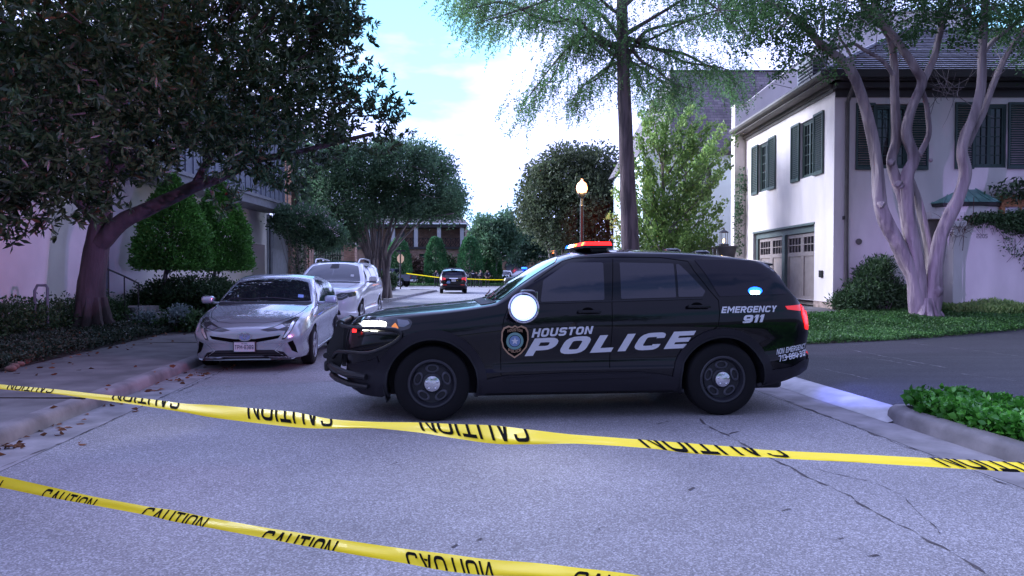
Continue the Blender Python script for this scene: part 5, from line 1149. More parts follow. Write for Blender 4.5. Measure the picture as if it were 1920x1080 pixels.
for k in range(8):
    for t in (-.33, 0, .33):
        a0 = PI/8+2*PI*k/8; a1 = a0+2*PI/8; p0 = Vector((math.cos(a0), math.sin(a0))); p1 = Vector((math.cos(a1), math.sin(a1))); q0 = p0.lerp(p1, .5+t)
        e1 = Vector((EC.x+q0.x*(rr+.2), EC.y+q0.y*(rr+.2), ez+.025)); f = .30 if t == 0 else .62
        en.tube([e1, Vector((EC.x+q0.x*(rr+.2)*f, EC.y+q0.y*(rr+.2)*f, ez+.025+.80*(1-f)))], .013, 4)
    en.tube([Vector((EC.x+p0.x*(rr+.2), EC.y+p0.y*(rr+.2), ez+.03)), Vector((EC.x+p0.x*.2, EC.y+p0.y*.2, ez+.68))], .02, 5)
HB(en, 'roof_seam', M['copper'])
# recessed doorway left of the pavilion: opening with pilaster
en = MB(); dx0, dx1 = fx(1733)+XW, fx(1783)+XW
en.box(dx0-.10, dx1+.06, YF-.45, YF-.003, 2.95, 3.14); en.box(dx1-.02, dx1+.14, YF-.45, YF-.2, .45, 2.945); HB(en, 'porch_lintel', M['stucco'])
en = MB(); en.box(dx0, dx1-.05, YF-.06, YF-.004, .5, 2.95); HB(en, 'entry_door', M['taupe'])
# ---------------------------------------------------------------- garden wall 2205
GW = empty('garden_wall', (11.8, 18.95, .45), 0, 'white stucco garden wall numbered 2205 with pilaster behind the weeds', 'wall'); bpy.context.view_layer.update()
g = MB(); gx0 = (1800-960)/F*18.95; g.box(gx0, 17.5, 18.95, 19.2, .3, 2.78); g.box(gx0-.02, 17.6, 18.9, 19.25, 2.783, 2.86); child(g.build('wall', M['stucco']), GW)
g = MB(); g.rbox(gx0-.28, gx0-.003, 18.80, 19.22, .3, 2.70, .02); g.rbox(gx0-.34, gx0+.04, 18.74, 19.27, 2.703, 2.86, .02); child(g.build('pilaster', M['stucco']), GW)
pl, w = lettering('2205', .13, .2); c0 = P(1831, 446.5, 18.945); g = MB()
for q in pl: g.add([(c0.x+.29*x/w, 18.944, c0.z+.11*y) for x, y in q], [tuple(range(len(q)))])
child(g.build('house_number', M['iron']), GW)
# vine over the wall
V = empty('vine', (14.2, 18.9, 2.8), 0, 'dark leafy vine tumbling over the white wall above the number', 'climbing plant')
def vine(root, pts, per, rad, m, size, asp=.6, droop=-.4):
    bpy.context.view_layer.update(); q = np.array(pts); p = np.repeat(q, per, 0) + rng.normal(size=(len(q)*per, 3))*np.array(rad)
    child(leafmesh('foliage', p, unit(len(p))+np.array([0, -.3, droop]), size, asp, m), root)
vp = [tuple(P(x, y, 18.85)) for x, y in [(1828, 428), (1840, 422), (1852, 425), (1865, 420), (1880, 424), (1895, 428), (1905, 435), (1915, 445), (1925, 430), (1935, 450), (1900, 418), (1918, 418), (1870, 430), (1890, 440)]]
vp2 = [tuple(P(x, y, 18.85)) for x, y in [(1908, 455), (1918, 470), (1900, 462), (1925, 480), (1885, 448)]]
vp = [(a, b, c+.20) for a, b, c in vp]; vine(V, vp, 240, (.16, .10, .055), M['leaf_hedge'], .085, .6, .1); g = MB()
for p_ in vp+vp2:
    a = Vector(p_); g.tube([a+Vector((0, .1, .1)), a+Vector((random.uniform(-.1, .1), -.03, -.15)), a+Vector((random.uniform(-.2, .2), -.02, -.42))], .008, 4)
q = np.array(vp2+vp[8:]); child(leafmesh('hanging_leaves', np.repeat(q, 22, 0)+rng.normal(size=(len(q)*22, 3))*np.array([.14, .03, .14])-np.array([0, 0, .10]), unit(len(q)*22)+np.array([0, 0, -.8]), .08, .5, M['leaf_hedge']), V)
child(g.build('stem', M['bark_far']), V)
bv = empty('bare_creeper', P(1800, 440, 18.7), 0, 'bare reddish creeper twigs on the white pilaster', 'climbing plant'); g = MB(); c0 = P(1800, 432, 18.72)
for k in range(46):
    a = c0+Vector((random.uniform(-.30, .28), random.uniform(-.06, .04), random.uniform(-.2, .22))); d_ = Vector(rng.normal(size=3)*.12); g.tube([a, a+d_, a+d_*1.6+Vector((0, 0, -.06))], [.006, .005, .003], 4, cap=False)
g.tube([P(1805, 470, 18.75), P(1808, 430, 18.75), P(1825, 400, 18.5), P(1826, 370, 18.45)], .008, 5)
bpy.context.view_layer.update(); child(g.build('twigs', mat('red_twig', (.14, .06, .06), .8)), bv)
# small magnolia spray at the right edge
V3 = empty('shrub', P(1905, 375, 19.3), 0, 'dark leathery shrub reaching in above the garden wall at right edge', 'shrub')
vine(V3, [tuple(P(x, y, 19.25)) for x, y in [(1885, 365), (1900, 352), (1915, 345), (1925, 360), (1935, 370), (1910, 368), (1872, 357), (1930, 345)]], 42, (.14, .12, .10), M['leaf_magnolia'], .16, .4, .2)
g = MB(); g.tube([P(1935, 385, 19.3), P(1912, 366, 19.3), P(1885, 358, 19.25), P(1865, 353, 19.2)], [.02, .015, .01, .006], 5); g.tube([P(1935, 385, 19.3), P(1935, 450, 19.4), P(1935, 530, 19.45)], .03, 6); child(g.build('stem', M['bark_far']), V3)
# timber planks and frame standing behind the wall
for i, (xx, tilt, lab) in enumerate(((1842, -.12, 'short raw timber board leaning behind the white wall, leftmost'), (1851, -.10, 'middle raw timber board leaning behind the white wall'), (1858, -.06, 'raw timber board leaning behind the wall nearest the timber frame'))):
    p = P(xx, 412, 19.35); g = MB(); g.rbox(-.05, .05, -.02, .02, -1.6, .33, .006); o = g.build('timber_board', M['wood']); o.location = p; o.rotation_euler = (0, tilt, 0); tag(o, lab, 'board', 'timber boards behind the wall')
fr = empty('timber_structure', P(1890, 405, 19.4), 0, 'orange timber frame of boards with pale panes rising behind the garden wall', 'timber structure'); bpy.context.view_layer.update()
g = MB(); a = P(1877, 384, 19.4); b = P(1925, 376, 19.4); c_ = P(1877, 420, 19.4)
g.box(a.x, 15.0, 19.38, 19.46, a.z-.05, a.z+.27); g.box(a.x, a.x+.1, 19.38, 19.46, .5, a.z-.055); g.box(a.x+.52, a.x+.56, 19.38, 19.46, a.z-.5, a.z-.055); g.box(a.x+1.0, a.x+1.1, 19.38, 19.46, .5, a.z-.055)
child(g.build('boards', M['wood']), fr); g = MB(); g.box(a.x+.12, 14.6, 19.42, 19.43, a.z-.45, a.z-.08); child(g.build('pane', M['plate']), fr)

# ================================================================ second house behind, its fence and lantern
H2 = empty('house', (8, 31, .4), 0, 'pale turquoise-white house with tall grey shingle roof behind the green maple', 'house'); bpy.context.view_layer.update()
Y2 = 31.0
wx = lambda px: (px-960)/F*Y2; wz = lambda py: CH+(511-py)/F*Y2
g = MB(); hx = (wx(1299), wx(1333), wz(374), wz(312)); T_ = Matrix.Translation((0, 0, 0))
wallquads(g, wx(1205), 16, .3, wz(287), [hx], Y2, .2); g.box(wx(1205), wx(1205)+.02, Y2+.01, Y2+9, .3, wz(287))
M['stucco2'] = mat('pale_stucco', (.74, .86, .88), .9, noise=.06, nscale=1, bump=.3, bscale=50)
child(g.build('wall', M['stucco2']), H2)
g = MB(); rl, rr_ = wx(1255), 16; g.add([(wx(1278)-.6, Y2-.35, wz(287)), (16, Y2-.35, wz(287)), (16, Y2+2.6, 10.95), (wx(1255)+.55, Y2+2.6, 10.95), (wx(1205)-.3, Y2+9, wz(287)), (16, Y2+9, wz(287))], [(0, 1, 2, 3), (0, 3, 4), (4, 3, 2, 5)])
child(g.build('roof', M['shingle']), H2)
g = MB(); g.box(wx(1278)-.6, 16, Y2-.36, Y2-.20, wz(287)-.14, wz(287)-.005); g.box(wx(1255)+.5, 16, Y2+2.55, Y2+2.68, 10.93, 11.0); child(g.build('gutter', M['fascia_dark']), H2)
wo_ = add_window(H2, Matrix.Translation((hx[0], Y2+.1, hx[2])), hx[1]-hx[0], hx[3]-hx[2], 1, 1, 2, shut=False, frame=M['black_metal'], glass=M['glass_mid']); wo_.matrix_parent_inverse = H2.matrix_world.inverted()
g = MB(); g.tube([(wx(1285), Y2-.08, wz(290)), (wx(1285), Y2-.08, .5)], .07, 8); child(g.build('downspout', M['trim_brown']), H2)
FN = empty('garden_fence', (7.5, 28, .4), 0, 'dark slatted garden fence below the lantern between the two houses', 'fence'); bpy.context.view_layer.update()
g = MB()
for i in range(26): xx = 5.6+i*.145; g.box(xx, xx+.12, 28, 28.03, .3, 2.42)
child(g.build('slats', M['fascia_dark']), FN); g = MB(); g.box(5.5, 9.4, 27.97, 28.06, 2.423, 2.50); child(g.build('rail', M['fascia_dark']), FN)
for (px, py, D, s, lab) in ((1357, 447, 28.0, 1.0, 'lit glass lantern on the dark fence between the two houses'),):
    p = P(px, py, D-.2); ln = empty('lantern', p, 0, lab, 'lantern'); bpy.context.view_layer.update(); g = MB(); hw = .11*s
    for sx_ in (-1, 1):
        for sy_ in (-1, 1): g.tube([p+Vector((sx_*hw, sy_*hw, -.22)), p+Vector((sx_*hw, sy_*hw, .22))], .012, 5)
    g.lathe([(.20, .22), (.16, .27), (.05, .33), (.02, .42), (.001, .43)], 8, Matrix.Translation(p)); g.box(p.x-.15, p.x+.15, p.y-.15, p.y+.15, p.z-.30, p.z-.22); g.tube([p+Vector((0, 0, -.3)), p+Vector((0, 0, -.42))], .04, 6); child(g.build('cage', M['black_metal']), ln)
    g = MB(); g.lathe([(.001, -.17), (.035, -.14), (.03, -.08), (.001, 0)], 10, Matrix.Translation(p)); child(g.build('flame', mat('gas_flame', (1, .6, .2), .5, emit=(1, .5, .12), estr=9)), ln)
g = MB(); p = P(1362, 468, 24.5); g.lathe([(.001, -.3), (.26, -.3), (.34, .05), (.38, .06), (.38, .12), (.33, .12), (.30, .05), (.001, .04)], 24, Matrix.Translation(p)); g.box(p.x-.45, p.x+.45, p.y-.45, p.y+.45, .3, p.z-.303); o = g.build('stone_urn', M['concrete'], None, 40); tag(o, 'pale stone urn on a pedestal below the lantern beside the white house', 'urn')
# ivy strand on the far end of the house
IV = empty('ivy_strand', (XW-.4, 26.9, 3), 0, 'thin ivy strand climbing the far end of the white house', 'climbing plant')
ip = []
for (x, y) in [(1386, 470), (1385, 455), (1384, 440), (1384, 425), (1384, 412), (1385, 400), (1383, 392), (1388, 395), (1385, 380), (1390, 360), (1395, 352), (1387, 345), (1397, 335), (1390, 326), (1384, 375)]: ip.append(tuple(P(x, y, 26.9)))
vine(IV, ip, 26, (.09, .05, .14), M['leaf_dark'], .11, .6, -.2); g = MB(); g.tube(ip[:9], .014, 5); g.tube([ip[8], ip[11], ip[13], ip[12], ip[10]], .010, 5); child(g.build('stem', M['bark_far']), IV)

# ================================================================ left house
XL_ = -11.0
LH = empty('house', (XL_, 25, .2), 0, 'long stucco house with overhanging grey upper storey behind the magnolia at left', 'house'); bpy.context.view_layer.update()
ly = lambda px, X=XL_: X*F/(px-960)
LB_ = lambda mb, n, m, s=None: child(mb.build(n, m, None, s), LH)
yc = ly(507); yg1 = ly(497); yg0 = ly(418); y_l = ly(147)
TL = Matrix(((0, -1, 0, XL_), (1, 0, 0, 0), (0, 0, 1, 0), (0, 0, 0, 1)))       # local x -> world Y, local y(inward) -> world -X
g = MB(); wallquads(g, ly(205), yc, .15, 8.2, [(yg0, yg1, .15, 2.72)], 0, .55, TL)
g.box(XL_-6, XL_, yc-.02, yc, .15, 8.2); LB_(g, 'wall', M['stucco_left'])
g = MB(); g.box(XL_-.60, XL_-.55, yg0, yg1, .15, 2.72); LB_(g, 'garage_door', M['stucco_left'])
g = MB(); g.box(XL_-6, XL_+.35, 2.0, y_l, .15, 6.5); LB_(g, 'wing_wall', M['stucco_left'])
g = MB(); g.box(XL_-.55, XL_-.01, y_l-.2, ly(205)+.4, .15, 6.4); LB_(g, 'recess_wall', M['trim_grey'])
g = MB(); g.tube([(XL_+.42, y_l+.12, .2), (XL_+.42, y_l+.12, 6.3)], .06, 8); g.tube([(XL_+.06, yc-.12, .2), (XL_+.06, yc-.12, 4.1)], .07, 8); g.box(XL_+.005, XL_+.03, yc-.45, yc-.25, .2, 4.1); LB_(g, 'downspout', M['trim_grey'])
# overhanging storey
XO = -9.95; yo = -9.95*F/(542-960)
g = MB(); g.box(XL_+.003, XO, 20.0, yo, 4.18, 4.52); g.box(XL_+.003, XO+.06, 20.0, yo+.03, 4.44, 4.56); g.box(XL_+.003, XO+.03, 20, yo+.015, 4.14, 4.22); LB_(g, 'balcony_fascia', M['trim_grey'])
g = MB(); g.box(XL_+.003, XO-.12, 20.0, yo-.1, 4.56, 8.0)
for i in range(22): y = 20.3+i*.55; g.box(XO-.12, XO-.085, y, y+.07, 4.56, 8.0)
g.box(XL_+.003, XO+.10, 19.9, yo+.2, 8.0, 8.2)
M['board'] = mat('blue_grey_board', (.13, .15, .20), .6, noise=.1, nscale=3); LB_(g, 'upper_storey', M['board'])
g = MB(); g.box(XL_-5, XL_+.2, 2, y_l+.2, 6.5, 6.7); g.add([(XL_+1.4, 19.8, 8.2), (XL_+1.4, yo+.4, 8.2), (XL_-4, yo+.4, 10.6), (XL_-4, 19.8, 10.6)], [(0, 1, 2, 3)]); LB_(g, 'roof', M['shingle'])
# side gate with louvred upper panel and next facades
gt_ = empty('side_gate', (XL_+.05, yc+.6, .2), 0, 'tall grey boarded gate with louvred top beside the left garage', 'gate'); bpy.context.view_layer.update()
a0, a1 = yc+.01, ly(548, XL_+.05)
g = MB(); g.box(XL_-.02, XL_+.04, a0, a1, .2, 3.45); g.box(XL_+.043, XL_+.07, a0+.1, a1-1.5, .4, 2.45); g.box(XL_+.043, XL_+.07, a0+.1, a1-1.5, 2.6, 3.3); g.box(XL_-.1, XL_+.1, a0, a1+.1, 3.45, 3.6); child(g.build('leaf', M['trim_grey']), gt_)
g = MB()
for i in range(9): g.box(XL_+.073, XL_+.09, a0+.2, a1-1.6, 2.65+i*.07, 2.69+i*.07)
child(g.build('louvre', M['trim_grey']), gt_)
NB = empty('town_house', (XL_-.5, 38, .2), 0, 'brick and grey-shuttered town house beyond the garage at left', 'house'); bpy.context.view_layer.update()
n0, n1 = a1+.12, 46.0
nx = XL_+.2
g = MB(); pz = 8.5; ya_ = ly(547, nx); yb2 = ly(557, nx); g.box(nx-.6, nx, ya_, yb2, .2, pz); 
for px in (566, 578): y = ly(px, nx); g.box(nx-.5, nx+.05, y, y+.9, .2, 3.2)
child(g.build('brick_pier', M['brick']), NB)
g = MB(); g.box(nx-1.0, nx-.1, yb2+.01, ly(592, nx-.1), 3.6, pz)
for i in range(9): y = yb2+.5+i*.7; g.box(nx-.1, nx-.06, y, y+.08, 3.6, pz)
child(g.build('shutter_wall', M['trim_grey']), NB)
g = MB(); g.box(nx-1.2, nx-.6, yb2, ly(592, nx), .2, 3.6); child(g.build('wall', M['stucco_left']), NB)
g = MB(); g.add([(nx+.4, ya_, pz), (nx+.4, 46, pz), (nx-4, 46, pz+2.5), (nx-4, ya_, pz+2.5)], [(0, 1, 2, 3)]); child(g.build('roof', M['shingle']), NB)
# iron fence and brick gate pier
pp = P(657, 485, 42); BP = empty('brick_pier', (pp.x, 42, .15), 0, 'square brick gate pier with pale cap at the end of the iron fence', 'pier'); bpy.context.view_layer.update()
g = MB(); g.box(pp.x-.33, pp.x+.33, 41.7, 42.3, .1, 3.1); child(g.build('shaft', M['brick']), BP); g = MB(); g.rbox(pp.x-.40, pp.x+.40, 41.62, 42.38, 3.103, 3.25, .03); child(g.build('cap', M['concrete_light']), BP)
IF = empty('iron_fence', (-12, 41, .15), 0, 'black iron railing fence running to the brick gate pier', 'fence'); bpy.context.view_layer.update(); g = MB(); x0 = P(580, 480, 41.8).x
xx = x0
while xx < pp.x-.4: g.tube([(xx, 42, .15), (xx, 42, 2.7), (xx, 42, 2.8)], [.012, .012, .003], 4); xx += .14
g.box(x0, pp.x-.34, 41.98, 42.02, 2.5, 2.54); g.box(x0, pp.x-.34, 41.98, 42.02, .35, .39); child(g.build('railing', M['iron']), IF)
# handrail, steps and hose loop by the magnolia
HD = empty('handrail', (XL_+1, 21, .2), 0, 'thin black iron stair handrail right of the magnolia trunk', 'handrail'); bpy.context.view_layer.update(); g = MB()
ra = [P(203, 505, 17.6), P(233, 518, 17.2), P(259, 531, 16.9)]
for q in ra: g.tube([q, Vector((q.x, q.y, .2))], .016, 6)
g.tube([ra[0]-Vector((.3, 0, -.14))]+ra, .022, 6); child(g.build('rail', M['iron']), HD)
g = MB(); s0 = P(235, 590, 16.8)
for i in range(3): g.box(s0.x-1.6-i*.35, s0.x+.6-i*.35, 16.9+i*.3, 18.6, .15, .32+i*.16)
o = g.build('entry_steps', M['concrete']); tag(o, 'low concrete entry steps below the iron handrail at left', 'steps')
g = MB(); q = [P(65, 577, 14.6), P(65, 545, 14.6), P(70, 535, 14.6), P(86, 535, 14.6), P(89, 540, 14.6), P(89, 577, 14.6)]; q = [Vector((v.x, v.y, v.z)) for v in q]; q[0].z = .2; q[-1].z = .2
g.tube(q, .028, 8); o = g.build('pipe_loop', M['trim_grey'], None, 60); tag(o, 'bent grey metal pipe loop in front of the blank left wall', 'pipe')
g = MB(); pts = [P(-60, 640, 12.6), P(0, 632+4, 13.2), P(127, 612, 15.8)]
for i in range(2):
    a, b = pts[i], pts[i+1]; t = (b-a).normalized(); n = Vector((-t.y, t.x, 0))*.22; z0, z1 = .1, .30
    vs = [(a.x, a.y, z1), (b.x, b.y, z1), (b.x+n.x, b.y+n.y, z1), (a.x+n.x, a.y+n.y, z1), (a.x, a.y, z0), (b.x, b.y, z0), (b.x+n.x, b.y+n.y, z0), (a.x+n.x, a.y+n.y, z0)]; g.add(vs, [(0, 1, 2, 3), (4, 5, 1, 0), (7, 6, 2, 3)][:3])
o = g.build('bed_edging', M['concrete_light']); tag(o, 'low pale stone edging in front of the dark hedge at left', 'edging')
random.seed(3); 
for i in range(6):
    t = i/5; p = G(8+i*9, 697-i*4.5, .17); g = MB(); bm = bmesh.new(); bmesh.ops.create_icosphere(bm, subdivisions=2, radius=.06)
    for v in bm.verts: v.co = Vector((v.co.x*1.3, v.co.y, v.co.z*.7))*(1+.25*math.sin(v.co.x*31+i)*math.cos(v.co.y*27+i))
    g.addbm(bm, Matrix.Translation(p+Vector((0, .1, .03)))); o = g.build('edging_stone', mat('pink_stone', (.22, .13, .11), .9, noise=.3, nscale=12, bump=.5, bscale=30) if i == 0 else bpy.data.materials['pink_stone'], None, 60)
    tag(o, ('leftmost', 'second from left', 'third from left', 'fourth from left', 'fifth from left', 'last and farthest')[i]+' of the small reddish stones edging the dark ivy bed', 'stone', 'reddish edging stones by the ivy bed')

# ================================================================ far brick house with balcony
YB3 = 92.0; bx = lambda px: (px-960)/F*YB3; bz = lambda py: CH+(511-py)/F*YB3
BH = empty('brick_house', (bx(800), YB3, .3), 0, 'red brick house with white-columned balcony at the end of the street', 'house'); bpy.context.view_layer.update(); BC = lambda g, n, m, s=None: child(g.build(n, m, None, s), BH)
g = MB(); x0, x1 = bx(640), bx(872); zf = bz(463)
wallquads(g, x0, x1, .3, zf-.3, [(bx(766), bx(773), bz(484), bz(476)), (bx(786), bx(800), bz(484), bz(476)), (bx(700), bx(712), bz(484), bz(474))], YB3, .3)
g.box(x1-.02, x1, YB3, YB3+12, .3, bz(427)+.2); g.box(x0, x1, YB3+2.2, YB3+2.24, zf, bz(427)); g.add([(x1, YB3+12, .3), (x1+2.6, YB3+12, .3), (x1+2.6, YB3+12, 5), (x1, YB3+12, 6)], [(0, 1, 2, 3)]); BC(g, 'wall', M['brick'])
g = MB(); g.box(x0, x1+.1, YB3-.25, YB3+2.2, zf-.3, zf); g.box(x0, x1+.2, YB3-.4, YB3+2.3, bz(427), bz(424)+.25); BC(g, 'balcony_floor', M['fascia_dark'])
for px in (694, 738, 781, 824, 867):
    g = MB(); cx = bx(px-.5); g.box(cx-.24, cx+.24, YB3-.2, YB3+.28, zf, bz(427)); BC(g, 'column', M['plate'])
g = MB()
for pxa, pxb in ((740, 780), (783, 823), (826, 864)):
    a, b = bx(pxa), bx(pxb); z0, z1 = zf+.1, zf+1.1; g.box(a, b, YB3-.02, YB3+.03, z1, z1+.07); g.box(a, b, YB3-.02, YB3+.03, z0-.05, z0); n = 4
    for i in range(n):
        u0, u1 = a+(b-a)*i/n, a+(b-a)*(i+1)/n; um = (u0+u1)/2
        g.tube([(u0, YB3, z0), (u1, YB3, z1)], .03, 4); g.tube([(u0, YB3, z1), (u1, YB3, z0)], .03, 4); g.tube([(u0, YB3, (z0+z1)/2), (um, YB3, z1)], .025, 4); g.tube([(um, YB3, z0), (u1, YB3, (z0+z1)/2)], .025, 4); g.tube([(u0, YB3, z0), (u0, YB3, z1)], .03, 4)
BC(g, 'balustrade', M['iron'])
for pxa, pxb in ((697, 708), (722, 737), (745, 754), (770, 778)): g = MB(); g.box(bx(pxa), bx(pxb), YB3+2.14, YB3+2.19, zf+.05, bz(432)); BC(g, 'french_door', M['trim_grey'])
for pa_, pb_, pt_ in ((766, 773, 476), (786, 800, 476), (700, 712, 474)): g = MB(); g.box(bx(pa_), bx(pb_), YB3+.25, YB3+.27, bz(484), bz(pt_)); BC(g, 'window', M['glass_mid'])
g = MB(); rzz = bz(424)+.26; g.add([(x0, YB3-.6, rzz), (x1+.5, YB3-.6, rzz), (x1-1.8, YB3+4.5, rzz+2.3), (x0, YB3+4.5, rzz+2.3), (x1+.5, YB3+12, rzz-.4)], [(0, 1, 2, 3), (1, 4, 2)]); g.box(x1-2.2, x1-1.4, YB3+4, YB3+4.9, rzz+1.2, rzz+3.2); BC(g, 'roof', M['shingle'])
g = MB(); g.tube([(x1+.35, YB3+5, bz(435)), (x1+.9, YB3+5, bz(432)), (x1+2.0, YB3+6, bz(440)), (x1+2.1, YB3+6, bz(460))], .1, 6); g.tube([(x1+1.2, YB3+6, bz(440)), (x1+1.2, YB3+6, bz(470))], .09, 6); BC(g, 'downspout', M['plate'])
# far arch house
YA = 118.0; ax_ = lambda px: (px-960)/F*YA; az = lambda py: CH+(511-py)/F*YA
AH = empty('arched_house', (ax_(965), YA, .3), 0, 'pinkish low brick house with arched doorway at the far right of the street end', 'house'); bpy.context.view_layer.update()
g = MB(); g.box(ax_(930), ax_(1050), YA, YA+8, .2, az(483)); child(g.build('wall', M['brick']), AH)
g = MB(); g.add([(ax_(928), YA-.5, az(483)), (ax_(1052), YA-.5, az(483)), (ax_(1045), YA+4, az(466)), (ax_(940), YA+4, az(466))], [(0, 1, 2, 3)]); child(g.build('roof', M['shingle']), AH)
g = MB(); cx, cz, r0 = ax_(962), az(503), 1.15; o_p = [(cx+r0*math.cos(t), cz+r0*math.sin(t)) for t in np.linspace(0, PI, 14)]; g.prism([(cx+r0, .3)]+o_p+[(cx-r0, .3)], YA-.06, YA-.01, T2); child(g.build('arch_opening', M['glass_mid']), AH)
g = MB(); o1 = [(cx+(r0+.3)*math.cos(t), cz+(r0+.3)*math.sin(t)) for t in np.linspace(0, PI, 14)]
for i in range(13): g.prism([o_p[i], o1[i], o1[i+1], o_p[i+1]], YA-.14, YA-.07, T2)
child(g.build('arch_trim', M['fascia_dark']), AH)
# ================================================================ trees
def tree(name, label, loc, group=None, cat='tree'):
    o = empty(name, loc, 0, label, cat, group); bpy.context.view_layer.update(); return o
def catm(pts, k=4):
    pts = [Vector(p) for p in pts]; q = [pts[0]*2-pts[1]]+pts+[pts[-1]*2-pts[-2]]; out = []
    for i in range(1, len(q)-2):
        for j in range(k):
            t = j/k; a, b, c, d = q[i-1], q[i], q[i+1], q[i+2]
            out.append(.5*((2*b)+(c-a)*t+(2*a-5*b+4*c-d)*t*t+(3*b-a-3*c+d)*t**3))
    return out+[pts[-1]]
def limb(mb, pts, r0, r1, n=9, wob=.12, k=4, fl=0):
    p = catm(pts, k); m = len(p); mb.tube(p, [r0+(r1-r0)*(i/(m-1))**.8 for i in range(m)], n, cap=True, wob=wob, fl=fl)
def px3(lst, D, dd=0):
    return [P(x, y, D+(dd*i/(len(lst)-1) if len(lst) > 1 else 0)) for i, (x, y) in enumerate(lst)]
# ---- pale twisted myrtle at right
DM = 17.9
T = tree('crape_myrtle', 'pale multi-trunk crape myrtle with twisted bare trunks in front of the white house', P(1740, 600, DM))
g = MB()
lb = lambda l, r0, r1, dd=0, D=DM: limb(g, px3(l, D, dd), r0*.76, r1*.85, 18, .05, 6, .11)
lb([(1728, 606), (1722, 570), (1713, 520), (1700, 490), (1683, 455), (1666, 425), (1652, 392), (1648, 365), (1645, 315), (1636, 252), (1615, 178), (1590, 126), (1560, 100), (1538, 81), (1515, 55), (1500, 41), (1470, 20), (1440, 0), (1400, -40)], .30, .07)
lb([(1720, 600), (1714, 560), (1712, 500), (1706, 440), (1697, 390), (1693, 370), (1671, 307), (1680, 259), (1678, 185), (1678, 148), (1675, 104), (1664, 63), (1634, 30), (1610, -10), (1590, -60)], .24, .07, .25)
lb([(1726, 600), (1722, 540), (1716, 480), (1709, 430), (1704, 400), (1701, 333), (1713, 296), (1699, 252), (1708, 207), (1730, 155), (1716, 128), (1704, 110), (1690, 90), (1678, 70), (1655, 40), (1640, 10), (1630, -40)], .25, .07, -.2)
lb([(1730, 155), (1742, 128), (1752, 105), (1760, 74), (1771, 33), (1782, 0), (1795, -50)], .12, .07)
lb([(1704, 333), (1724, 289), (1741, 252), (1740, 215), (1736, 190), (1728, 165)], .10, .06, -.1)
lb([(1752, 600), (1748, 560), (1742, 520), (1744, 480), (1737, 440), (1726, 395), (1716, 360), (1706, 335)], .17, .10, .3, DM+.15)
lb([(1745, 600), (1750, 560), (1752, 520), (1757, 484), (1766, 439), (1784, 398), (1797, 370), (1810, 325), (1804, 285), (1812, 250), (1823, 225), (1838, 167), (1841, 104), (1845, 48), (1848, 0), (1850, -50)], .26, .09, -.2, DM-.05)
lb([(1812, 275), (1830, 235), (1845, 207), (1862, 160), (1884, 110), (1900, 85), (1918, 60), (1945, 20)], .12, .06, -.3)
lb([(1843, 100), (1862, 78), (1890, 55), (1920, 30), (1950, 0)], .08, .05, .3)
lb([(1675, 141), (1655, 115), (1619, 93), (1600, 82), (1575, 88), (1545, 90)], .07, .035)
lb([(1538, 81), (1545, 40), (1540, 10), (1530, -30)], .05, .03, -.5)
lb([(1604, 150), (1600, 120), (1590, 95), (1570, 60), (1575, 20), (1570, -30)], .05, .03, .4)
lb([(1845, 60), (1820, 30), (1800, 5), (1780, -30)], .06, .03, -.4)
for (x, y, r) in ((1652, 384, .10), (1671, 305, .10), (1684, 345, .09), (1723, 290, .08), (1690, 350, .06), (1699, 250, .07), (1755, 546, .17), (1745, 300, .05)):
    bm = bmesh.new(); bmesh.ops.create_icosphere(bm, subdivisions=2, radius=r)
    for v in bm.verts: v.co *= 1+.3*math.sin(v.co.x*40+x)*math.sin(v.co.z*35)
    g.addbm(bm, Matrix.Translation(P(x, y, DM-.12)))
base = P(1735, 602, DM); base.z = HR(base.x, base.y)+.03      # root flare
for k in range(11):
    a = 2*PI*k/11; r = .36; g.tube([base+Vector((math.cos(a)*.14, math.sin(a)*.14, .45)), base+Vector((math.cos(a)*r*.7, math.sin(a)*r*.6, .12)), base+Vector((math.cos(a)*r*1.25, math.sin(a)*r, -.08))], [.09, .10, .07], 7, wob=.2)
child(g.build('trunk', M['bark_myrtle'], None, 50), T)
blobs = []
for x, y, r, dz in [(1425, 60, 1.0, .6), (1490, 90, .75, .5), (1445, 10, 1.2, .8), (1520, 20, 1.0, .6), (1575, 20, .9, .6), (1390, -10, 1.0, .6), (1650, -10, 1.2, .6), (1740, -20, 1.2, .6), (1830, -5, 1.2, .7), (1900, 10, 1.2, .7), (1925, 80, .6, .5), (1600, 50, .6, .5), (1830, 40, .6, .4), (1470, 130, .35, .25), (1500, 55, .7, .5), (1555, 90, .5, .35), (1655, 30, .6, .4), (1715, 45, .5, .35), (1800, 80, .35, .25), (1880, 60, .6, .4), (1760, 20, .8, .5), (1930, 30, 1, .7), (1700, 70, .35, .3), (1950, 120, .6, .4), (1570, 130, .22, .2), (1720, -60, 2.0, .9), (1850, -70, 2.2, 1), (1560, -60, 2, 1)]:
    c = P(x, y, DM+random.uniform(-.8, .6)); blobs.append((c.x, c.y, c.z, r, 1.3, dz))
o, pts = crown('crown', blobs, 2800, 9, .085, .09, .6, M['leaf_myrtle'], None, shell=.15, up=-.1); child(o, T)
g = MB(); q = pts[rng.choice(len(pts), 420)]; q2 = q+rng.normal(size=q.shape)*.35; twigs(g, q2, q, .012, .004)
child(g.build('twigs', M['bark_far']), T)
g = MB(); 
for k in range(30):
    a = P(random.uniform(1740, 1815), random.uniform(160, 182), DM+.5); d = Vector(rng.normal(size=3))*.3; g.tube([a, a+d, a+d*1.5+Vector((0, 0, .1))], [.009, .006, .003], 4, cap=False)
child(g.build('bare_twigs', M['bark_far']), T)
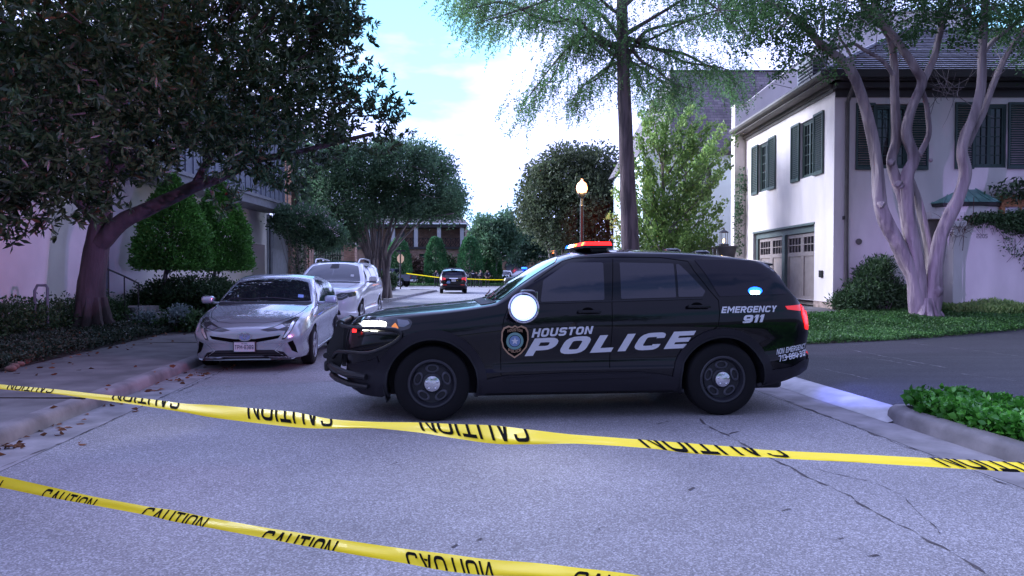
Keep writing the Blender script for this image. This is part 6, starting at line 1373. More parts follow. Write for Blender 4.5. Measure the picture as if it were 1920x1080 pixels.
# ---- bald cypress
T = tree('bald_cypress', 'tall straight bald cypress with feathery drooping boughs behind the police car', (3.55, 20.8, .3)); DC = 20.8
g = MB(); tp = px3([(1184, 600), (1182, 470), (1178, 380), (1175, 300), (1171, 200), (1168, 100), (1166, 0), (1164, -200), (1162, -420)], DC)
limb(g, tp, .30, .12, 14, .10)
pts = []; dirs = []
br = [((1166, 88), [(1120, 65), (1080, 45), (1040, 30), (1000, 20), (950, 8), (900, 0), (870, 0)]), ((1170, 95), [(1150, 88), (1110, 70), (1090, 72), (1060, 95), (1030, 130), (1000, 170), (975, 200)]), ((1176, 90), [(1210, 60), (1260, 45), (1310, 30), (1360, 15), (1410, 5)]), ((1178, 96), [(1230, 92), (1280, 100), (1320, 120), (1360, 138), (1385, 150)]),
      ((1166, 0), [(1120, -20), (1060, -10), (1000, 10), (940, 30), (890, 45)]), ((1166, 0), [(1220, -25), (1290, -10), (1350, 20), (1390, 60)]), ((1168, 60), [(1130, 30), (1080, 5), (1010, -15), (930, -30)]), ((1176, 75), [(1230, 30), (1300, -10), (1380, -35)]), ((1170, 100), [(1150, 120), (1120, 140), (1090, 165), (1070, 190)]), ((1176, 98), [(1200, 112), (1230, 130), (1260, 155), (1290, 165)]),
      ((1166, -60), [(1080, -90), (980, -60), (900, -30), (860, -10)]), ((1166, -60), [(1250, -90), (1340, -60), (1420, -20), (1440, 20)]), ((1166, -150), [(1060, -170), (960, -130)]), ((1166, -150), [(1270, -170), (1370, -130)]), ((1168, 50), [(1150, 20), (1110, -20), (1080, -60)]), ((1172, 85), [(1185, 120), (1200, 160), (1225, 190)])]
for st, l in br:
    for rep in range(2 if len(l) > 3 else 1):
        dep = random.uniform(-2.6, 2.6); q = [P(st[0], st[1]+random.uniform(-45, 30), DC)]+[P(x+random.uniform(-8, 8)*rep, y+random.uniform(-10, 16)*rep, DC+dep*(i+1)/len(l)) for i, (x, y) in enumerate(l)]
        limb(g, q, .075 if rep == 0 else .05, .012, 6, .1, 3)
        cc = catm(q, 6)
        for c in cc[5:]:
            for h in range(7):
                s = Vector((random.gauss(0, .28), random.gauss(0, .45), random.gauss(-.05, .18))); e = c+s; 
                L_ = random.uniform(.25, .85); dv = Vector((random.gauss(0, .35)+(c.x-3.4)*.12, random.gauss(0, .4), -1)).normalized()
                n = int(L_/.035)
                for j in range(n): pp = e+dv*(j*.035); pts.append(tuple(pp)); v = Vector(rng.normal(size=3)); v.z -= .4; dirs.append(tuple(v))
                if h < 2: g.tube([c, e, e+dv*L_], [.007, .005, .003], 4, cap=False)
child(g.build('trunk', M['bark_cypress'], None, 50), T)
# epicormic foliage on the trunk
for k in range(1600):
    y = random.uniform(-300, 95); a = P(1170, y, DC); v = unit(1)[0]; pts.append((a.x+v[0]*.3, a.y-abs(v[1])*.34, a.z+v[2]*.1)); dirs.append((v[0], -abs(v[1]), -.6))
child(leafmesh('crown', np.array(pts), np.array(dirs), .09, .34, M['leaf_cypress']), T)
# ---- light green maple between cypress and second house
T = tree('young_maple', 'light green young maple with upward branches before the grey shingle roof', P(1245, 620, 24.5)); DG = 24.5
g = MB(); limb(g, [Vector((5.3, DG, .3)), Vector((5.25, DG, 2)), Vector((5.2, DG, 4)), Vector((5.1, DG, 6.4))], .10, .03, 8)
tips = [(1205, 215), (1225, 200), (1262, 175), (1250, 235), (1290, 205), (1310, 225), (1330, 235), (1355, 240), (1365, 265), (1338, 275), (1300, 260), (1365, 305), (1350, 325), (1320, 300), (1165, 320), (1155, 360), (1150, 410), (1180, 290), (1200, 260), (1215, 320), (1250, 290), (1270, 330), (1290, 350), (1240, 360), (1210, 390), (1180, 370), (1190, 430), (1230, 430), (1270, 400), (1300, 390), (1330, 380), (1350, 385), (1345, 420), (1320, 440), (1290, 440), (1260, 450), (1220, 460), (1190, 465), (1160, 450), (1300, 460), (1335, 455), (1245, 400), (1280, 425), (1215, 350), (1310, 340)]
pts = []; us = []
for (x, y) in tips:
    e = P(x, y, DG+random.uniform(-1.3, 1.3)); s = Vector((5.2+(e.x-5.2)*.15, DG, max(1.0, e.z-1.4-abs(e.x-5.2)*.35))); mid = s.lerp(e, .55)+Vector((0, 0, -.12)); limb(g, [s, mid, e], .035, .008, 5)
    for t in np.linspace(.30, 1.0, 13):
        c = (s.lerp(mid, t/.55) if t < .55 else mid.lerp(e, (t-.55)/.45)); 
        for k in range(6): pts.append(np.array(c)+rng.normal(size=3)*np.array([.13, .16, .10])*(1.25-.6*t)); us.append(np.array((e-s).normalized()))
child(g.build('trunk', M['bark_far'], None, 60), T); pts = np.array(pts); us = np.array(us)
c, d = rosettes(pts, us, 5, .06, .10, .5, .9); child(leafmesh('crown', c, d, .115, .75, M['leaf_bright']), T)
# ---- generic broad crowns
def broad(label, base, stems, blobs, n, per, size, m, spread=.14, r0=.16, asp=.55, name='broadleaf_tree', shell=.5, group=None, tw=150, twr=.02, bark=M['bark_far']):
    T = tree(name, label, base, group); g = MB()
    for s in stems: limb(g, s, r0*(random.uniform(.7, 1.1)), .03, 8)
    o, pts = crown('crown', blobs, n, per, spread, size, asp, m, None, shell); child(o, T)
    q = pts[rng.choice(len(pts), tw)]; q2 = q+(np.array([b[:3] for b in blobs]).mean(0)-q)*.25+rng.normal(size=q.shape)*.25; twigs(g, q2, q, twr, .006)
    child(g.build('trunk', bark, None, 60), T); return T
def bl(lst, D, dep): return [(P(x, y, D).x, D+random.uniform(-dep*.4, dep*.4), P(x, y, D).z, rx*D/F, dep, rz*D/F) for x, y, rx, rz in lst]
D = 36.0; b0 = P(712, 560, D); b0.z = .2; stems = []
for (x, y) in [(600, 360), (620, 330), (640, 390), (660, 340), (680, 380), (690, 320), (720, 360), (740, 330), (760, 380), (790, 350), (820, 390), (835, 360), (610, 420), (650, 300), (700, 290), (780, 310), (850, 400)]:
    e = P(x, y, D+random.uniform(-2, 2)); s = b0+Vector((random.uniform(-.45, .45)+(x-720)*.0035, random.uniform(-.4, .4), 0)); m1 = P(705+(x-705)*.22, 470, D); m2 = P(705+(x-705)*.60, y+(430-y)*.45, D)
    stems.append([s, m1.lerp(s, .3)+Vector((0, random.uniform(-.3, .3), 0)), m1, m2, e])
broad('big spreading myrtle with many slender grey stems behind the white parked car', b0, stems, bl([(640, 370, 62, 50), (600, 400, 35, 35), (690, 320, 65, 45), (760, 305, 55, 42), (800, 345, 65, 46), (842, 385, 36, 34), (740, 370, 70, 42), (680, 400, 60, 28), (620, 330, 45, 42), (850, 370, 28, 30), (805, 395, 45, 20), (790, 290, 42, 26), (725, 285, 40, 20), (590, 440, 18, 25), (830, 320, 30, 28), (650, 440, 36, 22), (700, 345, 60, 40), (765, 392, 55, 24), (620, 290, 40, 25), (585, 350, 20, 40), (660, 290, 40, 22)], D, 2.2), 12500, 6, .14, M['leaf_dark'], .17, .13, .5, 'crape_myrtle', .35)
D = 44.0
broad('dark rounded oak behind the lit street lamp', P(1060, 600, D), [[P(1060+dx*.2, 600, D), P(1060+dx*.5, 470, D), P(1060+dx, 400, D)] for dx in (-60, -35, -10, 20, 45, 75)], bl([(1065, 330, 75, 45), (1010, 370, 42, 45), (1100, 380, 60, 55), (1030, 410, 55, 50), (1120, 310, 40, 38), (1065, 300, 50, 30), (1130, 420, 50, 50), (1060, 440, 60, 32), (990, 400, 22, 32), (1010, 330, 28, 26), (1150, 360, 40, 45), (1180, 400, 40, 45), (1080, 360, 55, 40)], D, 2.8), 6200, 6, .22, M['leaf_oak'], .2, .2, .55, 'oak_tree', .4)
D = 84.0
broad('mid green tree beyond the officers, left of the oak', P(925, 530, D), [[P(925, 530, D), P(922, 480, D), P(915, 430, D)], [P(925, 530, D), P(935, 470, D), P(955, 430, D)]], bl([(930, 430, 34, 22), (905, 420, 18, 14), (955, 440, 30, 26), (925, 455, 28, 20), (950, 410, 14, 12), (900, 440, 16, 18), (935, 470, 30, 14)], D, 2.6), 1700, 5, .42, M['leaf_dark'], .35, .25, .55, 'shade_tree', .4, tw=60)
D = 96.0
broad('paler hazy tree left of the lit street lamp, far off', P(985, 530, D), [[P(985, 530, D), P(985, 480, D), P(980, 450, D)]], bl([(985, 455, 34, 24), (1015, 460, 30, 26), (1000, 430, 20, 16), (975, 480, 26, 14), (1050, 470, 34, 26)], D, 3), 1400, 5, .5, M['leaf_far'], .4, .25, .55, 'shade_tree', .4, tw=50)
D = 150.0
for i, (x, w, h, lab) in enumerate(((700, 90, 40, 'distant tree mass behind the brick house'), (1090, 90, 40, 'distant trees behind the oak and street lamp'), (560, 90, 60, 'distant trees behind the left houses'), (1280, 140, 60, 'distant trees behind the second house'))):
    broad(lab, P(x, 520, D), [[P(x, 520, D), P(x, 480, D)]], bl([(x+dx, 511-h*.6, w*.4, h*.8) for dx in (-w*.5, 0, w*.5)], D, 4), 500, 5, 1.3, M['leaf_far'], .8, .4, .6, 'distant_tree', .3, tw=10)
# ---- cone evergreens in front of the brick house
for i, (x, y0, y1, w, D, lab) in enumerate(((748, 449, 521, 23, 82, 'leftmost clipped cone evergreen, behind the oval sign'), (817, 447, 517, 20, 82, 'clipped cone evergreen left of the far police car'), (881, 446, 515, 22, 80, 'broad clipped cone evergreen right of the far police car'), (912, 450, 515, 17, 84, 'cone evergreen second from right behind the officers'), (928, 458, 515, 11, 88, 'rightmost slim cone evergreen behind the officers'))):
    T = tree('cone_evergreen', lab, P(x, 522, D), 'clipped cone evergreens', 'evergreen'); zt = P(x, y0, D).z; r = w*D/F; n = 2400
    u = rng.random(n); a = rng.random(n)*2*PI; z = .2+(zt-.2)*u; rad = r*np.sqrt(np.clip(1-u**2.2, 0, 1))*np.clip(.78+u*.8, 0, 1)*(.88+.16*rng.random(n)); cx = P(x, 511, D).x
    p = np.stack([cx+rad*np.cos(a), D+rad*np.sin(a), z], 1); dd = np.stack([np.cos(a), np.sin(a), np.full(n, .9)], 1)+unit(n)*.5
    c = np.repeat(p, 3, 0)+rng.normal(size=(3*n, 3))*.07; child(leafmesh('crown', c, np.repeat(dd, 3, 0), .26, .5, M['leaf_cone']), T); g = MB(); g.tube([(cx, D, 0), (cx, D, zt*.8)], .12, 6); child(g.build('trunk', M['bark_far']), T)
# ---- bushes and hedges
def bush(label, blobs, n, per, size, m, name='shrub', cat='shrub', spread=.08, asp=.55, group=None, shell=.55, stem=True):
    c = np.array([b[:3] for b in blobs]).mean(0); T = tree(name, label, (c[0], c[1], .15), group, cat); o, p = crown('foliage', blobs, n, per, spread, size, asp, m, None, shell, zmin=.1); child(o, T)
    if stem:
        g = MB(); q = p[rng.choice(len(p), 24)]
        for e in q: g.tube([(c[0]+(e[0]-c[0])*.3, c[1]+(e[1]-c[1])*.3, .1), tuple(e)], [.014, .005], 4, cap=False)
        child(g.build('stem', M['bark_far']), T)
    return T
bush('big dark loose evergreen shrub against the white house wall', bl([(1640, 530, 28, 38), (1610, 560, 34, 18), (1670, 550, 26, 26), (1650, 500, 12, 12), (1590, 568, 20, 10), (1690, 560, 16, 20), (1630, 545, 40, 25)], 19.0, .5), 1700, 8, .12, M['leaf_hedge'], spread=.09, asp=.3)
bush('dark hedge along the blank left wall', [(-9.9-.0*i, 13.4+i*.62, .45, .75, .6, .48) for i in range(-3, 7)]+[(-11-.0*i, 12+i*.8, .5, .9, .6, .5) for i in range(5)], 3200, 6, .08, M['leaf_hedge'], 'hedge', 'hedge')
bush('rounded dark hedge ball right of the magnolia trunk', bl([(212, 590, 16, 18)], 17.2, .4), 420, 7, .07, M['leaf_hedge'], 'hedge', 'shrub')
bush('dark mounded hedge below the clipped topiary trees', bl([(300, 560, 40, 32), (345, 550, 42, 30), (385, 545, 45, 26), (330, 590, 30, 12), (270, 575, 20, 25), (415, 550, 25, 22), (360, 575, 50, 24)], 20.5, .9), 3200, 6, .085, M['leaf_hedge'], 'hedge', 'hedge', spread=.1)
bush('grey-leaved low plants beside the pavement left of the silver car', bl([(278, 608, 10, 12), (320, 600, 16, 14), (350, 605, 18, 14), (372, 600, 12, 12), (300, 618, 18, 8)], 16.2, .35), 520, 7, .09, M['leaf_hedge'], 'low_shrub', 'shrub')
bush('pale silvery shrub beside the pavement near the handrail', bl([(275, 598, 7, 9), (335, 590, 12, 10)], 16.0, .25), 130, 7, .08, leafmat('silver_leaf', (.12, .16, .16), (.24, .30, .30)), 'low_shrub', 'shrub')
bush('low hedge at the foot of the big many-stemmed myrtle', bl([(728, 525, 14, 12), (708, 522, 14, 10)], 42, .9), 700, 6, .14, M['leaf_hedge'], 'hedge', 'hedge')
bush('reddish brown clipped hedge in front of the brick house', [(bx(x), 86.5, 1.2, 1.8, .8, 2.4) for x in (765, 780, 795)], 800, 6, .3, leafmat('rust_leaf', (.06, .04, .03), (.12, .07, .05)), 'hedge', 'hedge', spread=.2)
bush('dark square hedge between the two cone evergreens', [(bx(x), 86, 1.4, 1.5, .8, 2.3) for x in (838, 850)], 600, 6, .3, M['leaf_hedge'], 'hedge', 'hedge', spread=.2)
bush('long low hedge on the bank across the far street', [(-22+i*1.5, 82.8, .45, 1.1, .8, .65) for i in range(20)], 1800, 5, .2, M['leaf_hedge'], 'hedge', 'hedge', spread=.15, stem=False)
# arbour shrub with pink flowers
T = bush('small arching shrub with pink blossoms beside the grey gate', bl([(524, 418, 14, 16), (560, 425, 32, 28), (595, 430, 36, 26), (625, 440, 24, 20), (540, 410, 22, 20), (580, 405, 35, 15), (610, 455, 30, 12)], 30.5, .8), 2300, 6, .12, M['leaf_dark'], 'flowering_shrub', 'shrub', spread=.12)
p, u = clumps_in(bl([(560, 420, 34, 30), (595, 425, 38, 28), (625, 440, 26, 22), (580, 402, 38, 16)], 30.3, .8), 110, .98); keep = u[:, 2] > -.2
child(leafmesh('blossoms', np.repeat(p[keep], 8, 0)+rng.normal(size=(keep.sum()*8, 3))*.05, unit(keep.sum()*8), .055, .8, M['petal']), T)
VP = tree('vine_column', 'leafy vine covering the pale pillar below the pink-flowered shrub', P(560, 520, 31.5), None, 'climbing plant'); q = [P(x, y, 31.4) for x in (552, 560, 568) for y in range(440, 540, 8)]
child(leafmesh('foliage', np.repeat(np.array([tuple(v) for v in q]), 34, 0)+rng.normal(size=(len(q)*34, 3))*.12, unit(len(q)*34), .11, .6, M['leaf_dark']), VP); g = MB(); g.tube([(q[0].x+.2, 31.5, .2), (q[0].x+.2, 31.5, 3)], .16, 8); child(g.build('stem', M['stucco_left']), VP)
# ---- clipped topiary trees
for (x, yt, yb_, w, D, tx, lab) in ((325, 335, 500, 62, 20.0, 300, 'clipped bell-shaped topiary tree nearest the magnolia'), (413, 345, 502, 52, 21.5, 396, 'clipped bell-shaped topiary tree right of its twin, by the garage')):
    T = tree('topiary_tree', lab, P(tx, 560, D), 'clipped topiary trees', 'tree'); z0 = P(x, yb_, D).z; z1 = P(x, yt, D).z; r = w*D/F; n = 5200; cx = P(x, 500, D).x
    u = rng.random(n)**1.15; a = rng.random(n)*2*PI; rad = r*np.clip(1.0-.15*u-.95*u**3.2, .05, 1)*(.80+.24*rng.random(n)+.09*np.sin(a*5+u*14)); low = rng.random(n) < .18; rad[low] *= rng.random(low.sum())**.5; u[low] = rng.random(low.sum())*.04
    p = np.stack([cx+rad*np.cos(a), D+rad*np.sin(a), z0+(z1-z0)*u], 1); dd = np.stack([np.cos(a), np.sin(a), np.full(n, .5)], 1)
    c = np.repeat(p, 6, 0)+rng.normal(size=(6*n, 3))*.055; child(leafmesh('crown', c, np.repeat(dd, 6, 0)+unit(6*n)*.9, .10, .5, M['leaf_topiary']), T)
    g = MB(); tb = P(tx, 555, D); limb(g, [Vector((tb.x, D, .15)), Vector((tb.x+.05, D, .9)), Vector((cx-.1, D, z0+.5)), Vector((cx, D, z1-.6))], .075, .03, 8)
    for k in range(14): a_ = 2*PI*k/14; zz = random.uniform(z0, z1-1); g.tube([(cx, D, zz), (cx+math.cos(a_)*r*.75, D+math.sin(a_)*r*.75, zz+.5)], [.02, .008], 5)
    child(g.build('trunk', M['bark_far'], None, 60), T)
    sp_ = MB(); q = P(tx+13, 506, D-.2); sp_.tube([(q.x, q.y, .2), (q.x, q.y, q.z-.1)], .015, 5); sp_.tube([(q.x, q.y, q.z-.12), (q.x+.08, q.y, q.z+.12)], [.04, .06], 8); o = sp_.build('garden_spotlight', M['black_metal']); tag(o, 'small black stake garden light beside the ' + ('left' if x == 325 else 'right') + ' topiary trunk', 'garden light', 'garden lights')
# ---- magnolia
DT = 15.5
T = tree('magnolia', 'huge dark magnolia with thick trunk and leaning limb filling the upper left', P(172, 622, DT))
g = MB(); tz = Vector((-9.15, DT, .1))
limb(g, [tz, P(170, 560, DT), P(176, 500, DT), P(186, 440, DT), P(192, 400, DT), P(188, 330, DT), P(200, 240, DT), P(230, 120, DT), P(250, -60, DT), P(270, -220, DT)], .33, .10, 16, .07)
limb(g, [P(190, 455, DT-.05), P(225, 418, DT-.2), P(270, 395, DT-.3), P(320, 372, DT-.4), P(365, 350, DT-.5), P(400, 338, DT-.6), P(440, 320, DT-.6), P(480, 300, DT-.6), P(540, 290, DT-.5), P(620, 270, DT-.3), P(700, 250, DT)], .20, .04, 12, .08)
limb(g, [P(365, 350, DT-.5), P(385, 310, DT-.5), P(420, 240, DT-.4), P(460, 150, DT), P(500, 60, DT)], .10, .04, 9)
limb(g, [P(186, 420, DT), P(140, 370, DT-.4), P(90, 330, DT-.9), P(20, 300, DT-1.4), P(-60, 280, DT-2)], .14, .05, 9)
for (x, y, r) in ((215, 180, 0), (300, 120, 0), (420, 130, 0), (100, 150, 0), (350, 60, 1), (560, 100, 1), (620, 180, 0), (40, 60, 1), (480, 200, -1), (250, 250, -1.5), (120, 260, -2), (520, 240, 0), (680, 210, .5)):
    limb(g, [P(195, 330, DT), P(195+(x-195)*.4, 330+(y-330)*.55, DT+r*.5), P(x, y, DT+r)], .07, .02, 6)
for k in range(9):
    a = 2*PI*k/9; b = tz+Vector((0, 0, .1)); g.tube([b+Vector((math.cos(a)*.2, math.sin(a)*.2, .75)), b+Vector((math.cos(a)*.30, math.sin(a)*.30, .25)), b+Vector((math.cos(a)*.55, math.sin(a)*.5, -.05))], [.09, .10, .07], 7, wob=.15)
child(g.build('trunk', M['bark_magnolia'], None, 50), T)
B = []
def mb_(x, y, D, r, rz=None): c = P(x, y, D); B.append((c.x, c.y, c.z, r, r, rz or r*.72))
for x, y, D, r in [(30, 40, 11, 1.6), (120, 60, 11.5, 1.5), (60, 150, 11, 1.4), (160, 150, 12, 1.4), (30, 250, 11, 1.2), (120, 260, 12, 1.3), (60, 340, 11.5, 1.0), (10, 390, 11.5, .8), (110, 360, 12.5, 1.0), (180, 350, 13, .9), (230, 80, 13, 1.7), (220, 200, 13, 1.4), (260, 290, 13, 1.1), (330, 30, 14, 1.9), (320, 150, 14, 1.7), (360, 240, 13.5, 1.2), (330, 300, 13.5, .5), (430, 60, 14.5, 1.8), (440, 170, 14, 1.5), (470, 260, 14, 1.1), (420, 285, 13.5, .5), (540, 40, 15, 1.5), (550, 150, 15, 1.4), (560, 240, 15, 1.1), (620, 90, 15.5, 1.1), (640, 190, 15.5, 1.1), (650, 265, 15, .7), (610, 290, 14.8, .6), (700, 215, 15.5, .65), (700, 270, 15.3, .55), (735, 240, 15.5, .45), (640, 30, 16, 1.0), (590, -10, 15.5, 1.4), (740, 200, 15.6, .35), (690, 150, 15.6, .35), (500, 300, 14, .55), (455, 355, 13.6, .28), (530, 345, 14.2, .45), (490, 330, 14, .4), (585, 320, 14.6, .4), (420, 370, 13.4, .22), (5, 300, 10.5, 1.0), (200, 10, 12, 1.8), (450, -60, 15, 2.2), (300, -80, 14, 2.4), (100, -80, 11, 2.2), (300, 230, 17, 1.6), (420, 220, 17.5, 1.5), (520, 110, 18, 1.6), (380, 100, 18, 1.9), (250, 120, 17, 1.9), (100, 200, 15, 1.8), (590, 200, 17.5, 1.0), (30, 200, 14, 2), (60, 100, 14, 2)]: mb_(x, y, D, r)
p0, u0 = clumps_in(B, 1700, .30); u0 = u0*np.array([1, 1, .55])+np.array([.2, -.25, .2])+rng.normal(size=u0.shape)*.35; u0 /= np.linalg.norm(u0, axis=1, keepdims=True)
kk = 6; tt = np.tile(np.linspace(-.28, .28, kk), len(p0))[:, None]; ru = np.repeat(u0, kk, 0); p = np.repeat(p0, kk, 0)+ru*tt+rng.normal(size=(len(p0)*kk, 3))*.10
ru = ru+rng.normal(size=ru.shape)*.45+np.array([0, 0, .15]); ru /= np.linalg.norm(ru, axis=1, keepdims=True)
c = np.repeat(p, 9, 0)+rng.normal(size=(len(p)*9, 3))*.015; o_ = np.repeat(ru, 9, 0)
child(leafmesh('crown', c, o_*.75+unit(len(c)), .17, .30, M['leaf_magnolia'], None, .18), T)
g = MB(); q = p[rng.choice(len(p), 420)]; ctr = np.array([tuple(P(300, 200, 14.5))]); twigs(g, q+(ctr-q)*.18, q, .02, .006); child(g.build('twigs', M['bark_magnolia']), T)
rf_ = P(433, 360, 13.5); child(leafmesh('red_leaf', np.array([tuple(rf_)]*5)+rng.normal(size=(5, 3))*.03, unit(5), .13, .5, mat('red_fruit', (.35, .03, .03), .5)), T)
# trees behind the camera, seen only in reflections and as shade
for i, (x, y, s, lab) in enumerate(((-9, -16, 1, 'broad tree behind the viewpoint on the left side'), (8, -18, 1.1, 'broad tree behind the viewpoint on the right side'), (0, -34, 1.5, 'big tree closing the street behind the viewpoint'))):
    if 1:
        T = broad(lab, (x, y, 0), [[Vector((x, y, 0)), Vector((x, y, 3)), Vector((x+.5, y, 5*s))]], [(x+dx*s, y+dy*s, (4.6+dz)*s, 2.4*s, 2.2*s, 1.8*s) for dx, dy, dz in ((-2, 0, 0), (2, 0, 0), (0, 0, 1.6), (0, 1.5, .2), (-1, -1, .6), (1.4, -1, .8))], 900, 5, .35, M['leaf_dark'], .3, .2, .6, 'shade_tree', .4, tw=20)
# ================================================================ street lamps, sign
def lamp(label, p, zg, r, lit=9, zb=0):
    root = empty('street_lamp', (p.x, p.y, zb), 0, label, 'street lamp', 'street lamps along the street'); bpy.context.view_layer.update(); x, y = p.x, p.y
    g = MB(); T = Matrix.Translation((x, y, 0)); g.lathe([(.001, zb), (.20, zb), (.20, zb+.25), (.15, zb+.32), (.13, zb+.7), (.08, zb+.85), (.07, zg-r-.5), (.09, zg-r-.48), (.06, zg-r-.42), (.055, zg-r-.2), (.13, zg-r-.12), (.17, zg-r-.02), (.16, zg-r+.01)], 16, T)
    child(g.build('post', M['black_metal'], None, 40), root)
    g = MB(); g.lathe([(.13, zg-r), (r*.82, zg-r*.8), (r, zg-r*.25), (r*.98, zg+r*.2), (r*.75, zg+r*.75), (r*.4, zg+r*1.05), (r*.22, zg+r*1.2), (r*.12, zg+r*1.5), (.001, zg+r*1.6)], 24, T)
    child(g.build('globe', M['lamp_glow'], None, 60), root)
M['lamp_glow'] = mat('lamp_glow', (1, .85, .6), .5, emit=(1, .20, .035), estr=1.15)
p = P(1091, 352, 27); lamp('nearest lit street lamp glowing amber in front of the oak', p, p.z, .215); point_light('street_lamp_light', (p.x, p.y-.5, p.z), (1, .62, .28), 60, .2)
p = P(1081, 440, 60); lamp('small lit street lamp low between the lamp post and the roof lights', p, p.z, .14)
p = P(1037, 471, 88); lamp('distant lit street lamp just above the police windscreen', p, p.z, .30)
sg = empty('road_sign', P(751, 485, 63), 0, 'oval metal sign seen from behind with painted warm glow on dark post', 'sign'); bpy.context.view_layer.update(); c = P(751, 485, 63); g = MB(); g.tube([(c.x, 62.9, 0), (c.x, 62.9, c.z+.75)], .06, 8); g.box(c.x-.42, c.x+.42, 62.86, 62.94, c.z+.62, c.z+.76); child(g.build('post', M['iron']), sg)
g = MB(); g.prism([(c.x+.32*math.cos(a), c.z+.42*math.sin(a)) for a in np.linspace(PI/8, 2*PI+PI/8, 8, False)], 63, 63.02, Matrix(((1, 0, 0, 0), (0, 0, 1, 0), (0, 1, 0, 0), (0, 0, 0, 1)))); child(g.build('plate', mat('warm_glow_plate', (.75, .62, .48), .5, emit=(1, .55, .25), estr=.1)), sg)  # warm sunset light on the plate put into its colour and faint emission
# ================================================================ people
M['uniform'] = mat('dark_uniform', (.012, .012, .022), .85); M['skin'] = mat('skin', (.38, .22, .17), .6); M['hair'] = mat('dark_hair', (.02, .015, .012), .7); M['boots'] = mat('black_boots', (.01, .01, .01), .5); M['shirt'] = mat('pale_shirt', (.5, .5, .56), .8)
def person(label, loc, rz, h=1.8, arms='hang', shirt=None, legs='uniform', bare=False, back=True):
    V_ = {'pelvis': (0, 0, .98), 'waist': (0, 0, 1.12), 'chest': (0, 0, 1.36), 'neck': (0, .0, 1.50), 'head': (0, -.01, 1.60), 'crown': (0, 0, 1.70)}
    for s, n in ((-1, 'l'), (1, 'r')):
        V_[n+'hip'] = (s*.10, 0, .92); V_[n+'knee'] = (s*.13, -.02, .50); V_[n+'ank'] = (s*.14, .02, .10); V_[n+'toe'] = (s*.16, -.14, .04); V_[n+'sho'] = (s*.19, 0, 1.42)
        if arms == 'front': V_[n+'elb'] = (s*.29, -.05, 1.16); V_[n+'wri'] = (s*.10, -.28, 1.14); V_[n+'han'] = (s*.03, -.33, 1.15)
        elif arms == 'belt': V_[n+'elb'] = (s*.33, .03, 1.16); V_[n+'wri'] = (s*.20, -.16, 1.05); V_[n+'han'] = (s*.13, -.2, 1.04)
        elif arms == 'point' and s > 0: V_[n+'elb'] = (.36, -.05, 1.2); V_[n+'wri'] = (.56, -.12, 1.08); V_[n+'han'] = (.63, -.14, 1.05)
        else: V_[n+'elb'] = (s*.27, .02, 1.14); V_[n+'wri'] = (s*.29, -.04, .90); V_[n+'han'] = (s*.29, -.07, .80)
    names = list(V_); rad = {'pelvis': .145, 'waist': .13, 'chest': .165, 'neck': .055, 'head': .088, 'crown': .075, 'hip': .095, 'knee': .062, 'ank': .045, 'toe': .04, 'sho': .07, 'elb': .048, 'wri': .032, 'han': .035}
    E = [('pelvis', 'waist'), ('waist', 'chest'), ('chest', 'neck'), ('neck', 'head'), ('head', 'crown')]
    for n in 'lr': E += [('pelvis', n+'hip'), (n+'hip', n+'knee'), (n+'knee', n+'ank'), (n+'ank', n+'toe'), ('chest', n+'sho'), (n+'sho', n+'elb'), (n+'elb', n+'wri'), (n+'wri', n+'han')]
    me = bpy.data.meshes.new('person'); me.from_pydata([V_[n] for n in names], [(names.index(a), names.index(b)) for a, b in E], []); o = bpy.data.objects.new('person', me); C.objects.link(o)
    md = o.modifiers.new('s', 'SKIN'); me.skin_vertices.new() if not me.skin_vertices else None
    for i, n in enumerate(names):
        k = n if n in rad else n[1:]; r = rad[k]; me.skin_vertices[0].data[i].radius = (r*(1.15 if n in ('chest', 'pelvis', 'waist') else 1), r*(.8 if n in ('chest', 'pelvis', 'waist') else 1)); me.skin_vertices[0].data[i].use_root = (n == 'pelvis')
    s2 = o.modifiers.new('ss', 'SUBSURF'); s2.levels = 2; s2.render_levels = 2
    nm = bpy.data.meshes.new_from_object(o.evaluated_get(bpy.context.evaluated_depsgraph_get())); o.modifiers.clear(); o.data = nm; nm.materials.clear()
    for m in ('uniform', 'skin', 'hair', 'boots', 'shirt'): nm.materials.append(M[m])
    for f in nm.polygons:
        c = f.center; r2 = abs(c.x); k = 0
        if c.z > 1.49: k = 1 if (c.z < 1.64 and c.y < .02) else 2
        elif c.z < .14: k = 3
        elif any((Vector(V_[n+'han'])-c).length < .09 for n in 'lr'): k = 1
        elif bare and any((Vector(V_[n+'wri'])-c).length < .19 for n in 'lr') : k = 1
        elif shirt and c.z > 1.0: k = 4
        f.material_index = k
    nm.shade_smooth(); sc = h/1.78; o.matrix_world = Matrix.Translation(loc) @ Matrix.Rotation(rz, 4, 'Z') @ Matrix.Scale(sc, 4)
    if back:
        v = MB(); v.rbox(-.19, .19, -.155, .15, 1.10, 1.44, .05); v.rbox(-.17, .17, -.17, .165, 1.02, 1.07, .02); child_(v.build('vest', M['uniform'], None, 40), o)
        v = MB(); v.box(-.12, .12, .152, .156, 1.30, 1.37); v.box(.04, .13, -.161, -.157, 1.30, 1.36); child_(v.build('vest_patch', M['decal']), o)
    tag(o, label, 'person', 'officers standing at the far street end'); return o
def child_(c, p): c.parent = p; return c
def at(px, D): return Vector(((px-960)/F*D, D, 0))
person('officer in dark uniform standing alone left of the far police car', at(818, 73), .25, 1.83, 'belt')
person('officer in black vest just right of the far police car', at(875, 74), 2.6, 1.72, 'hang')
person('tallest officer in the group, seen from behind with white patch on the back', at(886.5, 72), PI+.15, 1.86, 'point')
person('officer with bare forearms holding something in front, middle of the group', at(901.5, 72), -.9, 1.84, 'front', bare=True)
person('person in dark clothes with hands at the belt at the right end of the group', at(914, 72.5), .2, 1.84, 'belt', bare=True)
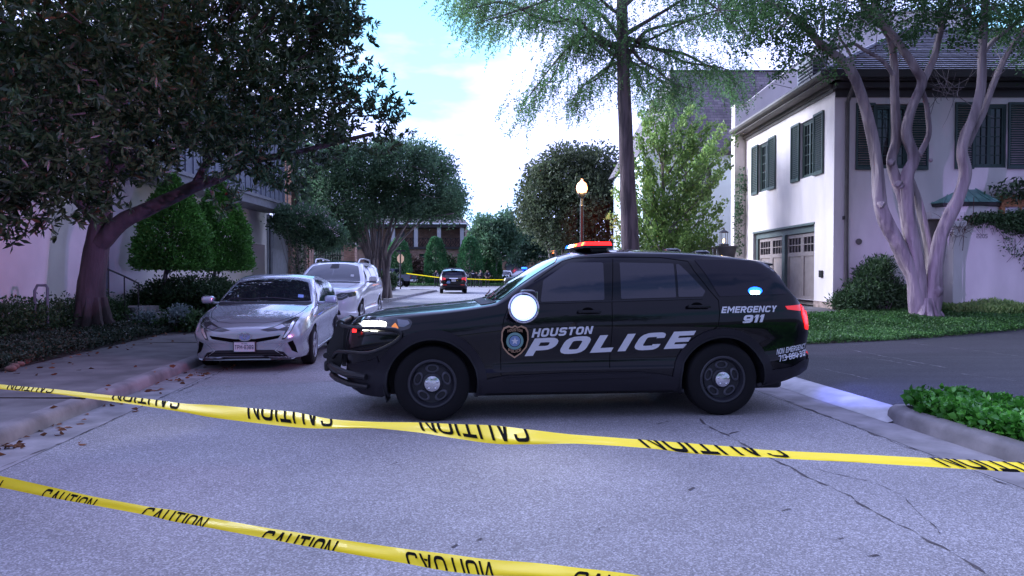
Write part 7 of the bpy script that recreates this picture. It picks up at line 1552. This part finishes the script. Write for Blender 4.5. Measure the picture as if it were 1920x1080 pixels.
person('half-hidden dark figure between the two officers in the group', at(893.5, 76), .8, 1.66, 'hang')
# ================================================================ barrier tapes
M['tape'] = mat('yellow_tape', (.92, .72, .01), .45, spec=.35, coat=.1); M['tape_ink'] = mat('tape_ink', (.006, .006, .006), .9, spec=.05)
b_ = M['tape'].node_tree; N_ = b_.nodes; tr_ = N_.new('ShaderNodeBsdfTranslucent'); tr_.inputs[0].default_value = (.92, .72, .01, 1); ms_ = N_.new('ShaderNodeMixShader'); ms_.inputs[0].default_value = .3
b_.links.new(N_['Principled BSDF'].outputs[0], ms_.inputs[1]); b_.links.new(tr_.outputs[0], ms_.inputs[2]); b_.links.new(ms_.outputs[0], N_['Material Output'].inputs[0])
def tape(label, ctrl, texts, group='yellow caution tapes across the road', W=.076):
    """ctrl: (px, py, depth, band height in px); texts: (px start, px end, mode, cut0, cut1) ; the band is the film as folded"""
    xs = [c[0] for c in ctrl]
    def sm(i, x):
        return pchip([(c[0], c[i]) for c in ctrl], x)
    def pos(x, v):                                # v 0 bottom .. 1 top of the band
        D = 1/pchip([(c[0], 1/c[2]) for c in ctrl], x); y = sm(1, x); h = sm(3, x)
        c = P(x, y, D); lean = .034; hh = max(.006, h*D/F - lean*(CH-c.z)/D*.9)
        bulge = .006*math.sin(PI*v)+.004*math.sin(x*.021)*math.sin(2*PI*v)
        return c+Vector((0, lean*(v-.5)-bulge, (v-.5)*hh + (v-.5)*lean*(CH-c.z)/D*0))
    def pos2(x, v):
        # the film leans back towards the far side; keep its visible height at the surveyed band
        return pos(x, v)
    g = MB(); n = 420; m = 6; vs = []
    for i in range(n+1):
        x = xs[0]+(xs[-1]-xs[0])*i/n
        for j in range(m+1): vs.append(pos(x, j/m))
    g.add(vs, [(i*(m+1)+j, (i+1)*(m+1)+j, (i+1)*(m+1)+j+1, i*(m+1)+j+1) for i in range(n) for j in range(m)])
    o = g.build('caution_tape', M['tape'], None, 80); tag(o, label, 'tape', group)
    for (x0, x1, mode, c0, c1) in texts:
        pl, w = lettering('CAUTION', .15, .16); bm = bmesh.new()
        for q in pl:
            fv = []
            for x, y in q:
                u = x/w; v = y
                if mode in ('rot', ): u = 1-u; v = 1-v
                elif mode == 'flip': v = 1-v
                v = c0+(c1-c0)*v; u += .10*(v-.5)*(-1 if mode != 'up' else 1)*.6
                fv.append(bm.verts.new((u, v, 0)))
            try: bm.faces.new(fv)
            except ValueError: pass
        A = lambda: list(bm.verts)+list(bm.edges)+list(bm.faces)
        bmesh.ops.bisect_plane(bm, geom=A(), plane_co=(0, .985, 0), plane_no=(0, 1, 0), clear_outer=True); bmesh.ops.bisect_plane(bm, geom=A(), plane_co=(0, .015, 0), plane_no=(0, -1, 0), clear_outer=True)
        for k in range(1, 30): bmesh.ops.bisect_plane(bm, geom=A(), plane_co=(k/30, 0, 0), plane_no=(1, 0, 0))
        for k in range(1, 6): bmesh.ops.bisect_plane(bm, geom=A(), plane_co=(0, k/6, 0), plane_no=(0, 1, 0))
        for v in bm.verts:
            X = x0+(x1-x0)*v.co.x; p = pos(X, v.co.y); e1 = pos(X+2, v.co.y)-p; e2 = pos(X, v.co.y+.05)-pos(X, v.co.y-.05); nn = e1.cross(e2).normalized()
            if nn.y > 0: nn = -nn
            v.co = p+nn*.0015
        me = bpy.data.meshes.new('lettering'); bm.to_mesh(me); bm.free(); t = link('lettering', me, M['tape_ink'], o)
t1 = [(-420, 688, 11, 5), (-250, 702, 6.8, 6), (-60, 718, 4.4, 7), (0, 725, 4.0, 8), (110, 735, 3.6, 8), (200, 746, 3.2, 10), (270, 754, 2.94, 13), (340, 764, 2.75, 15), (400, 771, 2.6, 23), (466, 778, 2.45, 26), (545, 786, 2.3, 28), (625, 795, 2.15, 17), (700, 797, 2.05, 12), (780, 801, 1.97, 18), (850, 808, 1.88, 26), (930, 815, 1.80, 34), (990, 819, 1.72, 28), (1090, 824, 1.62, 16), (1205, 832, 1.5, 15), (1300, 841, 1.42, 19), (1400, 848, 1.34, 17), (1480, 853, 1.28, 9), (1600, 859, 1.2, 12), (1760, 868, 1.1, 15), (1850, 873, 1.06, 13), (1930, 877, 1.02, 9), (2000, 880, .98, 9), (2300, 893, .86, 14), (2800, 912, .72, 16)]
tape('upper yellow caution tape crossing the road in front of the police car', t1,
     [(212, 337, 'rot', .25, 2.3), (466, 625, 'rot', .25, 2.0), (790, 993, 'rot', .2, 1.7), (1205, 1475, 'rot', .1, 2.0), (1760, 2020, 'rot', .1, 1.8), (15, 100, 'rot', .1, 1.8)])
t2 = [(-420, 838, 9, 10), (-250, 862, 6.3, 12), (-60, 893, 4.6, 16), (0, 903, 4.3, 20), (85, 921, 4.1, 19), (180, 940, 3.8, 15), (272, 957, 3.4, 15), (330, 968, 3.24, 20), (387, 979, 3.1, 18), (497, 999, 2.9, 19), (560, 1010, 2.8, 22), (630, 1022, 2.7, 23), (762, 1043, 2.45, 27), (841, 1055, 2.36, 32), (920, 1064, 2.25, 30), (1000, 1068, 2.15, 26), (1080, 1076, 2.05, 24), (1180, 1090, 1.95, 28), (1300, 1112, 1.85, 28), (1600, 1165, 1.6, 32), (2100, 1250, 1.3, 38)]
tape('lower yellow caution tape sagging across the road nearest the viewer', t2,
     [(85, 182, 'up', -.75, .80), (272, 388, 'up', -.35, .95), (497, 632, 'up', -.9, .85), (762, 922, 'flip', -.35, .85), (1078, 1260, 'up', -.6, .8), (-80, 6, 'up', -.9, .7)])
def far_tape(label, pts):
    g = MB(); q = catm([P(*p) for p in pts], 6); vs = []
    for p in q: vs += [(p.x, p.y, p.z-.038), (p.x, p.y-.02, p.z+.03)]
    g.add(vs, [(2*i, 2*i+2, 2*i+3, 2*i+1) for i in range(len(q)-1)]); o = g.build('caution_tape', M['tape']); tag(o, label, 'tape', 'yellow caution tapes across the road')
far_tape('far yellow tape strung from the oval sign to beyond the far police car', [(762, 512.5, 62.8), (790, 516, 64), (822, 520, 66), (850, 521.5, 66.5), (880, 523, 67), (905, 524, 67.5), (930, 524.5, 68), (960, 524, 69)])
